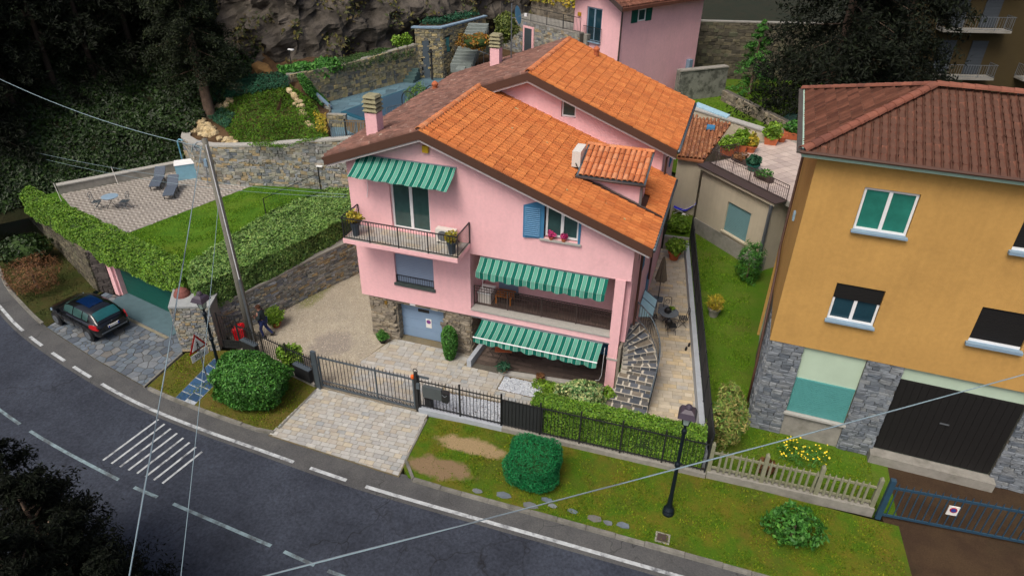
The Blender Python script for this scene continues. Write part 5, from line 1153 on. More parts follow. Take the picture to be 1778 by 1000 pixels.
MB(RM).hexa([(-RW-.7, -.84, RZ1-.4), (-RW/2, -.84, RZ1+RW/4-.05), (-RW/2, -.79, RZ1+RW/4-.05), (-RW-.7, -.79, RZ1-.4)], [(-RW-.7, -.84, RZ1-.08), (-RW/2, -.84, RZ1+RW/4+.27), (-RW/2, -.79, RZ1+RW/4+.27), (-RW-.7, -.79, RZ1-.08)]).build('bargeboard', m_iron_brown, RH)
SWM = RM @ Matrix.Translation((0, 0, 0)) @ Matrix.Rotation(PI/2, 4, 'Z')
window(RH, SWM, 1.6, 2.4, 9.85, 10.65, -.02, 1, .08, gm=m_glass)
for a in (.95, 2.45): MB(SWM).box(a, a+.6, -.06, 0, 9.8, 10.7).build('shutter', m_dgreen, RH)
MB(SWM).box(7.9, 8.3, -.35, 0, 5.6, 6.4).build('wall_unit', m_bsill, RH)
MB(RM).hexa([(-4.3, -.9, 7.0), (-.6, -.9, 6.6), (-.6, -.05, 7.2), (-4.3, -.05, 7.6)], [(-4.3, -.9, 7.04), (-.6, -.9, 6.64), (-.6, -.05, 7.24), (-4.3, -.05, 7.64)]).build('green_awning', m_dgreen, RH)
# solar panels on that roof
MB(RM).hexa([(-1.6, 3, RZ1+.95), (.2, 3, RZ1+.1), (.2, 7, RZ1+.1), (-1.6, 7, RZ1+.95)], [(-1.6, 3, RZ1+1.0), (.2, 3, RZ1+.15), (.2, 7, RZ1+.15), (-1.6, 7, RZ1+1.0)]).build('solar_panel', mat('solar_blue', S('#1d3c62'), .2, .1), RH)
# ================================================================== TERRACED GARDEN (left)
LAWN = [(-25.2, 4.4), (-21.4, 2.45), (-14.8, -.75), (-13.5, -.65), (-8.2, -1.75), (-7.0, -1.6), (-5.5, .7), (-4.9, 2.2), (-3.75, 5.1), (-1.6, 9.6), (-1.0, 12), (-6.3, 10), (-12.3, 8.9), (-15.6, 8.9), (-17.8, 9.9), (-22.5, 4.5)]
struct(MB().prism(LAWN, -.3, LZ), 'garden_terrace', m_lawn)
grass('grass', [(-14.2, .9), (-8.5, -1.2), (-6.8, 3), (-6.5, 9), (-12, 8.3)], 26000, LZ, m_grassblade, 'bright mown lawn on the raised garden terrace', .045)
PAT = [(-14.25, .97), (-12.03, 8.35), (-17.5, 9.0), (-21.6, 3.5), (-17.2, 1.1)]
pa = struct(MB().prism(PAT, LZ-.1, LZ+.012), 'patio', m_concrete)
A_, B_ = MB(), MB(); step_, amp, rh = .2, .075, .135
for r in range(64):
    y = 1.0+r*rh
    for k in range(52):
        x = -22+k*step_; s = amp if k % 2 else -amp
        if not inpoly(x+.1, y, PAT): continue
        (A_ if r % 2 else B_).face((x+.006, y-s+.006, LZ+.017), (x+step_-.006, y+s+.006, LZ+.017), (x+step_-.006, y+s+rh-.012, LZ+.017), (x+.006, y-s+rh-.012, LZ+.017))
for mb, c in ((A_, ['#a8a49c', '#b5b0a6', '#9c9890']), (B_, ['#7d766f', '#8a827a', '#736c66'])): mb.build('paver_field', mat('zigzag_paver', [S(q) for q in c], .8, .1, 5, rnd=.06), pa)['kind'] = 'stuff'
MB().prism([(-17.3, .85), (-14.2, .72), (-14.2, .98), (-17.2, 1.12)], LZ-.05, LZ+.1).build('patio_kerb', m_concrete, pa)
pw = thing('patio_edge_wall', 'low grey concrete wall along the ivy side of the patio', 'wall', (-19.6, 6.3, LZ)); MB().prism([(-21.9, 3.7), (-21.65, 3.5), (-17.5, 9.1), (-17.75, 9.3)], LZ-.2, LZ+.5).build('wall', m_concrete, pw); MB().prism([(-21.95, 3.72), (-21.6, 3.46), (-17.45, 9.12), (-17.8, 9.34)], LZ+.5, LZ+.56).build('coping', m_granite, pw)
# curved rubble wall
CW = [(-18.0, 10.2), (-17.0, 8.9), (-15.7, 8.15), (-14.2, 7.95), (-13.2, 8.1), (-12.3, 8.35), (-10, 9.0), (-7.8, 9.35), (-6.0, 9.6), (-3.5, 10.2), (-.9, 10.9)]
stone_wall_thing('curved_wall', 'curved grey and tan rubble retaining wall behind the raised lawn', CW, LZ, lambda s: 4.5+.05*s if s < 8 else 4.9+.14*(s-8), (.11, .24), (.18, .5), m_rubble, m_mortar_l, 300, m_granite)
CP_ = np.array([(-17.5, 9.6, 4.5), (-15.7, 8.5, 4.5), (-13, 8.6, 4.6), (-10, 9.3, 4.85), (-7.8, 9.8, 5.3), (-8.6, 11.5, 5.45), (-9.9, 14.3, 5.6), (-11.7, 14.0, 7.4), (-12, 11.5, 5.7), (-16.5, 11.4, 5.0), (-16, 14, 6.3), (-14, 14, 7.0), (-18.5, 14, 6.2), (-20, 18, 8), (-13, 17, 7.9), (-16, 18, 8.2)])
def gz(x, y):
    w_ = 1/(((CP_[:, 0]-x)**2+(CP_[:, 1]-y)**2)+.05)**1.6; return float((w_*CP_[:, 2]).sum()/w_.sum())
def gpx(u, v, f=gz, k0=30, k1=70):
    a, b = k0, k1
    for k in np.arange(k0, k1, 1.5):
        p = D(u, v, k)
        if p[2] < f(p[0], p[1]): b = k; a = k-1.5; break
    for _ in range(6):
        k = (a+b)/2; p = D(u, v, k)
        if p[2] < f(p[0], p[1]): b = k
        else: a = k
    return p
G_ = []
for j in range(26):
    row = []
    for i in range(30):
        t = i/29; x = -19.5+12.2*t; y0 = np.interp(x, [p[0] for p in CW], [p[1] for p in CW])+.3; y1 = 19 if x < -12.1 else np.interp(x, [-12.1, -11.8, -9.9, -7.3], [17.5, 14.1, 14.2, 10]); y1 = max(y1, y0+.2)
        y = y0+(y1-y0)*j/25; row.append((x, y, gz(x, y)+.06*mn.noise((x*1.3, y*1.3, 0))))
    G_.append(row)
struct(MB().grid(G_), 'rock_garden', m_bed)
def shrub_px(poly, n, h, size, m, name, label, cat='shrub', dn=1.0, group=None, lump=.9, **kw):
    P = tri_pts(poly, n); out = []; nn = []
    loc = None
    for u, v, _ in P:
        p = gpx(u, v)
        l = .5+.5*mn.noise((p[0]*lump, p[1]*lump, 3.1)); l2 = .5+.5*mn.noise((p[0]*lump*3, p[1]*lump*3, 9)); k = h*(.25+.55*l+.35*l2)*R.uniform(.55, 1.0)
        e = 1.2; g = np.array([(.5*mn.noise(((p[0]+.1)*lump*e, p[1]*lump*e, 3.1))-.5*mn.noise((p[0]*lump*e, p[1]*lump*e, 3.1)))*-6, 0, 1.0]); out.append((p[0], p[1], p[2]+k)); nn.append((R.gauss(0, .4), R.gauss(-.3, .4), 1))
    out = np.array(out); c = out.mean(0); t = thing(name, label, cat, (c[0], c[1], gz(c[0], c[1])), group)
    foliage('foliage', out, np.array(nn), size, m, t, **kw); return t
shrub_px([(372, 196), (415, 170), (500, 150), (548, 182), (572, 243), (490, 262), (425, 258), (398, 238)], 14000, .34, .075, m_juniper, 'juniper_mound', 'wide bright green juniper carpet on the bank above the curved wall', asp=.3)
shrub_px([(545, 200), (566, 205), (570, 238), (552, 236)], 500, .45, .09, m_yellowleaf, 'golden_shrub', 'golden yellow low shrub at the end of the juniper carpet by the pool', asp=.3)
shrub_px([(370, 150), (440, 138), (505, 130), (502, 158), (430, 170), (372, 186)], 4500, .6, .10, m_bluejun, 'blue_juniper', 'dark blue-green spreading juniper below the cliff beside the cypress trunk', asp=.3)
shrub_px([(510, 128), (530, 140), (572, 185), (558, 190), (530, 165)], 1800, .5, .09, m_bush, 'bank_shrub', 'dark green groundcover running down beside the pool coping', asp=.35)
shrub_px([(362, 212), (385, 195), (410, 205), (395, 230)], 900, .5, .13, m_bluejun, 'grass_clump', 'tufty dark grass clump at the foot of the cypress trunk', asp=.14)
RKP = [tri_pts(q, n_) for q, n_ in (([(322, 216), (352, 205), (372, 225), (385, 245), (362, 238), (330, 232)], 95), ([(385, 245), (400, 240), (425, 262), (395, 262)], 45), ([(378, 196), (410, 176), (402, 170), (374, 186)], 26), ([(500, 155), (512, 160), (545, 225), (530, 222)], 34))]
m_rockcream = mat('cream_rock', [S('#a9956c'), S('#bfae88'), S('#8d7f62'), S('#c9b58a')], .9, .2, 5, .5, 14, rnd=.12)
RG = thing('rock_heap', 'heap of cream and ochre rocks around the cypress trunk', 'rocks', (-16.3, 9.8, 4.6)); T = []
for arr in RKP:
    for u, v, _ in arr:
        p = gpx(u, v)
        if p[1] < np.interp(p[0], [c_[0] for c_ in CW], [c_[1] for c_ in CW])+.5: continue
        s = R.uniform(.18, .4); a = R.uniform(0, 6.28); b = R.uniform(-.5, .5); Mr = Matrix.Translation((p[0], p[1], p[2]+s*.22)) @ Matrix.Rotation(a, 4, 'Z') @ Matrix.Rotation(b, 4, 'X') @ Matrix.Diagonal((s, s*.8, s*.75, 1)); T.append((Mr, R.randrange(7)))
def rock_tmpl(seed):
    r = random.Random(seed); v = []; n = 7
    for z, k in ((-.5, .5), (-.1, .62), (.3, .5)): v += [(math.cos(2*PI*j/n)*k*r.uniform(.8, 1.2), math.sin(2*PI*j/n)*k*r.uniform(.8, 1.2), z+r.uniform(-.1, .1)) for j in range(n)]
    v.append((r.uniform(-.1, .1), r.uniform(-.1, .1), .52)); f = []
    for a in (0, n): f += [[a+j, a+(j+1) % n, a+n+(j+1) % n, a+n+j] for j in range(n)]
    f += [[2*n+j, 2*n+(j+1) % n, 3*n, 3*n] for j in range(n)]
    return v, [list(dict.fromkeys(q)) for q in f]
pieces('rock', [rock_tmpl(k) for k in range(7)], T, m_rockcream, RG, 300)
ob = thing('ochre_boulder', 'angular ochre boulder lying under the cliff', 'boulder', tuple(gpx(462, 124))); v, f = rock_tmpl(77); p = gpx(460, 124)
mb = MB(Matrix.Translation(p) @ Matrix.Rotation(.5, 4, 'Y') @ Matrix.Diagonal((1.5, .9, .9, 1))); mb.v = []; 
for q in f: mb.face(*[v[i] for i in q])
mb.build('boulder', mat('ochre_rock', S('#8a6a3e'), .95, .3, 3, .6, 8), ob)

# ------------------------------------------------------------------ pool terrace
PZ = 5.5
PT = [(-7.0, 9.7), (-9.8, 14.3), (-11.0, 16.07), (-8.0, 23.6), (3, 27), (3, 13.2), (-.9, 13.2), (-.9, 11.0)]
pt = struct(MB().prism(PT, 1.5, PZ), 'pool_terrace', m_pooltile)
paving([q for q in slabs([(-7.0, 9.8), (-9.7, 14.2), (-10.9, 16.0), (-8.2, 23.2), (-2, 24), (-1, 11.2)], (.45, .6), (.6, 1.0), .37, R, .008)], PZ+.012, .02, 'deck_slab', m_pooltile, pt, 300)
pq = [xy(592, 197, PZ), xy(722, 151, PZ), xy(800, 168, PZ), xy(670, 225, PZ)]
po = struct(MB().prism(pq, PZ-.05, PZ+.1), 'pool', m_poolblue); pc = sum(np.array(q) for q in pq)/4
struct(MB().prism([tuple(pc+(np.array(q)-pc)*.93) for q in pq], PZ, PZ+.112), 'pool_cover', m_water, po)
stone_wall_thing('pool_wall', 'tall ochre and grey rubble wall behind the swimming pool', [(-12.0, 13.6), (-8.0, 23.6)], PZ, lambda s: 7.75-.3*min(1, s/4)+.07*s*.6, (.1, .3), (.12, .46), m_ochre, m_mortar_l, 300, None)
stone_wall_thing('bank_coping', 'sloping blue-grey stone coping retaining the bank beside the pool', [(-11.9, 14.05), (-9.85, 14.35)], PZ-.5, lambda s: 7.6-.95*s, (.2, .3), (.3, .5), m_rubble, m_mortar, 300, m_bsill, .18)
# railing at the terrace edge
TR = thing('terrace_railing', 'pale grey iron railing along the edge of the pool terrace', 'railing', (-6, 9.8, PZ)); railing(TR, [(-7.0, 9.75), (-4.6, 10.25), (-.95, 11.0)], PZ+.02, PZ+1.05, m_zinc, .12, .02, 1.5, .045)
TR = thing('pool_railing', 'thin iron railing on the pool side near the roof', 'railing', (-5, 14, PZ)); railing(TR, [(-5.2, 13.2), (-3.0, 17.5), (-1.5, 20.5)], PZ+.02, PZ+1.0, m_zinc, .14, .018, 1.5, .04)
for k, (x, y) in enumerate(((-4.7, 14.3), (-3.9, 16.0))):
    a = thing('pool_arch', 'tall curved steel tube arch of the pool handrail', 'handrail', (x, y, PZ), 'pool handrail arches'); MB().tube([(x, y, PZ), (x, y, PZ+1.3)]+[(x+.45-.45*math.cos(q), y, PZ+1.3+.5*math.sin(q)) for q in np.linspace(.3, PI, 8)]+[(x+.9, y, PZ)], .03, 7).build('tube', m_iron, a)
bl = thing('blue_ball', 'small blue float hanging by the pool arches', 'float', (-4.2, 15.3, PZ+.9)); MB().lathe((-4.2, 15.3, PZ+.75), [(.03, 0), (.14, .06), (.17, .16), (.14, .26), (.03, .32)], 10).build('float', m_bluecloth, bl); MB().tube([(-4.2, 15.3, PZ), (-4.2, 15.3, PZ+.76)], .02, 5).build('stake', m_iron, bl)
lr = thing('wooden_screen', 'round wooden slat screen behind the terrace railing beside the chimney', 'screen', (-5.9, 10.6, PZ)); MB().box(-6.5, -6.42, 10.4, 10.48, PZ, PZ+1.0).box(-5.3, -5.22, 10.7, 10.78, PZ, PZ+1.0).build('post', m_iron, lr)
for k in range(12): MB().box(-6.38+k*.09, -6.32+k*.09, 10.44+k*.024, 10.47+k*.024, PZ+.25-.2*math.sin(PI*k/11)+.1, PZ+.95).build('slat', mat('ochre_wood', S('#8a6b35'), .8, .2, 6) if k == 0 else bpy.data.materials['ochre_wood'], lr)
pb_ = thing('low_block_wall', 'short pale rubble wall block on the terrace next to the wooden screen', 'wall', (-7.6, 11.6, PZ)); MB().prism([(-8.3, 11.5), (-7.2, 11.8), (-7.3, 12.1), (-8.4, 11.8)], PZ, PZ+.75).build('core', m_mortar_l, pb_); pieces('stone', STONES, ashlar(*line_path((-8.3, 11.5), (-7.2, 11.8)), lambda s: PZ, lambda s: PZ+.75, (.12, .22), (.15, .35), .08, R), m_ochre, pb_)
tl = thing('teal_lid', 'round teal manhole lid on the bank beside the terrace railing', 'lid', (*xy(552, 242, 5.35), 5.3)); x, y = xy(552, 242, 5.35); MB().lathe((x, y, 5.32), [(.34, 0), (.34, .06), (.3, .08)], 16).build('disc', mat('teal_plastic', S('#2fa392'), .5), tl)
# planting on top of the pool wall
def strip_foliage(name, label, P, n, size, m, wid, zf, h, cat='shrub', group=None, **kw):
    fn, L = poly_path(P); pts = []; nn = []
    for k in range(n):
        s = R.uniform(0, L); x, y, a = fn(s); o = R.uniform(-.25, wid); q = .5+.5*mn.noise((s*.9, o, 1.7)); z = zf(s)+h*q*R.uniform(.4, 1) - (R.uniform(0, .5) if o < 0 else 0)
        pts.append((x-math.sin(a)*o, y+math.cos(a)*o, z)); nn.append((math.sin(a)*.6, -math.cos(a)*.6, .8))
    t = thing(name, label, cat, (P[0][0], P[0][1], zf(0)), group); foliage('foliage', np.array(pts), np.array(nn), size, m, t, **kw); return t
struct(MB().prism([(-12.2, 13.8), (-8.2, 23.9), (-9.6, 24.6), (-14, 15.5)], 5, 7.6), 'wall_top_bed', m_bed)
strip_foliage('creeping_juniper', 'dark green creeping juniper hanging over the top of the pool wall', [(-10.8, 16.6), (-8.2, 23.2)], 5000, .09, mat('dark_juniper', [S('#2c4a16'), S('#3a5c1c'), S('#213a12')], .6, .2, 1, rnd=.2), 1.5, lambda s: 7.55, .4, asp=.3)
strip_foliage('broadleaf_shrubs', 'glossy dark broadleaf shrub at the left end of the pool wall top', [(-12.2, 13.9), (-10.6, 17.2)], 2200, .14, m_bush, 1.5, lambda s: 7.5, .8)
for u, v in ((690, 72), (706, 68)):
    p = D(u, v, 45.5); t = thing('yellow_shrub', 'rounded lime yellow shrub at the foot of the cliff above the pool wall', 'shrub', (p[0], p[1], p[2]-.4), 'yellow shrubs under the cliff'); P, N_ = ball_pts(420, p, (.42, .42, .4), seed=int(u)); foliage('foliage', P, N_, .09, m_lime, t); MB().tube([(p[0], p[1], p[2]-.75), tuple(p)], .03, 5).build('stem', m_bark, t)
# cliff
BL = [(-24, 21), (-20.5, 17.6), (-17, 16.6), (-13.6, 16.8), (-11.2, 20.5), (-9.0, 24.6), (-6.5, 29), (-3, 35), (0, 42)]; fn, L = poly_path(BL); G_ = []
for j in range(44):
    row = []
    for i in range(110):
        s = L*i/109; x, y, a = fn(s); t = j/43; b0 = np.interp(s, [0, 6, 12, L], [7.0, 6.6, 7.3, 7.6]); nx, ny = -math.sin(a), math.cos(a)
        bulge = 1.6*math.sin(min(1, t*1.6)*PI)*.8-t*6.5
        p = Vector((x-nx*bulge*.55*1.0, y-ny*bulge*.55, b0-.5+t*9.0)); q = p*.42; dsp = 1.5*(mn.ridged_multi_fractal(q, 1.0, 2.1, 5, 1.0, 2.0)-1.0)*.55+.5*mn.noise(p*1.1)+.9*mn.noise(Vector((p[0]*.25+p[2]*.5, p[1]*.25, p[2]*.35)))
        row.append((p[0]+nx*-dsp, p[1]+ny*-dsp, p[2]+.3*mn.noise(p*.8)))
    G_.append(row)
cl = struct(MB().grid(G_), 'cliff', m_rock)
pts = []; nn = []
gr_ = np.array(G_)
for k in range(9000):
    j = R.randrange(2, 43); i = R.randrange(0, 109); p = gr_[j, i]
    if mn.noise((p[0]*.45, p[1]*.45, p[2]*.6)) < .12: continue
    pts.append((p[0]+R.gauss(.1, .15), p[1]+R.gauss(-.15, .15), p[2]+R.gauss(.1, .15))); nn.append((.3, -.6, .7))
tag(foliage('cliff_plants', np.array(pts), np.array(nn), .15, mat('cliff_growth', [S('#2a3510'), S('#3a4214'), S('#4a3d18'), S('#5d5a1a'), S('#1f2a0e')], .7, .2, 1, rnd=.2), None, jit=.5), 'scrubby dark plants growing in cracks of the cliff', 'plants', kind='stuff')
# hillside covered with ivy
O2 = np.array((-17.8, 9.2)); tv = np.array((.57, .82)); nv = np.array((-.82, .57))
def hz(d, s): return 2.0+max(0, d)*.95+.5*mn.noise((d*.5, s*.5, 4))+.25*mn.noise((d*1.7, s*1.7, 8))
G_ = [[(*(O2+tv*s+nv*d), hz(d, s) if d > 0 else 1.5) for s in np.linspace(-36, 26, 80)] for d in np.linspace(-.3, 34, 60)]
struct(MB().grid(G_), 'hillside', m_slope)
pts = []; nn = []
for k in range(62000):
    s = R.uniform(-13, 9.5); d = R.uniform(0, 15)*R.uniform(.3, 1)
    x, y = O2+tv*s+nv*d; pts.append((x, y, hz(d, s)+R.uniform(0, .25+.25*mn.noise((d, s, 2))))); nn.append((.45, -.5, .8))
for k in range(5000):
    x, y = R.uniform(-20, -16.6), R.uniform(9.6, 17)
    if x > -17.2 and y < 12.5: continue
    pts.append((x, y, gz(x, y)+R.uniform(.05, .5))); nn.append((.4, -.5, .8))
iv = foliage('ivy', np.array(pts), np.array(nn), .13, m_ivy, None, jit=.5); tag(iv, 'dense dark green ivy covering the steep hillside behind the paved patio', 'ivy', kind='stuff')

# ================================================================== HEDGES AND BUSHES
def hedge(name, label, poly, z0, z1, n, size, m, cat='hedge', over=.12, bump=.16, asp=.6):
    n_ = len(poly); ar = sum(poly[k][0]*poly[(k+1) % n_][1]-poly[(k+1) % n_][0]*poly[k][1] for k in range(n_))
    if ar < 0: poly = poly[::-1]
    cx = sum(p[0] for p in poly)/n_; cy = sum(p[1] for p in poly)/n_
    t = thing(name, label, cat, (cx, cy, z0)); core = [(p[0]+(cx-p[0])*.0, p[1]) for p in poly]
    ins = []
    for k in range(n_):
        a, b, c = poly[k-1], poly[k], poly[(k+1) % n_]; e1 = Vector((b[0]-a[0], b[1]-a[1])).normalized(); e2 = Vector((c[0]-b[0], c[1]-b[1])).normalized(); nn = Vector((-(e1[1]+e2[1]), e1[0]+e2[0])); nn = nn.normalized() if nn.length > 1e-3 else Vector((0, 0)); ins.append((b[0]+nn[0]*.09, b[1]+nn[1]*.09))
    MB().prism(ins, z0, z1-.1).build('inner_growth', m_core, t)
    per = sum(math.hypot(poly[k][0]-poly[k-1][0], poly[k][1]-poly[k-1][1]) for k in range(n_))*(z1-z0); A = parea(poly); nt_ = int(n*A/(A+per))
    P = tri_pts(poly, nt_); P[:, 2] = [z1+bump*mn.noise((x*1.1, y*1.1, 0))+.06*mn.noise((x*3.5, y*3.5, 5))-abs(R.gauss(0, .05)) for x, y, z in P]; N1 = np.tile((0, 0, 1.), (nt_, 1))
    fn, L = poly_path(poly+[poly[0]]); Q = []; N2 = []
    for k in range(n-nt_):
        s = R.uniform(0, L); x, y, a = fn(s); z = R.uniform(z0, z1); o = bump*mn.noise((x*1.2, y*1.2, z*1.2))+.05*mn.noise((s*4, z*4, 1))-abs(R.gauss(0, .05))-.12*max(0, (z-z1+.25)/.25)**2
        Q.append((x+math.sin(a)*o, y-math.cos(a)*o, z)); N2.append((math.sin(a), -math.cos(a), .35))
    foliage('foliage', np.concatenate([P, np.array(Q)]), np.concatenate([N1, np.array(N2)]), size, m, t, jit=.55, asp=asp); return t
hedge('clipped_hedge', 'long clipped bright green hedge behind the iron fence beside the stone staircase', [(9.2, -3.8), (15.75, -3.68), (15.7, -2.85), (12.2, -2.95), (9.2, -3.05)], .05, 1.6, 34000, .04, m_hedge, bump=.06)
hedge('laurel_hedge', 'broad laurel hedge above the rough retaining wall of the gravel yard', [(-6.25, -3.15), (-4.75, 1.0), (-3.7, 4.9), (-2.6, 7.6), (-4.2, 8.8), (-6.6, 8.2), (-7.9, 4.6), (-8.0, 1.8), (-8.1, -1.3), (-7.3, -2.6)], 1.75, 3.2, 48000, .058, m_hedge_l, bump=.12)
hedge('garage_hedge', 'long clipped yellow-green hedge above the green garage door and mossy wall', [(-22.6, 2.6), (-22.0, 1.45), (-14.0, -1.45), (-11.2, -2.05), (-7.3, -2.9), (-7.3, -2.3), (-8.2, -1.45), (-12.6, -.55), (-15.5, .5)], 2.12, 3.2, 48000, .05, m_hedge, bump=.14)
def bush(name, label, c, r, n, size, m, cat='bush', group=None, lumps=.16, trunk=True, stem=None, square=0, core=True, **kw):
    t = thing(name, label, cat, (c[0], c[1], c[2]-r[2]), group); P, N_ = ball_pts(n, (0, 0, 0), (1, 1, 1), lumps, seed=int(abs(c[0]*97+c[1]*31))+1, shell=.8)
    if square:
        k = (np.abs(P)**square).sum(1, keepdims=True)**(1/square); P = P/np.maximum(k, .2)*np.linalg.norm(P, axis=1, keepdims=True)
    P = P*np.array(r)+np.array(c); P = np.where(P[:, 2:3] < c[2]-r[2], np.column_stack([P[:, :2], np.full(len(P), c[2]-r[2]+.03)]), P)
    foliage('foliage', P, N_, size, m, t, **kw)
    if core:
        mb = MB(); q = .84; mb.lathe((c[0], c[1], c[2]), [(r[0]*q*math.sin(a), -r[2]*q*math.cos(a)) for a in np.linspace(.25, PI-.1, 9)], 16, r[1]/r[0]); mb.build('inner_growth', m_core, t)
    if trunk: MB().tube([(c[0], c[1], c[2]-r[2]-.02), (c[0], c[1], c[2])], .05, 6).build('stem', m_bark, t)
    return t
bush('round_hedge_bush', 'big rounded dense green bush on the verge island beside the slate path', (-2.25, -5.5, .98), (1.45, 1.2, .98), 20000, .058, m_bush, lumps=.14, square=2.8)
bush('emerald_bush', 'rounded emerald green conifer bush on the roadside verge', (10.05, -6.05, .88), (.95, .88, .9), 14000, .062, m_emerald, lumps=.08, square=3.0, asp=.2)
bush('verge_shrub', 'loose young green shrub on the verge near the concrete pickets', (18.9, -5.6, .62), (.75, .7, .62), 1500, .085, m_bush, lumps=.35, core=False)
bush('rusty_bush', 'rust brown twiggy bush on the dim grass by the mossy wall', (-17.8, -2.2, 1.0), (1.25, 1.1, .85), 2600, .11, m_rust, lumps=.25, core=False, asp=.12)
bush('roadside_bush', 'dark leafy bush at the end of the mossy wall beside the road', (-20.8, -.2, .8), (1.2, 1.1, .8), 2000, .11, m_ivy, lumps=.25)
bush('columnar_conifer', 'slim columnar conifer standing against the stone garage wall', (4.45, -.45, .95), (.36, .36, .95), 3600, .055, m_bush, cat='shrub', lumps=.1)
bush('tangled_shrub', 'tall tangled green and tan shrub beside the dark screen fence', (16.45, -1.5, 1.15), (.6, 1.3, 1.15), 3500, .09, mat('tangled_leaves', [S('#4f7a2a'), S('#7d9440'), S('#9a8a52'), S('#3d6a22')], .65, .2, 1, rnd=.2), lumps=.3, core=False, asp=.3)
bush('variegated_shrub', 'cream variegated shrub in the bed between porch and hedge', (10.75, -1.35, .45), (.95, .55, .5), 2600, .085, mat('variegated_leaves', [S('#3f7038'), S('#6d9455'), S('#c3c788'), S('#2f5c2c')], .55, .15, 2, rnd=.15), lumps=.3, core=False)
bush('lime_groundcover', 'low lime green groundcover beside the white pebbles', (9.35, -1.0, .16), (.75, .28, .2), 1100, .06, m_lime, lumps=.3, core=False)
bush('corner_shrub', 'small yellow green shrub at the foot of the pink pillar', (11.75, -.85, .3), (.3, .3, .35), 700, .06, m_lime, lumps=.25, core=False)
bush('bay_shrub', 'dark green shrub behind the green garden bench', (12.75, 22.8, 2.0), (.9, 1.4, 1.4), 3500, .1, m_bush, lumps=.2)
bush('bamboo_shrub', 'green bamboo-like shrub against the cream annex wall', (16.9, 11.4, 1.0), (.6, .6, 1.1), 1300, .16, m_bush, lumps=.3, core=False, asp=.14)
bush('hedge_corner_shrub', 'loose shrub at the end of the clipped hedge by the terrace wall', (15.1, -2.4, .6), (.4, .4, .55), 600, .08, m_bush, lumps=.25, core=False)
bush('raised_bed_shrub', 'leafy lime shrub growing in the raised bed beyond the terrace end wall', (12.8, 14.6, 1.1), (.6, .8, .45), 1400, .09, m_lime, lumps=.25, core=False)
t = thing('daffodils', 'cluster of yellow daffodils below the ochre house', 'flowers', (19.3, -1.7, 0))
P, N_ = ball_pts(600, (19.3, -1.7, .2), (.95, .6, .3), .2, 5); foliage('leaves', P, N_, .1, m_bush, t, asp=.12); P = tri_pts([(18.4, -2.2), (20.2, -2.2), (20.2, -1.2), (18.4, -1.2)], 60); P[:, 2] = NR.uniform(.35, .6, 60); foliage('petals', P, np.tile((0, -.4, 1.), (60, 1)), .038, m_yflower, t, jit=.3, asp=.9)['kind'] = 'stuff'
bush('red_leaf_shrub', 'small rusty leaved shrub behind the concrete picket fence', (18.05, -2.85, .3), (.35, .3, .3), 420, .07, m_rust, lumps=.2, core=False)

# ================================================================== TREES
m_blackcon = mat('vignetted_black_sprays', [S('#0c110a'), S('#11170c'), S('#080c07'), S('#161e0f')], .75, .3, .6, rnd=.3, spec=.15)  # dark sprays pushed near black to stand in for the vignetted lower corner
def conifer(name, label, base, h, r, nb, nl, size, m, zc=.12, lean=(0, 0), tr=.25, droop=.35, power=.75, group=None, up=0.0, bark=None):
    t = thing(name, label, 'tree', base, group); b = np.array(base, float); tip = b+np.array((lean[0], lean[1], h))
    MB().tube([tuple(b-np.array((0, 0, .3))), tuple(b+(tip-b)*.04), tuple(b+(tip-b)*.3), tuple(b+(tip-b)*.7), tuple(tip)], [tr*1.5, tr, tr*.75, tr*.4, .03], 9).build('trunk', bark or m_bark, t, True)
    g = np.random.default_rng(int(abs(base[0]*53+base[1]*17))+3); P = []; N_ = []; lb = MB()
    for k in range(nb):
        q = zc+(1-zc)*(k+g.uniform(0, 1))/nb; a = g.uniform(0, 6.283); ln = r*((1-q)/(1-zc))**power*g.uniform(.65, 1.1)+.15; p0 = b+(tip-b)*q; dv = np.array((math.cos(a), math.sin(a), up-droop*g.uniform(.3, 1)))
        if k % 4 == 0: lb.tube([tuple(p0), tuple(p0+dv*ln*.7)], [.05, .015], 4, False)
        s = g.uniform(.15, 1, nl)**.7; pp = p0+dv*ln*s[:, None]+g.normal(0, 1, (nl, 3))*np.array((.16, .16, .13))*(ln*.55+.25)*(1.15-s[:, None]*.5); pp[:, 2] -= droop*ln*.3*s**2; P.append(pp); N_.append(np.tile(dv*.5+np.array((0, 0, .7)), (nl, 1)))
    lb.build('limbs', bark or m_bark, t); foliage('crown', np.concatenate(P), np.concatenate(N_), size, m, t, jit=.6, asp=.3); return t
tb = Z(368, 208, 4.85)
conifer('cypress_tree', 'tall dark cypress with bare leaning trunk among cream rocks', (tb[0], tb[1], 4.8), 13, 2.7, 210, 210, .11, m_cypress, .235, (-.9, .3), .34, .38, .3)
conifer('cedar_tree', 'huge dark cedar behind the upper lawn and ochre roof', (20.6, 29.5, 3.9), 18, 6.6, 260, 200, .17, m_darkcon, .09, (.5, 0), .4, .5, .5)
conifer('dark_conifer', 'dark conifer rising right of the huge cedar', (25.0, 33.5, 3.9), 18, 5.0, 170, 170, .18, m_darkcon, .06, (0, 0), .35, .45, .5)
conifer('garden_spruce', 'smaller dark green spruce beside the streaked plaster wall', (15.6, 34.2, 3.9), 5.5, 2.0, 45, 90, .13, m_bush, .06, (0, 0), .12, .2, .8)
def hzxy(x, y):
    q = np.array((x, y))-O2; d = float(q @ nv); return hz(d, float(q @ tv)) if d > 0 else 1.5
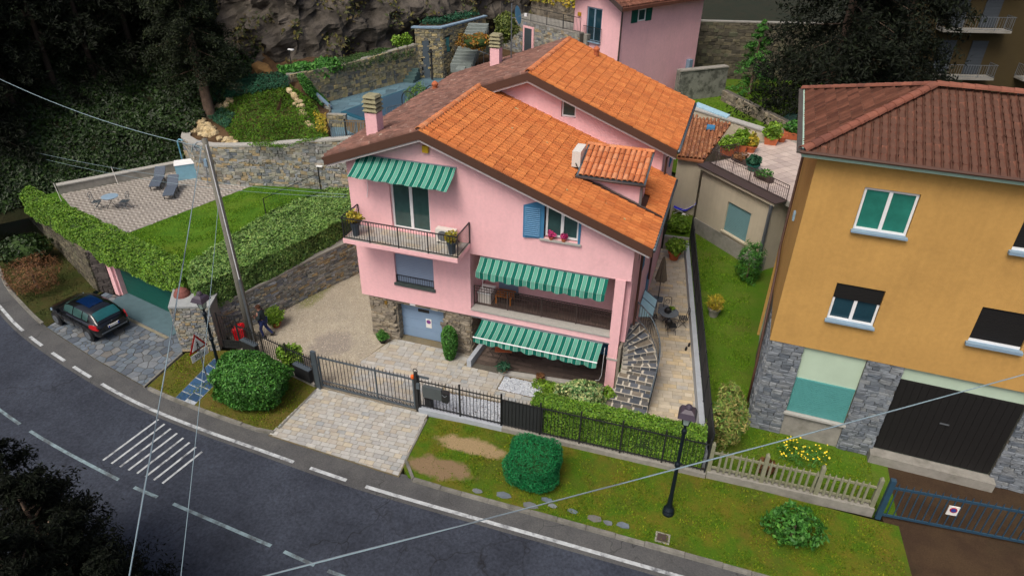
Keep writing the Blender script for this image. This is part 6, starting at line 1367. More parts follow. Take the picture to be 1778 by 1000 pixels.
for k, (u, v, h) in enumerate(((25, 190, 9), (95, 150, 10), (165, 135, 10), (235, 110, 10), (300, 90, 10), (-25, 250, 9), (60, 70, 11), (190, 60, 11), (320, 40, 9), (-20, 120, 11))):
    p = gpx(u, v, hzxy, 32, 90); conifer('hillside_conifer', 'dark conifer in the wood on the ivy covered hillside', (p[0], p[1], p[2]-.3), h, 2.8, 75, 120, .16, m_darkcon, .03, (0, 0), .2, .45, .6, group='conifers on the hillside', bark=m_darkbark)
for u_, v_, h, r in ((-45, 770, 6.5, 2.4), (15, 830, 6.2, 2.2), (85, 905, 6.0, 2.1), (160, 975, 5.6, 1.8), (-20, 940, 7.0, 2.3)):
    x, y = xy(u_, v_, h-.3)
    conifer('roadside_conifer', 'bushy near black conifer on the far side of the road', (x, y, -.3), h, r, 110, 190, .07, m_blackcon, .03, (0, 0), .15, .1, .6, group='conifers across the road', up=.35)
t = thing('bare_shrub', 'bare tan twiggy shrub between ivy slope and patio', 'shrub', (*xy(95, 320, 2.4), 2.3)); mb = MB(); x, y = xy(95, 320, 2.4)
for k in range(46):
    a = R.uniform(0, 6.28); l = R.uniform(.8, 1.7); e = (x+math.cos(a)*l*.8, y+math.sin(a)*l*.8, 2.4+l*R.uniform(.5, 1.1)); m_ = ((x+e[0])/2+R.gauss(0, .1), (y+e[1])/2+R.gauss(0, .1), 2.4+(e[2]-2.4)*.6); mb.tube([(x, y, 2.3), m_, e], [.03, .016, .006], 4, False)
mb.build('twigs', m_greybark, t)
t = thing('dry_brush', 'heap of dry branches behind the shed next to the pink house', 'brush', (12.3, 18.6, .7)); mb = MB()
for k in range(60):
    p = (12.4+R.gauss(0, .35), 18.5+R.gauss(0, .5), .8+R.uniform(0, 1.6)); mb.tube([p, (p[0]+R.gauss(0, .5), p[1]+R.gauss(0, .5), p[2]+R.gauss(.3, .4))], [.02, .008], 4, False)
mb.build('twigs', m_greybark, t)
# ================================================================== UPPER TERRACES BEHIND THE HOUSE
PH = thing('pool_house', 'rubble stone pool house with slate door and planted flat roof', 'building', (-6.3, 24.2, PZ)); q0, q1, q2, q3 = (-8.1, 23.55), (-6.3, 24.2), (-4.9, 29.5), (-9.5, 30)
MB().prism([(-8.05, 23.7), (-6.4, 24.3), (-5.0, 29.5), (-9.5, 30)], PZ, 9.0).build('core', m_mortar, PH)
T = ashlar(*line_path(q0, q1), lambda s: PZ, lambda s: 9.0, (.1, .2), (.16, .42), .1, R, skip=lambda s, z: .55 < s < 1.0 and z < 8.2)
T += ashlar(*line_path(q1, q2), lambda s: PZ, lambda s: 9.0, (.1, .2), (.16, .42), .1, R, skip=lambda s, z: .35 < s < 1.0 and 7.2 < z < 8.3)
pieces('stone', STONES, T, m_ochre, PH, 300, 'stone_field')
MB().prism([(-8.3, 23.4), (-6.2, 24.05), (-4.75, 29.6), (-5.1, 29.7), (-6.5, 24.5), (-8.3, 23.85)], 9.0, 9.1).build('coping', m_bsill, PH)
MB().prism([(-7.62, 23.66), (-7.16, 23.82), (-7.18, 23.9), (-7.64, 23.75)], PZ, 8.2).build('door', m_grey_metal, PH)
MB().prism([(-6.24, 24.55), (-6.08, 25.15), (-6.15, 25.17), (-6.3, 24.57)], 7.25, 8.25).build('window', m_teal, PH)
P = tri_pts([(-7.9, 24.0), (-6.5, 24.6), (-5.2, 29.4), (-8.5, 29.5)], 2600); P[:, 2] = 9.1+NR.uniform(0, .35, 2600); t = thing('roof_planting', 'blue-green groundcover growing on the flat pool house roof', 'plants', (-6.8, 26, 9.05)); foliage('foliage', P, np.tile((0, 0, 1.), (2600, 1)), .11, m_bluejun, t, asp=.35); MB().prism([(-7.9, 23.9), (-6.5, 24.5), (-5.1, 29.4), (-9.0, 29.6)], 9.0, 9.12).build('soil', m_bed, t)
t = thing('pool_steps', 'four dark slate steps leading down to the pool deck', 'steps', (-8.3, 22.6, PZ))
for k in range(4): MB().box(-8.5+.0*k, -7.7, 22.0+k*.3, 22.3+k*.3, PZ, PZ+.2*(k+1)).build('step', mat('slate_step', S('#47605f'), .6, .1) if k == 0 else bpy.data.materials['slate_step'], t)
sh_ = thing('outdoor_shower', 'slim dark outdoor shower post by the pool house door', 'shower', (-6.8, 23.4, PZ)); MB().box(-6.86, -6.74, 23.3, 23.4, PZ, PZ+2.2).build('post', m_iron, sh_); MB().box(-6.95, -6.65, 23.1, 23.3, PZ+2.0, PZ+2.08).build('head', m_iron, sh_)
# garden steps
m_gstep = mat('mossy_step', S('#77807c'), .9, .2, 4)
GS = thing('garden_steps', 'long flight of pale stone steps climbing beside the pool house', 'steps', (-4.2, 22.8, 6.5))
pa_, pb2 = np.array(Z(800, 112, 6.9)), np.array(Z(832, 38, 9.2)); n = 13
for k in range(n):
    p = pa_+(pb2-pa_)*k/n; wdt = .75; ang = .25; Mx = Matrix.Translation((p[0], p[1], 0)) @ Matrix.Rotation(ang, 4, 'Z'); MB(Mx).box(-wdt, wdt, 0, .62, p[2]-.6, p[2]).build('step', m_gstep, GS)
for k in range(5):
    p = np.array(Z(800+k*13, 118-k*1.0+k*3.2, 6.9-.2*k)); MB(Matrix.Translation((p[0], p[1], 0)) @ Matrix.Rotation(.25, 4, 'Z')).box(-.3, .3, -.6, .5, p[2]-1.2, p[2]).build('step', m_gstep, GS)
TR = thing('steps_railing', 'thin grey railing beside the pale garden steps', 'railing', (-4, 22, 6.5)); r0, r1 = Z(790, 72, 7.9), Z(850, 96, 7.4); mb = MB(); mb.tube([tuple(r0), tuple(r1)], .03, 6); mb.build('handrail', m_zinc, TR); bars(TR, [(*((r0+(r1-r0)*k/6)[:2]), (r0+(r1-r0)*k/6)[2]-1.0, (r0+(r1-r0)*k/6)[2]) for k in range(7)], .03, m_zinc, 'post')
p = D(826, 72, 47); bush('rust_shrub', 'rust orange heather shrub beside the garden steps', (p[0], p[1], p[2]), (1.1, .9, .5), 1500, .1, mat('heather', [S('#8a5a1e'), S('#a06a22'), S('#6d6a22'), S('#b07828')], .7, .2, 1, rnd=.2), lumps=.3)
p = D(878, 48, 50); bush('olive_shrub', 'rounded olive green shrub behind the rear chimney', (p[0], p[1], p[2]), (.9, .8, 1.0), 1500, .11, mat('olive_leaves', [S('#4f5c1c'), S('#637028'), S('#3c4a16')], .6, .2, 1, rnd=.2), lumps=.2)
struct(MB().prism([(-5, 22.5), (-3, 22), (3, 23.5), (5.5, 26.5), (0, 36), (-4.6, 32)], PZ-.5, 6.3), 'upper_terrace', m_bed)
w0_, w1_ = (-4.3, 31.6), (3.2, 27.2)
UW = stone_wall_thing('terrace_wall', 'dark rubble terrace wall with iron railing beside the rear pink house', [w0_, w1_], 6.0, 8.75, (.12, .24), (.18, .45), m_rubble, m_mortar, 300, m_concrete)
railing(UW, [w0_, w1_], 8.85, 9.85, m_iron, .14, .02, 1.8, .04)
fnw, Lw = poly_path([w0_, w1_]); wang = math.atan2(w1_[1]-w0_[1], w1_[0]-w0_[0]); WM = Matrix.Translation((*w0_, 0)) @ Matrix.Rotation(wang, 4, 'Z')
MB(WM).box(2.75, 3.95, -.14, -.06, 6.2, 8.5).build('door_surround', m_pink, UW); MB(WM).box(2.95, 3.75, -.17, -.14, 6.2, 8.35).build('door', m_grey_metal, UW)
MB(WM).box(6.0, 7.9, -.14, -.06, 5.8, 7.5).build('door_surround', m_pink, UW); MB(WM).box(6.15, 7.75, -.17, -.14, 5.8, 7.35).build('garage_door', m_dgreen, UW)
struct(MB(WM).box(-3, 9, .4, 2.8, 7, 8.7), 'upper_path', m_concrete)
stone_wall_thing('upper_wall', 'highest mossy terrace wall behind the iron railing', [(-8.5, 38), (5, 31.5)], 8.4, 9.9, (.15, .28), (.25, .55), m_stone, m_mortar, 200, m_concrete)
struct(MB().prism([(-12, 40), (5, 32), (8, 45), (-12, 52)], 7, 9.9), 'top_terrace', m_slope)
strip_foliage('wall_top_growth', 'yellow-green growth along the highest terrace wall', [(-7, 37), (4, 31.8)], 1500, .14, m_yellowleaf, .7, lambda s: 9.9, .4)
pq_ = thing('antenna_mast', 'thin steel antenna mast with blue dish arm behind the rear chimney', 'antenna', (3.2, 11.6, 10.2)); x, y = 3.15, 11.7
MB().tube([(x, y, 10.1), (x, y, 13.1)], .03, 6).build('mast', m_zinc, pq_); MB(Matrix.Translation((x+.25, y, 12.55)) @ Matrix.Rotation(1.35, 4, 'Y')).lathe((0, 0, 0), [(.02, 0), (.25, .03), (.42, .09), (.44, .1)], 16).build('dish', mat('blue_dish', S('#5c98b4'), .5), pq_); MB().tube([(x, y, 12.4), (x+.75, y-.1, 12.6)], .015, 5).build('arm', m_zinc, pq_); MB().box(x+.72, x+.84, y-.16, y-.04, 12.55, 12.68).build('receiver', m_white, pq_)
stone_wall_thing('far_stone_wall', 'tall dark stone wall far behind the rear pink house', [(9.0, 37.0), (22, 40.5)], 3.5, 8.4, (.2, .36), (.3, .7), bpy.data.materials['dark_mossy_stone'], m_mortar, 150, m_concrete)
# far apartment block
AB = thing('apartment_block', 'vignette-darkened yellow apartment block with grey blinds and iron balconies behind the cedar', 'building', (27, 41, 0)); BM = Matrix.Translation((26.8, 41.0, 0)) @ Matrix.Rotation(.28, 4, 'Z')
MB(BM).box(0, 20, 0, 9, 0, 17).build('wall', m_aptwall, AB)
for z in (1.2, 5.0, 8.6, 12.4):
    for x in (2.7, 5.2, 10.2, 12.8):
        b_ = MB(BM).box(x, x+1.25, -.06, .02, z, z+2.6).build('blind', m_aptgrey, AB)
        for k in range(10): MB(BM).box(x+.02, x+1.23, -.075, -.06, z+.03+k*.257, z+.265+k*.257).build('slat', m_aptgrey, b_)
    for x in (2.0, 9.5):
        MB(BM).box(x, x+5.2, -1.2, 0, z-.2, z-.04).build('balcony_slab', m_concrete, AB); a_, b2, c2, d2 = [tuple((BM @ Vector(v))[:2]) for v in ((x, 0, 0), (x, -1.15, 0), (x+5.2, -1.15, 0), (x+5.2, 0, 0))]
        railing(AB, [a_, b2, c2, d2], z-.02, z+.95, m_zinc, .2, .02, 2.5, .05)
MB(BM).box(-.5, 20.5, -.6, 9.5, 17, 17.3).build('roof', m_tile_dark, AB)
# ================================================================== STREET FURNITURE
def lamp_post(label, x, y, h, group=None):
    t = thing('lamp_post', label, 'lamp', (x, y, 0)); b = h-1.0
    m_lp = bpy.data.materials.get('lamp_iron') or mat('lamp_iron', S('#16222c'), .45, .1, 6, metal=.4)
    MB().lathe((x, y, -.02), [(.2, 0), (.2, .1), (.16, .18), (.19, .24), (.12, .36), (.09, .5), (.075, .9)], 14).build('base', m_lp, t)
    MB().lathe((x, y, .88), [(.07, 0), (.06, b*.42), (.095, b*.43), (.1, b*.47), (.06, b*.49), (.055, b*.88), (.085, b*.885), (.085, b*.92), (.05, b*.94), (.045, b*.99-.0)], 12).build('shaft', m_lp, t)
    z = .88+b*.98
    MB().lathe((x, y, z), [(.05, 0), (.1, .04), (.12, .08)], 8).build('collar', m_lp, t)
    gl = MB(); r0, r1, hh = .12, .21, .42
    for k in range(4): 
        a0, a1 = PI/4+k*PI/2, PI/4+(k+1)*PI/2; gl.face((x+r0*math.cos(a0), y+r0*math.sin(a0), z+.08), (x+r0*math.cos(a1), y+r0*math.sin(a1), z+.08), (x+r1*math.cos(a1), y+r1*math.sin(a1), z+.08+hh), (x+r1*math.cos(a0), y+r1*math.sin(a0), z+.08+hh))
    ln = gl.build('lantern_glass', mat('lantern_glass', S('#9fb3a8'), .25, .1), t); fr = MB()
    for k in range(4): a = PI/4+k*PI/2; fr.bar((x+r0*math.cos(a), y+r0*math.sin(a), z+.08), (x+r1*math.cos(a), y+r1*math.sin(a), z+.08+hh), .025)
    fr.build('lantern_frame', m_lp, ln)
    cp_ = MB(); s = .28; zz = z+.08+hh
    cp_.hexa([(x-s, y-s, zz-.05), (x+s, y-s, zz-.05), (x+s, y+s, zz-.05), (x-s, y+s, zz-.05)], [(x-s*.74, y-s*.74, zz+.13), (x+s*.74, y-s*.74, zz+.13), (x+s*.74, y+s*.74, zz+.13), (x-s*.74, y+s*.74, zz+.13)]); cp_.hexa([(x-s*.74, y-s*.74, zz+.13), (x+s*.74, y-s*.74, zz+.13), (x+s*.74, y+s*.74, zz+.13), (x-s*.74, y+s*.74, zz+.13)], [(x-.1, y-.1, zz+.22), (x+.1, y-.1, zz+.22), (x+.1, y+.1, zz+.22), (x-.1, y+.1, zz+.22)]); cp_.lathe((x, y, zz+.2), [(.1, 0), (.12, .06), (.08, .13), (.02, .16)], 10)
    cp_.build('lantern_cap', mat('plum_lantern_cap', S('#403845'), .5, .1), t); return t
lamp_post('old-fashioned lamp post standing on the grass verge by the clipped hedge', 14.88, -5.91, 4.25)
p = Z(343, 500, 4.6); lamp_post('old-fashioned lamp post beside the stone gate pier and round bush', float(p[0]), float(p[1]), 3.75)
# road sign
SG = thing('road_sign', 'triangular pedestrian crossing warning sign with 50 m plate', 'sign', (-4.55, -5.55, 0)); sx, sy = -4.55, -5.5
MB().tube([(sx, sy+.03, 0), (sx, sy+.03, 2.55)], .03, 8).build('post', m_zinc, SG)
SM = Matrix.Translation((sx, sy, 0)) @ Matrix.Rotation(1.43, 4, 'Z')
def tri(s, y, z, nm, m): 
    h = s*math.sqrt(3)/2; mb = MB(SM); a, b, c = (-s/2, z-h/3), (s/2, z-h/3), (0, z+2*h/3); mb.hexa([(a[0], y, a[1]), (b[0], y, b[1]), (b[0], y+.012, b[1]), (a[0], y+.012, a[1])], [(c[0], y, c[1]), (c[0]+.001, y, c[1]), (c[0]+.001, y+.012, c[1]), (c[0], y+.012, c[1])]); return mb.build(nm, m, SG)
tri(.92, -.02, 2.12, 'red_triangle', m_signred); tri(.64, -.034, 2.12, 'white_triangle', m_signwhite)
fg = MB(SM); y_ = -.05
fg.box(-.03, .03, y_, y_+.006, 2.24, 2.3).bar((0, y_, 2.22), (.01, y_, 2.1), .05, .006, (0, 1, 0)).bar((0, y_, 2.1), (-.07, y_, 1.97), .03, .006, (0, 1, 0)).bar((.01, y_, 2.1), (.06, y_, 1.97), .03, .006, (0, 1, 0)).bar((0, y_, 2.2), (.08, y_, 2.12), .022, .006, (0, 1, 0)).bar((0, y_, 2.2), (-.06, y_, 2.1), .022, .006, (0, 1, 0)); fg.build('pedestrian_symbol', m_signblack, SG)
zb_ = MB(SM)
for k in range(4): zb_.box(-.19+k*.11, -.13+k*.11, y_, y_+.006, 1.9, 1.95)
zb_.build('crossing_symbol', m_signblack, SG)
MB(SM).box(-.42, .42, -.02, -.008, 1.44, 1.78).build('distance_plate', m_signwhite, SG); text_mesh('50 m', .27, 'distance_text', m_signblack, SG, SM @ Matrix.Translation((0, -.024, 1.61)) @ Matrix.Rotation(PI/2, 4, 'X'))
MB(SM).box(-.05, .05, .0, .04, 1.5, 2.4).build('bracket', m_zinc, SG)
# utility pole and cables
UP_ = thing('utility_pole', 'tall tapering concrete utility pole behind the iron fence', 'pole', (-4.78, -2.2, 0)); MB().tube([(-4.78, -2.2, -.2), (-4.8, -2.2, 3.2), (-4.82, -2.2, 9.7)], [.19, .165, .11], 10).build('shaft', mat('dark_pole_concrete', S('#6d6c63'), .9, .15, 3, .3, 25), UP_, True); MB().tube([(-4.6, -2.3, .1), (-4.63, -2.3, 3.4)], .055, 6).build('cable_guard', m_zinc, UP_); MB().tube([(-4.65, -2.28, 3.4), (-4.72, -2.3, 9.5)], .022, 6).build('riser_cable', m_white, UP_)
MB().tube([(-4.82, -2.2, 9.45)]+[(-4.95-.25*math.sin(a), -2.25-.1*a, 9.45+.15*math.cos(a)) for a in np.linspace(0, 3, 6)], .03, 6).build('bracket', m_zinc, UP_); MB().box(-4.98, -4.84, -2.36, -2.22, 8.6, 8.9).build('junction_box', m_bsill, UP_); MB().tube([(-4.82, -2.36, 9.3), (-5.15, -2.5, 9.55), (-5.3, -2.52, 9.2)], .018, 6).build('loop', m_cable, UP_)
def cable(label, P, r, sag, m=m_cable):
    pts = []
    for a, b in zip(P, P[1:]):
        for k in range(25): t = k/24; q = np.array(a)*(1-t)+np.array(b)*t; q[2] -= sag*4*t*(1-t); pts.append(tuple(q))
    o = thing('overhead_cable', label, 'cable', pts[0]); ph = np.linspace(0, 60*len(P), len(pts))
    MB().tube(pts, r, 6).build('conductor', m, o)
    if r > .013: MB().tube([(x+r*1.1*math.cos(f_), y+r*1.1*math.sin(f_), z+r*.8*math.sin(f_*1.3)) for (x, y, z), f_ in zip(pts, ph)], r*.6, 5).build('messenger_wire', m_zinc, o)
ptop = (-4.95, -2.3, 9.4); q1 = D(-60, 108, 30); q2 = Z(262, 1010, 7.4); q3 = np.array(ptop)+(np.array(q2)-np.array(ptop))*1.9; q3[2] = 8.2
cable('thick bluish cable running from the pole up the ivy hillside', [ptop, (q1[0], q1[1], 11.2)], .013, .45)
cable('thick twisted cable crossing the road from the concrete pole', [ptop, tuple(q3)], .014, .3)
cable('thin pale cable hanging from halfway up the concrete pole across the road', [(-4.75, -2.35, 7.0), (float(q3[0])+.3, float(q3[1]), 6.6)], .009, .5)
c1, c2 = np.array(Z(330, 1017, 8.2)), np.array(Z(1830, 626, 8.9)); dd = c2-c1
cable('long twisted cable spanning the road in front of both houses', [tuple(c1-dd*.5), tuple(c2+dd*.4)], .014, .3)
h0 = Y(602, 338, -.05); l1 = D(-20, 245, 42)
cable('pair of thin wires from the pink house wall over the lawn, upper wire', [tuple(h0), (l1[0], l1[1], l1[2])], .008, .5); cable('pair of thin wires from the pink house wall over the lawn, lower wire', [(h0[0], h0[1], h0[2]-.12), (l1[0], l1[1], l1[2]-.2)], .007, .7)

# ================================================================== CAR
def car():
    t = thing('parked_car', 'black hatchback parked on the slate forecourt', 'car'); L, W = 4.03, 1.75
    # stations along x (0 = rear bumper, L = nose): half width, z bottom, z sill, z shoulder, z centre top
    ST = [(0.0, .62, .42, .5, .72, .74), (.06, .74, .3, .42, .86, .9), (.25, .82, .24, .4, .95, 1.0), (.8, .87, .2, .4, .97, 1.0), (1.6, .875, .2, .4, .95, .97), (2.4, .875, .2, .4, .93, .95), (2.9, .865, .2, .4, .92, .97), (3.3, .85, .22, .4, .86, .93), (3.7, .80, .24, .4, .76, .82), (3.93, .68, .28, .42, .64, .7), (4.03, .5, .36, .46, .56, .6)]
    rings = []
    for x, w_, zb, zs, zsh, zt in ST: rings.append([(x, -w_*.86, zb), (x, -w_, zs), (x, -w_*1.0, (zs+zsh)/2), (x, -w_*.94, zsh), (x, -w_*.72, zt-.01), (x, 0, zt), (x, w_*.72, zt-.01), (x, w_*.94, zsh), (x, w_, (zs+zsh)/2), (x, w_, zs), (x, w_*.86, zb)])
    mb = MB(); mb.grid(rings); mb.face(*rings[0][::-1]); mb.face(*rings[-1]); bd = mb.build('body', m_car, t, True)
    for s in (-1, 1):
        for xx in (1.02, 1.72, 2.62): MB().bar((xx, s*.884, .45), (xx+.02, s*.862, .93), .012, .012).build('door_gap', m_black, bd)
        for xx in (1.12, 1.84): MB().box(xx, xx+.16, s*.885-.015, s*.885+.015, .78, .81).build('door_handle', m_car, bd)
        for xx in (.72, 3.26): MB(Matrix.Translation((xx, s*.855, .31)) @ Matrix.Rotation(PI/2, 4, 'X')).lathe((0, 0, -.025), [(.37, 0), (.37, .05)], 24).build('wheel_arch', m_black, bd)
    # greenhouse: one smooth shell, windows laid just proud of it
    XS = [.07, .2, .36, .55, .8, 1.1, 1.5, 1.9, 2.2, 2.45, 2.72, 3.02]
    zr = lambda x: float(np.interp(x, XS, [.96, 1.1, 1.24, 1.355, 1.425, 1.455, 1.47, 1.455, 1.41, 1.32, 1.16, .96])); wr = lambda x: float(np.interp(x, [.07, .55, 1.5, 2.3, 3.02], [.62, .58, .60, .57, .66])); wb = lambda x: float(np.interp(x, [.07, .4, 1.5, 3.02], [.70, .79, .82, .74])); zb_ = lambda x: float(np.interp(x, [.07, .6, 3.02], [.93, .96, .93]))
    def sh(x, t, o=0.0):     # t 0 belt left .. 1 belt right
        b0, r0, zz = wb(x), wr(x), zr(x); k = max(.02, zz-zb_(x))
        P_ = [(-b0, zb_(x)-.02), (-(b0*.45+r0*.55), zb_(x)+k*.55), (-r0, zb_(x)+k*.86), (-r0*.72, zb_(x)+k*.98), (0, zb_(x)+k*1.03), (r0*.72, zb_(x)+k*.98), (r0, zb_(x)+k*.86), (b0*.45+r0*.55, zb_(x)+k*.55), (b0, zb_(x)-.02)]
        u = t*8; i = min(7, int(u)); f_ = u-i; y = P_[i][0]*(1-f_)+P_[i+1][0]*f_; z = P_[i][1]*(1-f_)+P_[i+1][1]*f_; n_ = math.hypot(y, (z-.9)) or 1
        return (x, y+o*y/n_, z+o*(z-.9)/n_+o*.3)
    def patch(xs, ts, o): return MB().grid([[sh(x, t, o) for t in ts] for x in xs])
    patch(XS, np.linspace(0, 1, 25), 0).build('roof', m_car, t, True)
    patch(np.linspace(.92, 1.95, 8), np.linspace(.4, .6, 7), .012).build('sunroof', mat('sky_reflection_roof', S('#0b2348'), .1, .1), t, True)  # blue of the roof panel is reflected sky put into the colour
    patch(np.linspace(.16, .52, 6), np.linspace(.3, .7, 9), .012).build('rear_window', mat('teal_car_glass', S('#1c5358'), .1, .2, 2), t, True)
    patch(np.linspace(2.34, 2.98, 6), np.linspace(.27, .73, 9), .012).build('windscreen', m_glass, t, True)
    for s in (-1, 1):
        for xa, xb in ((.62, .98), (1.05, 1.68), (1.75, 2.5)):
            patch(np.linspace(xa, xb, 6), [q if s < 0 else 1-q for q in (.045, .1, .17, .235)], .012).build('side_window', m_glass, t, True)
        MB().hexa([(2.55, s*.86, .97), (2.75, s*.86, .97), (2.75, s*1.02, .99), (2.55, s*1.02, .99)], [(2.57, s*.86, 1.1), (2.72, s*.86, 1.1), (2.72, s*1.01, 1.1), (2.57, s*1.01, 1.1)]).build('mirror', m_car, t)
        MB().hexa([(.02, s*.74, .68), (.05, s*.5, .7), (.3, s*.83, .72), (.45, s*.87, .8)], [(.08, s*.74, .9), (.1, s*.56, .88), (.3, s*.80, .97), (.42, s*.84, .95)]).build('tail_light', m_signred, t)
        MB().hexa([(3.92, s*.45, .58), (3.95, s*.62, .56), (3.6, s*.83, .66), (3.5, s*.8, .7)], [(3.86, s*.48, .68), (3.85, s*.66, .68), (3.6, s*.82, .78), (3.5, s*.76, .8)]).build('headlight', m_bsill, t)
        for x in (.72, 3.26):
            Mw = Matrix.Translation((x, s*.81, .31)) @ Matrix.Rotation(PI/2, 4, 'X'); wh = MB(Mw); wh.lathe((0, 0, -.1), [(.2, 0), (.3, .01), (.315, .05), (.315, .15), (.3, .19), (.2, .2)], 20); w_ = wh.build('wheel', m_black, t); rm = MB(Mw)
            for k in range(5): a = k*2*PI/5; rm.bar((0, 0, -s*.1), (.19*math.cos(a), .19*math.sin(a), -s*.1), .06, .03)
            rm.lathe((0, 0, -s*.1-.012), [(.21, 0), (.21, .024)], 20); rm.build('rim', m_zinc, w_)
    MB().box(-.012, .04, -.62, .62, .44, .50).build('bumper_strip', m_zinc, t); pl = MB().box(-.03, .03, -.26, .26, .62, .74).build('number_plate', m_signwhite, t); MB().box(-.034, -.028, .2, .262, .62, .74).box(-.034, -.028, -.262, -.2, .62, .74).build('plate_band', mat('plate_blue', S('#123a9c'), .5), pl)
    MB().lathe((.06, 0, .86), [(.035, 0), (.035, .02)], 8).build('badge', m_zinc, t)
    rp, fp = Z(160, 590), Z(107, 563); d = (fp-rp)/np.linalg.norm(fp-rp); n = np.array([-d[1], d[0], 0])     # left wheels
    org = rp-d*.72-n*.80; t.location = (org[0], org[1], 0.005); t.rotation_euler = (0, 0, math.atan2(d[1], d[0])); return t
car()

# ================================================================== PERSON with phone
def person():
    px_, py_ = -4.35, -1.75
    t = thing('person', 'man in dark jacket and blue jeans walking on gravel, looking at a phone', 'person', (px_, py_, 0)); f = np.array((-.96, -.28)); r = np.array((f[1], -f[0]))
    def w_(fw, rt, z): return (px_+f[0]*fw+r[0]*rt, py_+f[1]*fw+r[1]*rt, z)
    J = {'pel': (0, 0, .93), 'wst': (.0, 0, 1.08), 'chs': (.03, 0, 1.3), 'nk': (.06, 0, 1.48), 'hd': (.12, 0, 1.6), 'hd2': (.15, 0, 1.70), 'sl': (.04, -.19, 1.42), 'sr': (.04, .19, 1.42), 'el': (.02, -.25, 1.14), 'er': (.02, .25, 1.14), 'wl': (.26, -.12, 1.12), 'wr': (.26, .12, 1.12),
         'hl': (-.0, -.1, .9), 'hr': (0, .1, .9), 'kl': (.14, -.1, .5), 'kr': (-.06, .1, .49), 'al': (.06, -.1, .08), 'ar': (-.32, .1, .14), 'tl': (.22, -.11, .04), 'tr': (-.2, .11, .04)}
    Rr = {'pel': .15, 'wst': .145, 'chs': .17, 'nk': .06, 'hd': .095, 'hd2': .09, 'sl': .085, 'sr': .085, 'el': .055, 'er': .055, 'wl': .036, 'wr': .036, 'hl': .1, 'hr': .1, 'kl': .068, 'kr': .068, 'al': .05, 'ar': .05, 'tl': .04, 'tr': .04}
    def skin(name, keys, edges, m, parent, k=1.0, root=0):
        me = bpy.data.meshes.new(name); o = rootloc(parent); me.from_pydata([tuple(np.array(w_(*J[q]))-np.array(o)) for q in keys], [(keys.index(a), keys.index(b)) for a, b in edges], []); ob = link(name, me, m, parent)
        md = ob.modifiers.new('skin', 'SKIN'); md.use_smooth_shade = True; sv = me.skin_vertices[0].data
        for q, v in zip(keys, sv): v.radius = (Rr[q]*k, Rr[q]*k)
        sv[root].use_root = True; sd_ = ob.modifiers.new('sub', 'SUBSURF'); sd_.levels = 2; sd_.render_levels = 2; return ob
    K = ['pel', 'wst', 'chs', 'nk', 'hd', 'hd2', 'sl', 'sr', 'el', 'er', 'wl', 'wr', 'hl', 'hr', 'kl', 'kr', 'al', 'ar', 'tl', 'tr']
    E_ = [('pel', 'wst'), ('wst', 'chs'), ('chs', 'nk'), ('nk', 'hd'), ('hd', 'hd2'), ('chs', 'sl'), ('chs', 'sr'), ('sl', 'el'), ('sr', 'er'), ('el', 'wl'), ('er', 'wr'), ('pel', 'hl'), ('pel', 'hr'), ('hl', 'kl'), ('hr', 'kr'), ('kl', 'al'), ('kr', 'ar'), ('al', 'tl'), ('ar', 'tr')]
    skin('body', K, E_, m_skin, t, .9)
    skin('jacket', ['pel', 'wst', 'chs', 'sl', 'sr', 'el', 'er', 'wl', 'wr', 'nk'], [e for e in E_ if all(q in ('pel', 'wst', 'chs', 'sl', 'sr', 'el', 'er', 'wl', 'wr', 'nk') for q in e)], m_jacket, t, 1.12)
    skin('jeans', ['pel', 'hl', 'hr', 'kl', 'kr', 'al', 'ar'], [e for e in E_ if all(q in ('pel', 'hl', 'hr', 'kl', 'kr', 'al', 'ar') for q in e)], m_navy, t, 1.08)
    for a, b in (('al', 'tl'), ('ar', 'tr')): p, q = np.array(w_(*J[a])), np.array(w_(*J[b])); MB().tube([tuple(p-(q-p)*.5), tuple((p+q)/2-np.array((0, 0, .02))), tuple(q+(q-p)*.25)], [.05, .058, .035], 8).build('shoe', m_black, t, True)
    hx = w_(.12, 0, 1.6); P, N_ = ball_pts(500, (hx[0]-f[0]*.03, hx[1]-f[1]*.03, 1.68), (.115, .115, .11), .05, 3); q = P[:, 2] > 1.63+.35*((P[:, 0]-hx[0])*f[0]+(P[:, 1]-hx[1])*f[1])*2; foliage('hair', P[q], N_[q], .03, m_hair, t, asp=.4)
    nx = w_(.25, 0, 1.63); MB().tube([w_(.2, 0, 1.66), nx], [.02, .018], 6).build('nose', m_skin, t)
    for s in (-1, 1):
        wr = np.array(w_(.26, s*.12, 1.12)); MB().tube([tuple(wr), w_(.32, s*.08, 1.13), w_(.36, s*.05, 1.14)], [.032, .04, .03], 8).build('palm', m_skin, t, True)
        for k in range(4): MB().tube([w_(.35, s*(.03+.018*k), 1.13), w_(.39, s*(.01+.014*k), 1.155), w_(.385, s*(-.005+.01*k), 1.185)], [.0095, .009, .007], 5).build('finger', m_skin, t)
        MB().tube([w_(.31, s*.045, 1.15), w_(.345, s*.02, 1.185)], [.011, .009], 5).build('thumb', m_skin, t)
    ph = thing('phone', 'small dark phone held by the walking man', 'phone', w_(.385, 0, 1.12)); c = w_(.375, 0, 1.17); MB(Matrix.Translation(c) @ Matrix.Rotation(math.atan2(f[1], f[0]), 4, 'Z') @ Matrix.Rotation(-.7, 4, 'Y')).box(-.007, .007, -.038, .038, -.075, .075).build('body', m_black, ph)
person()

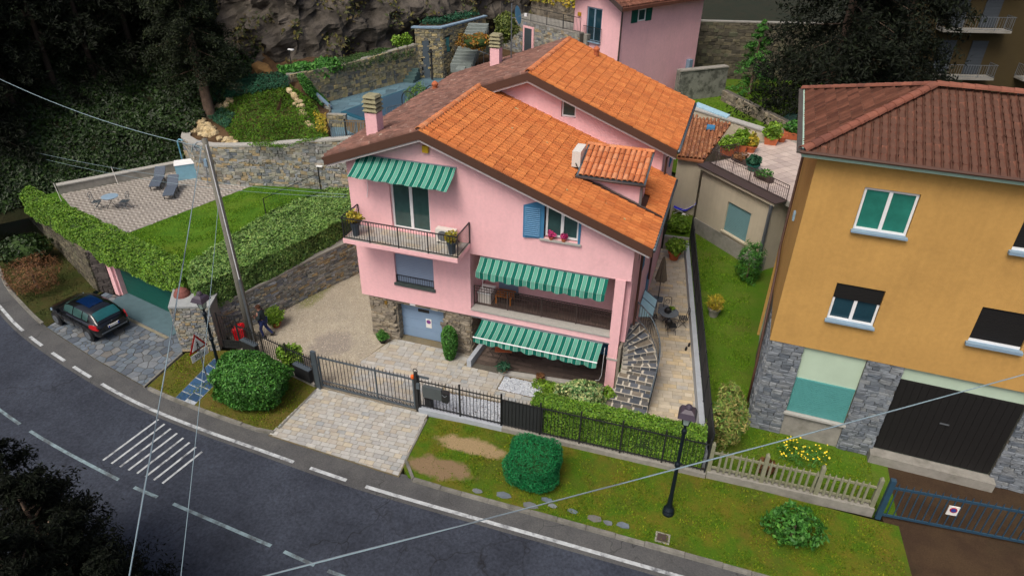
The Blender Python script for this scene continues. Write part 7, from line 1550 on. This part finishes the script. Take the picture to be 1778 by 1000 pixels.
# ================================================================== RED LAWN SPRAYER / BIN
rb_ = thing('red_cart', 'bright red plastic cart with dark handle beside the concrete pole', 'cart', (-5.2, -2.4, 0)); MB(Matrix.Translation((-5.2, -2.4, 0)) @ Matrix.Rotation(.3, 4, 'Z')).hexa([(-.2, -.18, .1), (.22, -.18, .1), (.22, .18, .1), (-.2, .18, .1)], [(-.28, -.22, .7), (.26, -.22, .8), (.26, .22, .8), (-.28, .22, .7)]).hexa([(-.28, -.22, .7), (.26, -.22, .8), (.26, .22, .8), (-.28, .22, .7)], [(-.2, -.15, .86), (.15, -.15, .93), (.15, .15, .93), (-.2, .15, .86)]).build('body', m_red, rb_)
MB().tube([(-5.3, -2.6, .8), (-5.35, -2.65, 1.0), (-5.05, -2.6, 1.05), (-5.0, -2.55, .85)], .025, 6).build('handle', m_black, rb_)
for s in (-.2, .2): MB(Matrix.Translation((-5.2+s, -2.4, .11)) @ Matrix.Rotation(PI/2, 4, 'Y')).lathe((0, 0, -.03), [(.11, 0), (.11, .06)], 12).build('wheel', m_black, rb_)

# ================================================================== POTS AND PLANTS
def pot(label, x, y, z, r, h, pm, lm, br, n=500, size=.06, zoff=0, name='potted_plant', square=False, asp=.55, cat='plant', group=None):
    t = thing(name, label, cat, (x, y, z), group)
    if square: MB().hexa([(x-r*.8, y-r*.6, z), (x+r*.8, y-r*.6, z), (x+r*.8, y+r*.6, z), (x-r*.8, y+r*.6, z)], [(x-r, y-r*.75, z+h), (x+r, y-r*.75, z+h), (x+r, y+r*.75, z+h), (x-r, y+r*.75, z+h)]).build('pot', pm, t)
    else: MB().lathe((x, y, z), [(r*.68, 0), (r*.92, h*.8), (r*1.08, h*.8), (r*1.08, h), (r*.85, h), (r*.8, h*.9)], 16).build('pot', pm, t)
    MB().lathe((x, y, z+h*.85), [(r*.8, 0), (r*.75, h*.07)], 12).build('soil', m_soil, t)
    P, N_ = ball_pts(n, (x, y, z+h+br[2]*.75+zoff), br, .25, seed=int(abs(x*71+y*29+z*7))+1, shell=.35); P = P[P[:, 2] > z+h*.8]; N_ = N_[:len(P)]; foliage('foliage', P, N_, size, lm, t, asp=asp)
    MB().tube([(x, y, z+h*.8), (x, y, z+h+br[2]*.7+zoff)], .018, 5).build('stem', m_bark, t); return t
x, y = xy(480, 566); pot('round lime green bush in terracotta pot on the gravel behind the man', x, y, 0, .24, .26, m_terracotta, m_lime, (.46, .46, .4), 1600, .06)
x, y = xy(665, 594); pot('small round bright green plant in black pot by the garage corner', x, y, 0, .19, .2, m_black, m_bush, (.28, .28, .24), 800, .045)
x, y = xy(508, 640); pot('leafy yellow-green bush in pot behind the iron fence', x, y, 0, .28, .3, m_terracotta, m_lime, (.6, .5, .55), 1800, .075)
x, y = xy(875, 645, .13); pot('spiky agave in terracotta pot on the porch kerb', x, y, .13, .16, .17, m_terracotta, m_bluejun, (.3, .3, .16), 130, .2, asp=.12)
x, y = xy(938, 660, .13); pot('small flowering plant in terracotta pot on the porch kerb', x, y, .13, .13, .15, m_terracotta, m_rust, (.2, .2, .12), 260, .05)
x, y = xy(1078, 655, .35); pot('green shrub in terracotta pot on the side block by the stairs', x, y, .3, .17, .2, m_terracotta, m_bush, (.26, .26, .3), 800, .055)
pot('yellow-green shrub in tall slate pot at the outer balcony corner', .68, -.95, 5.85, .19, .6, m_pot_grey, m_yellowleaf, (.34, .3, .26), 420, .07)
pot('small yellow plant in tall slate pot beside the air conditioner', 5.0, -1.05, 5.85, .19, .55, m_pot_grey, m_yellowleaf, (.26, .24, .24), 260, .07)
for k, x in enumerate((8.75, 9.25)): pot('magenta flowers in small pot on the blue framed window sill', x, -.02, 6.62, .1, .13, m_terracotta, m_flower, (.17, .12, .12), 200, .045, group='flower pots on the sill')
pot('leafy plant in large terracotta pot at the end of the side terrace', 12.85, 12.3, 0, .34, .5, m_terracotta, m_lime, (.5, .5, .42), 900, .1)
x, y = xy(1238, 548); pot('ochre grass plant in round stone planter on the lawn', x, y, -.01, .3, .5, m_concrete, m_yellowleaf, (.42, .42, .4), 700, .13, asp=.1)
for (u, v, lab, lm, sq, r, br) in ((1262, 268, 'lime shrub in terracotta trough at the corner of the annex terrace', m_lime, True, .45, (.6, .5, .4)), (1283, 262, 'tall leafy shrub in terracotta box on the annex terrace', m_lime, True, .42, (.5, .45, .55)), (1303, 264, 'orange flowering plant in terracotta pot on the annex terrace', m_yellowleaf, False, .32, (.35, .35, .4)), (1337, 250, 'bushy lemon tree in terracotta box on the annex terrace', m_lime, True, .42, (.55, .5, .6)), (1376, 240, 'dark shrub in wide terracotta trough by the ochre house', m_bush, True, .6, (.6, .5, .45)), (1306, 296, 'succulents in dark green pot behind the annex railing', m_bluejun, False, .36, (.42, .42, .25))):
    x, y = xy(u, v, 4.29); pot(lab, x, y, 4.285, r, .42, m_terracotta if 'dark green' not in lab else m_dgreen, lm, br, 500, .11, square=sq)
x, y = xy(1356, 246, 4.29); t = thing('empty_pot', 'empty terracotta pot on the annex terrace beside the lemon tree', 'pot', (x, y, 4.285)); MB().lathe((x, y, 4.285), [(.2, 0), (.3, .33), (.34, .33), (.34, .42), (.28, .42), (.24, .2)], 16).build('pot', m_terracotta, t)
for u, v, lab in ((1285, 282, 'brown planter box of faded plants along the annex railing'), (1325, 312, 'long planter box of succulents along the annex railing')):
    x, y = xy(u, v, 4.29); t = thing('planter_box', lab, 'planter', (x, y, 4.285)); MB(Matrix.Translation((x, y, 4.285)) @ Matrix.Rotation(an, 4, 'Z')).box(-.6, .6, -.16, .16, 0, .3).build('box', m_iron_brown, t); P, N_ = ball_pts(420, (x, y, 4.65), (.5, .5, .16), .3, 7); foliage('foliage', P, N_, .07, m_rust if 'faded' in lab else m_bush, t)
# air conditioners
def ac(label, M):
    t = thing('air_conditioner', label, 'air conditioner', tuple(M.translation)); MB(M).box(-.42, .42, -.15, .15, .06, .62).build('casing', m_acwhite, t); MB(M @ Matrix.Translation((-.1, -.152, .34)) @ Matrix.Rotation(PI/2, 4, 'X')).lathe((0, 0, 0), [(.23, 0), (.23, .012), (.05, .02)], 18).build('fan_grille', m_zinc, t)
    for s in (-.3, .3): MB(M).box(s-.03, s+.03, -.17, .17, 0, .06).build('foot', m_black, t)
    MB(M).tube([(.42, 0, .2), (.5, .05, .15), (.5, .12, .02)], .02, 5).build('pipe', m_black, t)
ac('white air conditioner unit standing on the balcony floor', Matrix.Translation((4.45, -.28, 5.85))); ac('white air conditioner unit mounted beside the roof dormer', Matrix.Translation((8.98, 2.95, zR_(8.98)+.09)) @ Matrix.Rotation(-PI/2, 4, 'Z') @ Matrix.Scale(1.15, 4))

# ================================================================== TABLES, CHAIRS, LOUNGERS
def bistro_chair(m, label, loc, rz, group=None):
    t = thing('garden_chair', label, 'chair', (0, 0, 0), group)
    for sx in (-.18, .18):
        for a, b in (((sx, -.2, 0), (sx, .18, .45)), ((sx, .2, 0), (sx, -.2, .45))): MB().tube([a, b], .012, 5).build('leg', m, t)
        MB().tube([(sx, .18, .45), (sx, .26, .95)], .012, 5).build('back_post', m, t)
    for k in range(5): MB().box(-.2, .2, -.2+k*.085, -.2+k*.085+.06, .44, .46).build('seat_slat', m, t)
    mb = MB(); mb.tube([(-.18, .26, .95), (0, .27, 1.0), (.18, .26, .95)], .014, 5); mb.tube([(.1*math.cos(a), .235+.02*math.sin(a), .74+.12*math.sin(a)) for a in np.linspace(0, 2*PI, 13)], .012, 5); mb.build('backrest', m, t)
    t.location = loc; t.rotation_euler = (0, 0, rz); return t
tt = (13.35, 5.55); t = thing('round_table', 'round blue-grey mosaic garden table on the side terrace', 'table', (*tt, 0)); MB().lathe((*tt, .7), [(.46, 0), (.48, .02), (.48, .05), (.44, .06)], 24).build('top', m_slate, t)
for k in range(3): a = k*2.09+.4; MB().tube([(tt[0]+.32*math.cos(a), tt[1]+.32*math.sin(a), 0), (tt[0]+.06*math.cos(a), tt[1]+.06*math.sin(a), .4), (tt[0]+.3*math.cos(a), tt[1]+.3*math.sin(a), .7)], .015, 6).build('leg', m_iron, t)
for a, lab in ((1.75, 'folding iron chair on the parasol side of the mosaic table'), (3.4, 'folding iron chair between mosaic table and stair railing'), (5.1, 'folding iron chair with a black bag on its seat'), (.25, 'folding iron chair between mosaic table and low terrace wall')): bistro_chair(m_iron, lab, (tt[0]+.72*math.cos(a), tt[1]+.72*math.sin(a), 0.01), a-PI/2, 'chairs around the mosaic table')
for dx, dy, z, lab in ((.1, -.62, .47, 'black bag left on the folding chair by the mosaic table'), (-.05, -.1, .77, 'black bag lying on the round mosaic table')):
    t = thing('black_bag', lab, 'bag', (tt[0]+dx, tt[1]+dy, z)); P_ = (tt[0]+dx, tt[1]+dy, z); MB().lathe(P_, [(.14, 0), (.18, .08), (.16, .2), (.08, .28)], 10, .7).build('bag', m_black, t); MB().tube([(P_[0]-.08, P_[1], z+.24), (P_[0], P_[1], z+.38), (P_[0]+.08, P_[1], z+.24)], .012, 5).build('strap', m_black, t)
pot('tiny green plant in white pot on the mosaic table', tt[0]+.12, tt[1]+.15, .76, .08, .08, m_white, m_lime, (.13, .13, .08), 140, .05)
# parasol
px_, py_ = 12.62, 7.7; t = thing('parasol', 'closed taupe parasol in a slate base on the side terrace', 'parasol', (px_, py_, 0)); MB().tube([(px_, py_, .05), (px_, py_, 2.5)], .022, 7).build('pole', m_iron, t); MB().box(px_-.25, px_+.25, py_-.25, py_+.25, .0, .06).build('base', m_grey_metal, t)
n_ = 16; mb = MB(); prof = [(.04, 2.5), (.1, 2.2), (.17, 1.7), (.25, 1.2), (.2, 1.12)]; rings = [[mb.pt((px_+r_*(1+.28*(-1)**j)*math.cos(2*PI*j/n_), py_+r_*(1+.28*(-1)**j)*math.sin(2*PI*j/n_), z)) for j in range(n_)] for r_, z in prof]
for A, B in zip(rings, rings[1:]):
    for j in range(n_): mb.f.append([A[j], A[(j+1) % n_], B[(j+1) % n_], B[j]])
mb.build('canopy', m_taupe, t)
# glass door canopy on the side of the house
gc = thing('glass_canopy', 'pale blue pitched glass canopy frame against the house on the side terrace', 'canopy', (12.5, 4.3, 0)); 
for pts in (((12.1, 3.9, 1.9), (12.75, 3.8, 1.45), (12.75, 5.3, 1.45), (12.1, 5.3, 1.9)), ((12.1, 3.9, 1.9), (12.75, 3.8, 1.45), (12.1, 3.8, 1.3))): MB().face(*pts).build('pane', m_canopyglass, gc)
mb = MB()
for a, b in (((12.1, 3.9, 1.91), (12.75, 3.8, 1.46)), ((12.1, 4.6, 1.91), (12.75, 4.55, 1.46)), ((12.1, 5.3, 1.91), (12.75, 5.3, 1.46)), ((12.75, 3.8, 1.46), (12.75, 5.3, 1.46)), ((12.1, 3.9, 1.91), (12.1, 5.3, 1.91)), ((12.75, 3.8, 0), (12.75, 3.8, 1.46)), ((12.75, 5.3, 0), (12.75, 5.3, 1.46))): mb.bar(a, b, .03)
mb.build('frame', m_grey_metal, gc)
bx = thing('slate_box', 'small blue-grey storage box under the parasol', 'box', (12.95, 6.6, 0)); MB().box(12.8, 13.2, 6.4, 6.8, 0, .3).build('body', m_garage, bx); MB().box(12.78, 13.22, 6.38, 6.82, .3, .34).build('lid', m_slate, bx)
sh_ = thing('pair_of_shoes', 'pair of black shoes beside the low terrace wall', 'shoes', (14.5, 3.9, 0)); 
for k in (0, 1): MB().tube([(14.45+.1*k, 3.7+.35*k, .05), (14.46+.1*k, 3.85+.35*k, .06), (14.47+.1*k, 3.98+.35*k, .04)], [.05, .055, .035], 8).build('shoe', m_black, sh_)
# porch table and chairs
t = thing('porch_table', 'square terracotta-topped folding table with magenta cloth on the porch', 'table', (6.75, .35, 0)); MB(Matrix.Translation((6.75, .3, 0)) @ Matrix.Rotation(.25, 4, 'Z')).box(-.38, .38, -.38, .38, .7, .74).build('top', m_terracotta, t)
for a in range(4): c_, s_ = math.cos(a*PI/2+1.0), math.sin(a*PI/2+1.0); MB().tube([(6.75+.42*c_, .3+.42*s_, .03), (6.75-.1*c_, .3-.1*s_, .7)], .014, 5).build('leg', m_iron, t)
t2 = thing('magenta_cloth', 'magenta cloth spread over the square porch table', 'cloth', (6.8, .35, .745)); MB(Matrix.Translation((6.78, .33, .745)) @ Matrix.Rotation(.5, 4, 'Z')).box(-.24, .26, -.2, .22, 0, .012).build('cloth', m_red_cloth, t2)
bistro_chair(m_iron_brown, 'folding chair to the right of the square porch table', (7.4, .55, .03), -1.3); bistro_chair(m_iron_brown, 'folding chair to the left of the square porch table', (6.1, .6, .03), 1.2)
# loggia furniture
t = thing('covered_chest', 'low chest under a white cover at the left end of the loggia', 'chest', (5.75, .9, 2.62)); MB().box(5.42, 6.0, .62, 1.3, 2.62, 3.1).build('body', m_acwhite, t); MB().box(5.4, 6.02, .6, 1.32, 3.1, 3.16).build('cover', m_white, t)
t = thing('wooden_table', 'low orange wooden table in front of the loggia door', 'table', (6.5, 1.1, 2.62)); m_ow = mat('orange_wood', S('#b06a24'), .6, .2, 6)
for k in range(6): MB().box(6.15+k*.13, 6.27+k*.13, .75, 1.4, 3.0, 3.03).build('board', m_ow, t)
for x in (6.2, 6.85):
    for y in (.8, 1.35): MB().box(x-.025, x+.025, y-.025, y+.025, 2.62, 3.0).build('leg', m_ow, t)
# sun loungers on the patio
def lounger(label, a, b):
    a, b = np.array(a), np.array(b); t = thing('sun_lounger', label, 'lounger', (0, 0, 0)); m_l = bpy.data.materials.get('slate_wicker') or mat('slate_wicker', S('#525d6b'), .7, .15, 8); L = 1.95; prof = lambda s: .32+.08*math.sin(s*3.4)+(.5*max(0, s-.62)/.38 if s > .62 else 0)
    for k in range(19): s0, s1 = k/19, (k+.85)/19; MB().hexa([(-.3, s0*L, prof(s0)-.03), (.3, s0*L, prof(s0)-.03), (.3, s1*L, prof(s1)-.03), (-.3, s1*L, prof(s1)-.03)], [(-.3, s0*L, prof(s0)+.02), (.3, s0*L, prof(s0)+.02), (.3, s1*L, prof(s1)+.02), (-.3, s1*L, prof(s1)+.02)]).build('slat', m_l, t)
    for s in (-.28, .28):
        MB().tube([(s, k/10*L, prof(k/10)-.05) for k in range(11)], .02, 5).build('side_rail', m_iron, t)
        for yy in (.2, 1.2): MB().box(s-.02, s+.02, yy-.02, yy+.02, 0, prof(yy/L)-.04).build('leg', m_iron, t)
    d = b-a; t.location = (a[0], a[1], LZ+.02); t.rotation_euler = (0, 0, math.atan2(d[1], d[0])-PI/2); return t
lounger('slate grey wavy sun lounger farther from the blue chest lid', xy(270, 333, LZ), xy(290, 302, LZ)); lounger('slate grey wavy sun lounger next to the pale blue chest', xy(294, 349, LZ), xy(312, 316, LZ))
bxp = xy(326, 309, LZ); t = thing('garden_chest', 'pale blue tall storage chest with whitish lid beside the loungers', 'chest', (*bxp, LZ)); CM = Matrix.Translation((*bxp, LZ+.015)) @ Matrix.Rotation(.75, 4, 'Z'); MB(CM).box(-.55, .55, -.3, .3, 0, .95).build('body', mat('pale_blue_plastic', S('#7fb0c4'), .6, .1), t); MB(CM).hexa([(-.58, -.34, .95), (.58, -.34, .95), (.58, .34, .95), (-.58, .34, .95)], [(-.52, -.28, 1.05), (.52, -.28, 1.05), (.52, .28, 1.08), (-.52, .28, 1.08)]).build('lid', m_white, t)
tp = xy(197, 362, LZ); t = thing('patio_table', 'round pale metal bistro table on the zigzag patio', 'table', (*tp, LZ)); MB().lathe((*tp, LZ+.7), [(.42, 0), (.44, .03), (.4, .04)], 20).build('top', m_bsill, t)
for k in range(3): a = k*2.1; MB().tube([(tp[0]+.35*math.cos(a), tp[1]+.35*math.sin(a), LZ+.015), (tp[0]-.2*math.cos(a), tp[1]-.2*math.sin(a), LZ+.7)], .014, 5).build('leg', m_iron, t)
for a, lab in ((.3, 'thin wire chair on the lawn side of the patio table'), (3.6, 'thin wire chair on the ivy side of the patio table')): bistro_chair(m_grey_metal, lab, (tp[0]+.75*math.cos(a), tp[1]+.75*math.sin(a), LZ+.015), a-PI/2, 'patio chairs')
# football goal net on the lawn
gp0, gp1 = xy(462, 372, LZ), xy(562, 325, LZ); t = thing('garden_net', 'low dark garden net between two posts beside the laurel hedge', 'net', (*gp0, LZ)); MB().bar((*gp0, LZ), (*gp0, LZ+.95), .04).bar((*gp1, LZ), (*gp1, LZ+1.0), .04).bar((*gp0, LZ+.93), (*gp1, LZ+.98), .025).build('frame', m_iron, t)
mb = MB(); fn, L = poly_path([gp0, gp1])
for k in range(22): x, y, a = fn(L*k/21); mb.tube([(x, y, LZ+.02), (x, y, LZ+.94)], .005, 3, False)
for k in range(6): mb.tube([(*gp0, LZ+.1+k*.16), (*gp1, LZ+.1+k*.16)], .005, 3, False)
mb.build('mesh', m_iron, t)
# bench and deck chairs behind the house
t = thing('garden_bench', 'dark green slatted bench on the small back lawn', 'bench', (12.6, 21, .7)); BMx = Matrix.Translation((12.55, 20.6, .7)) @ Matrix.Rotation(-.35, 4, 'Z')
for k in range(4): MB(BMx).box(-.8, .8, -.3+k*.11, -.3+k*.11+.09, .42, .45).build('seat_slat', m_dgreen, t); MB(BMx).box(-.8, .8, .16+k*.03, .19+k*.03, .5+k*.12, .6+k*.12).build('back_slat', m_dgreen, t)
for s in (-.7, .7): MB(BMx).box(s-.03, s+.03, -.28, .14, 0, .42).bar((s, .14, .3), (s, .3, 1.0), .05).build('leg', m_iron, t)
for k, (yy, m_, lab) in enumerate(((18.9, m_tealcloth, 'teal folding deck chair nearer the green bench'), (18.0, m_tealcloth, 'teal folding deck chair next to the blue one'), (17.2, m_bluecloth, 'vivid blue folding deck chair on the small back lawn'))):
    t = thing('deck_chair', lab, 'chair', (12.55, yy, .7)); MB().grid([[(12.15+s*1.3, yy+o, .7+.38-.12*math.sin(s*PI)+(.45*max(0, s-.6)/.4)) for s in np.linspace(0, 1, 12)] for o in (-.32, .32)]).build('sling', m_, t); mb = MB()
    for o in (-.34, .34): mb.tube([(12.2, yy+o, 1.08), (13.15, yy+o, .7)], .012, 5); mb.tube([(12.2, yy+o, .7), (13.45, yy+o, 1.5)], .012, 5)
    mb.build('frame', m_white, t)
t = thing('white_globe_lamp', 'small whitish globe garden lamp by the deck chairs', 'lamp', (12.85, 15.8, .7)); MB().lathe((12.85, 15.8, .95), [(.05, 0), (.16, .08), (.18, .18), (.12, .3), (.02, .34)], 12).build('globe', m_signwhite, t); MB().tube([(12.85, 15.8, .68), (12.85, 15.8, .96)], .025, 6).build('stem', m_iron, t)
# green net cover on upper lawn
p = D(1365, 185, 45); t = thing('covered_pile', 'heap under dark green sheeting on the upper lawn', 'cover', (18.2, 26.2, 3.9)); MB().grid([[(17.3+i*.5, 25.4+j*.4, 3.88+1.0*math.sin(PI*i/6)**.6*math.sin(PI*j/5)**.6+.12*math.sin(i*2.1+j)) for i in range(7)] for j in range(6)]).build('sheet', mat('green_sheeting', S('#123a33'), .7, .15, 3), t)
# terrace lamp poles by the rock garden
for u, v in ((508, 128), (557, 330)):
    p = gpx(u, v) if v < 200 else np.array((*xy(u, v, LZ), LZ)); t = thing('garden_lamp', 'slim dark garden lamp pole below the cliff' if v < 200 else 'slim dark garden lamp pole beside the garden net', 'lamp', tuple(p)); MB().tube([tuple(p-np.array((0, 0, .1))), (p[0], p[1], p[2]+1.5)], .03, 6).build('pole', m_iron, t); MB().box(p[0]-.05, p[0]+.35, p[1]-.07, p[1]+.07, p[2]+1.48, p[2]+1.55).build('head', m_white, t)
# drain cover in the verge
t = thing('drain_cover', 'square rusty drain cover set in the verge', 'drain', (14.84, -7.0, 0)); MB().box(14.6, 15.08, -7.22, -6.8, -.03, .012).build('frame', m_concrete, t); MB().box(14.66, 15.02, -7.16, -6.86, .012, .022).build('lid', m_iron_brown, t)
# stepping stones in the verge
for k, (u, v) in enumerate(((828, 852), (875, 860), (920, 878), (960, 878), (993, 887), (1033, 900), (1056, 908), (1082, 912), (950, 868))):
    x, y = xy(u, v); t = thing('stepping_stone', 'flat slate stepping stone sunk in the roadside grass', 'stone', (x, y, 0), 'stepping stones in the verge'); r_ = R.uniform(.14, .26); MB().prism([(x+r_*math.cos(a)*R.uniform(.8, 1.3), y+.6*r_*math.sin(a)*R.uniform(.8, 1.2)) for a in np.linspace(0, 5.6, 7)], -.05, .022).build('slab', m_slate, t)

# small things by the curved wall and pool
lx, ly = -14.35, 7.75; t = thing('ladder', 'short grey metal ladder leaning on the curved rubble wall', 'ladder', (lx, ly, LZ)); 
for s in (-.2, .2): MB().bar((lx+s, ly-.25, LZ+.01), (lx+s, ly+.1, LZ+1.9), .04, .03).build('rail', m_zinc, t)
for k in range(6): MB().bar((lx-.2, ly-.25+.35*(k+.7)/6.4, LZ+1.9*(k+.7)/6.4), (lx+.2, ly-.25+.35*(k+.7)/6.4, LZ+1.9*(k+.7)/6.4), .03).build('rung', m_zinc, t)
x, y = xy(323, 302, LZ); t = thing('blue_standpipe', 'slim pale blue standpipe at the end of the curved wall', 'pipe', (x, y, LZ)); MB().tube([(x, y, LZ-.1), (x-.02, y, LZ+2.1), (x+.15, y, LZ+2.25), (x+.4, y, LZ+2.2)], .045, 7).build('pipe', mat('pale_blue_pipe', S('#5f98b0'), .5), t); MB().lathe((x, y, LZ), [(.09, 0), (.09, .05), (.05, .06)], 10).build('flange', m_zinc, t)
for u, v, lab in ((108, 352, 'thin leaning white stake at the patio corner by the hedge'), (206, 322, 'thin leaning white stake at the back edge of the patio')):
    x, y = xy(u, v, LZ); t = thing('stake', lab, 'stake', (x, y, LZ)); MB().tube([(x, y, LZ-.1), (x-.25, y+.1, LZ+1.1)], .02, 5).build('rod', m_acwhite, t)
p = Z(330, 520, 2.5); t = thing('terracotta_dome', 'dull red terracotta dome resting on top of the stone gate pier', 'jar', (-7.35, -3.0, 2.44)); MB().lathe((-7.35, -3.0, 2.43), [(.36, 0), (.34, .12), (.25, .27), (.12, .36), (.03, .39)], 16).build('dome', mat('dull_terracotta', S('#7a4a42'), .85, .15), t)
x, y = xy(724, 172, 6.0); t = thing('pool_bamboo', 'leafy green bamboo clump by the pool railing', 'plant', (x, y, PZ)); P, N_ = ball_pts(700, (x, y, PZ+.75), (.75, .6, .75), .35, 9); foliage('foliage', P, N_, .13, m_hedge_l, t, asp=.16); mb = MB()
for k in range(9): a = k*.7; mb.tube([(x+.1*math.cos(a), y+.1*math.sin(a), PZ), (x+.4*math.cos(a), y+.4*math.sin(a), PZ+1.3)], [.018, .008], 4, False)
mb.build('stems', m_hedge_l, t)
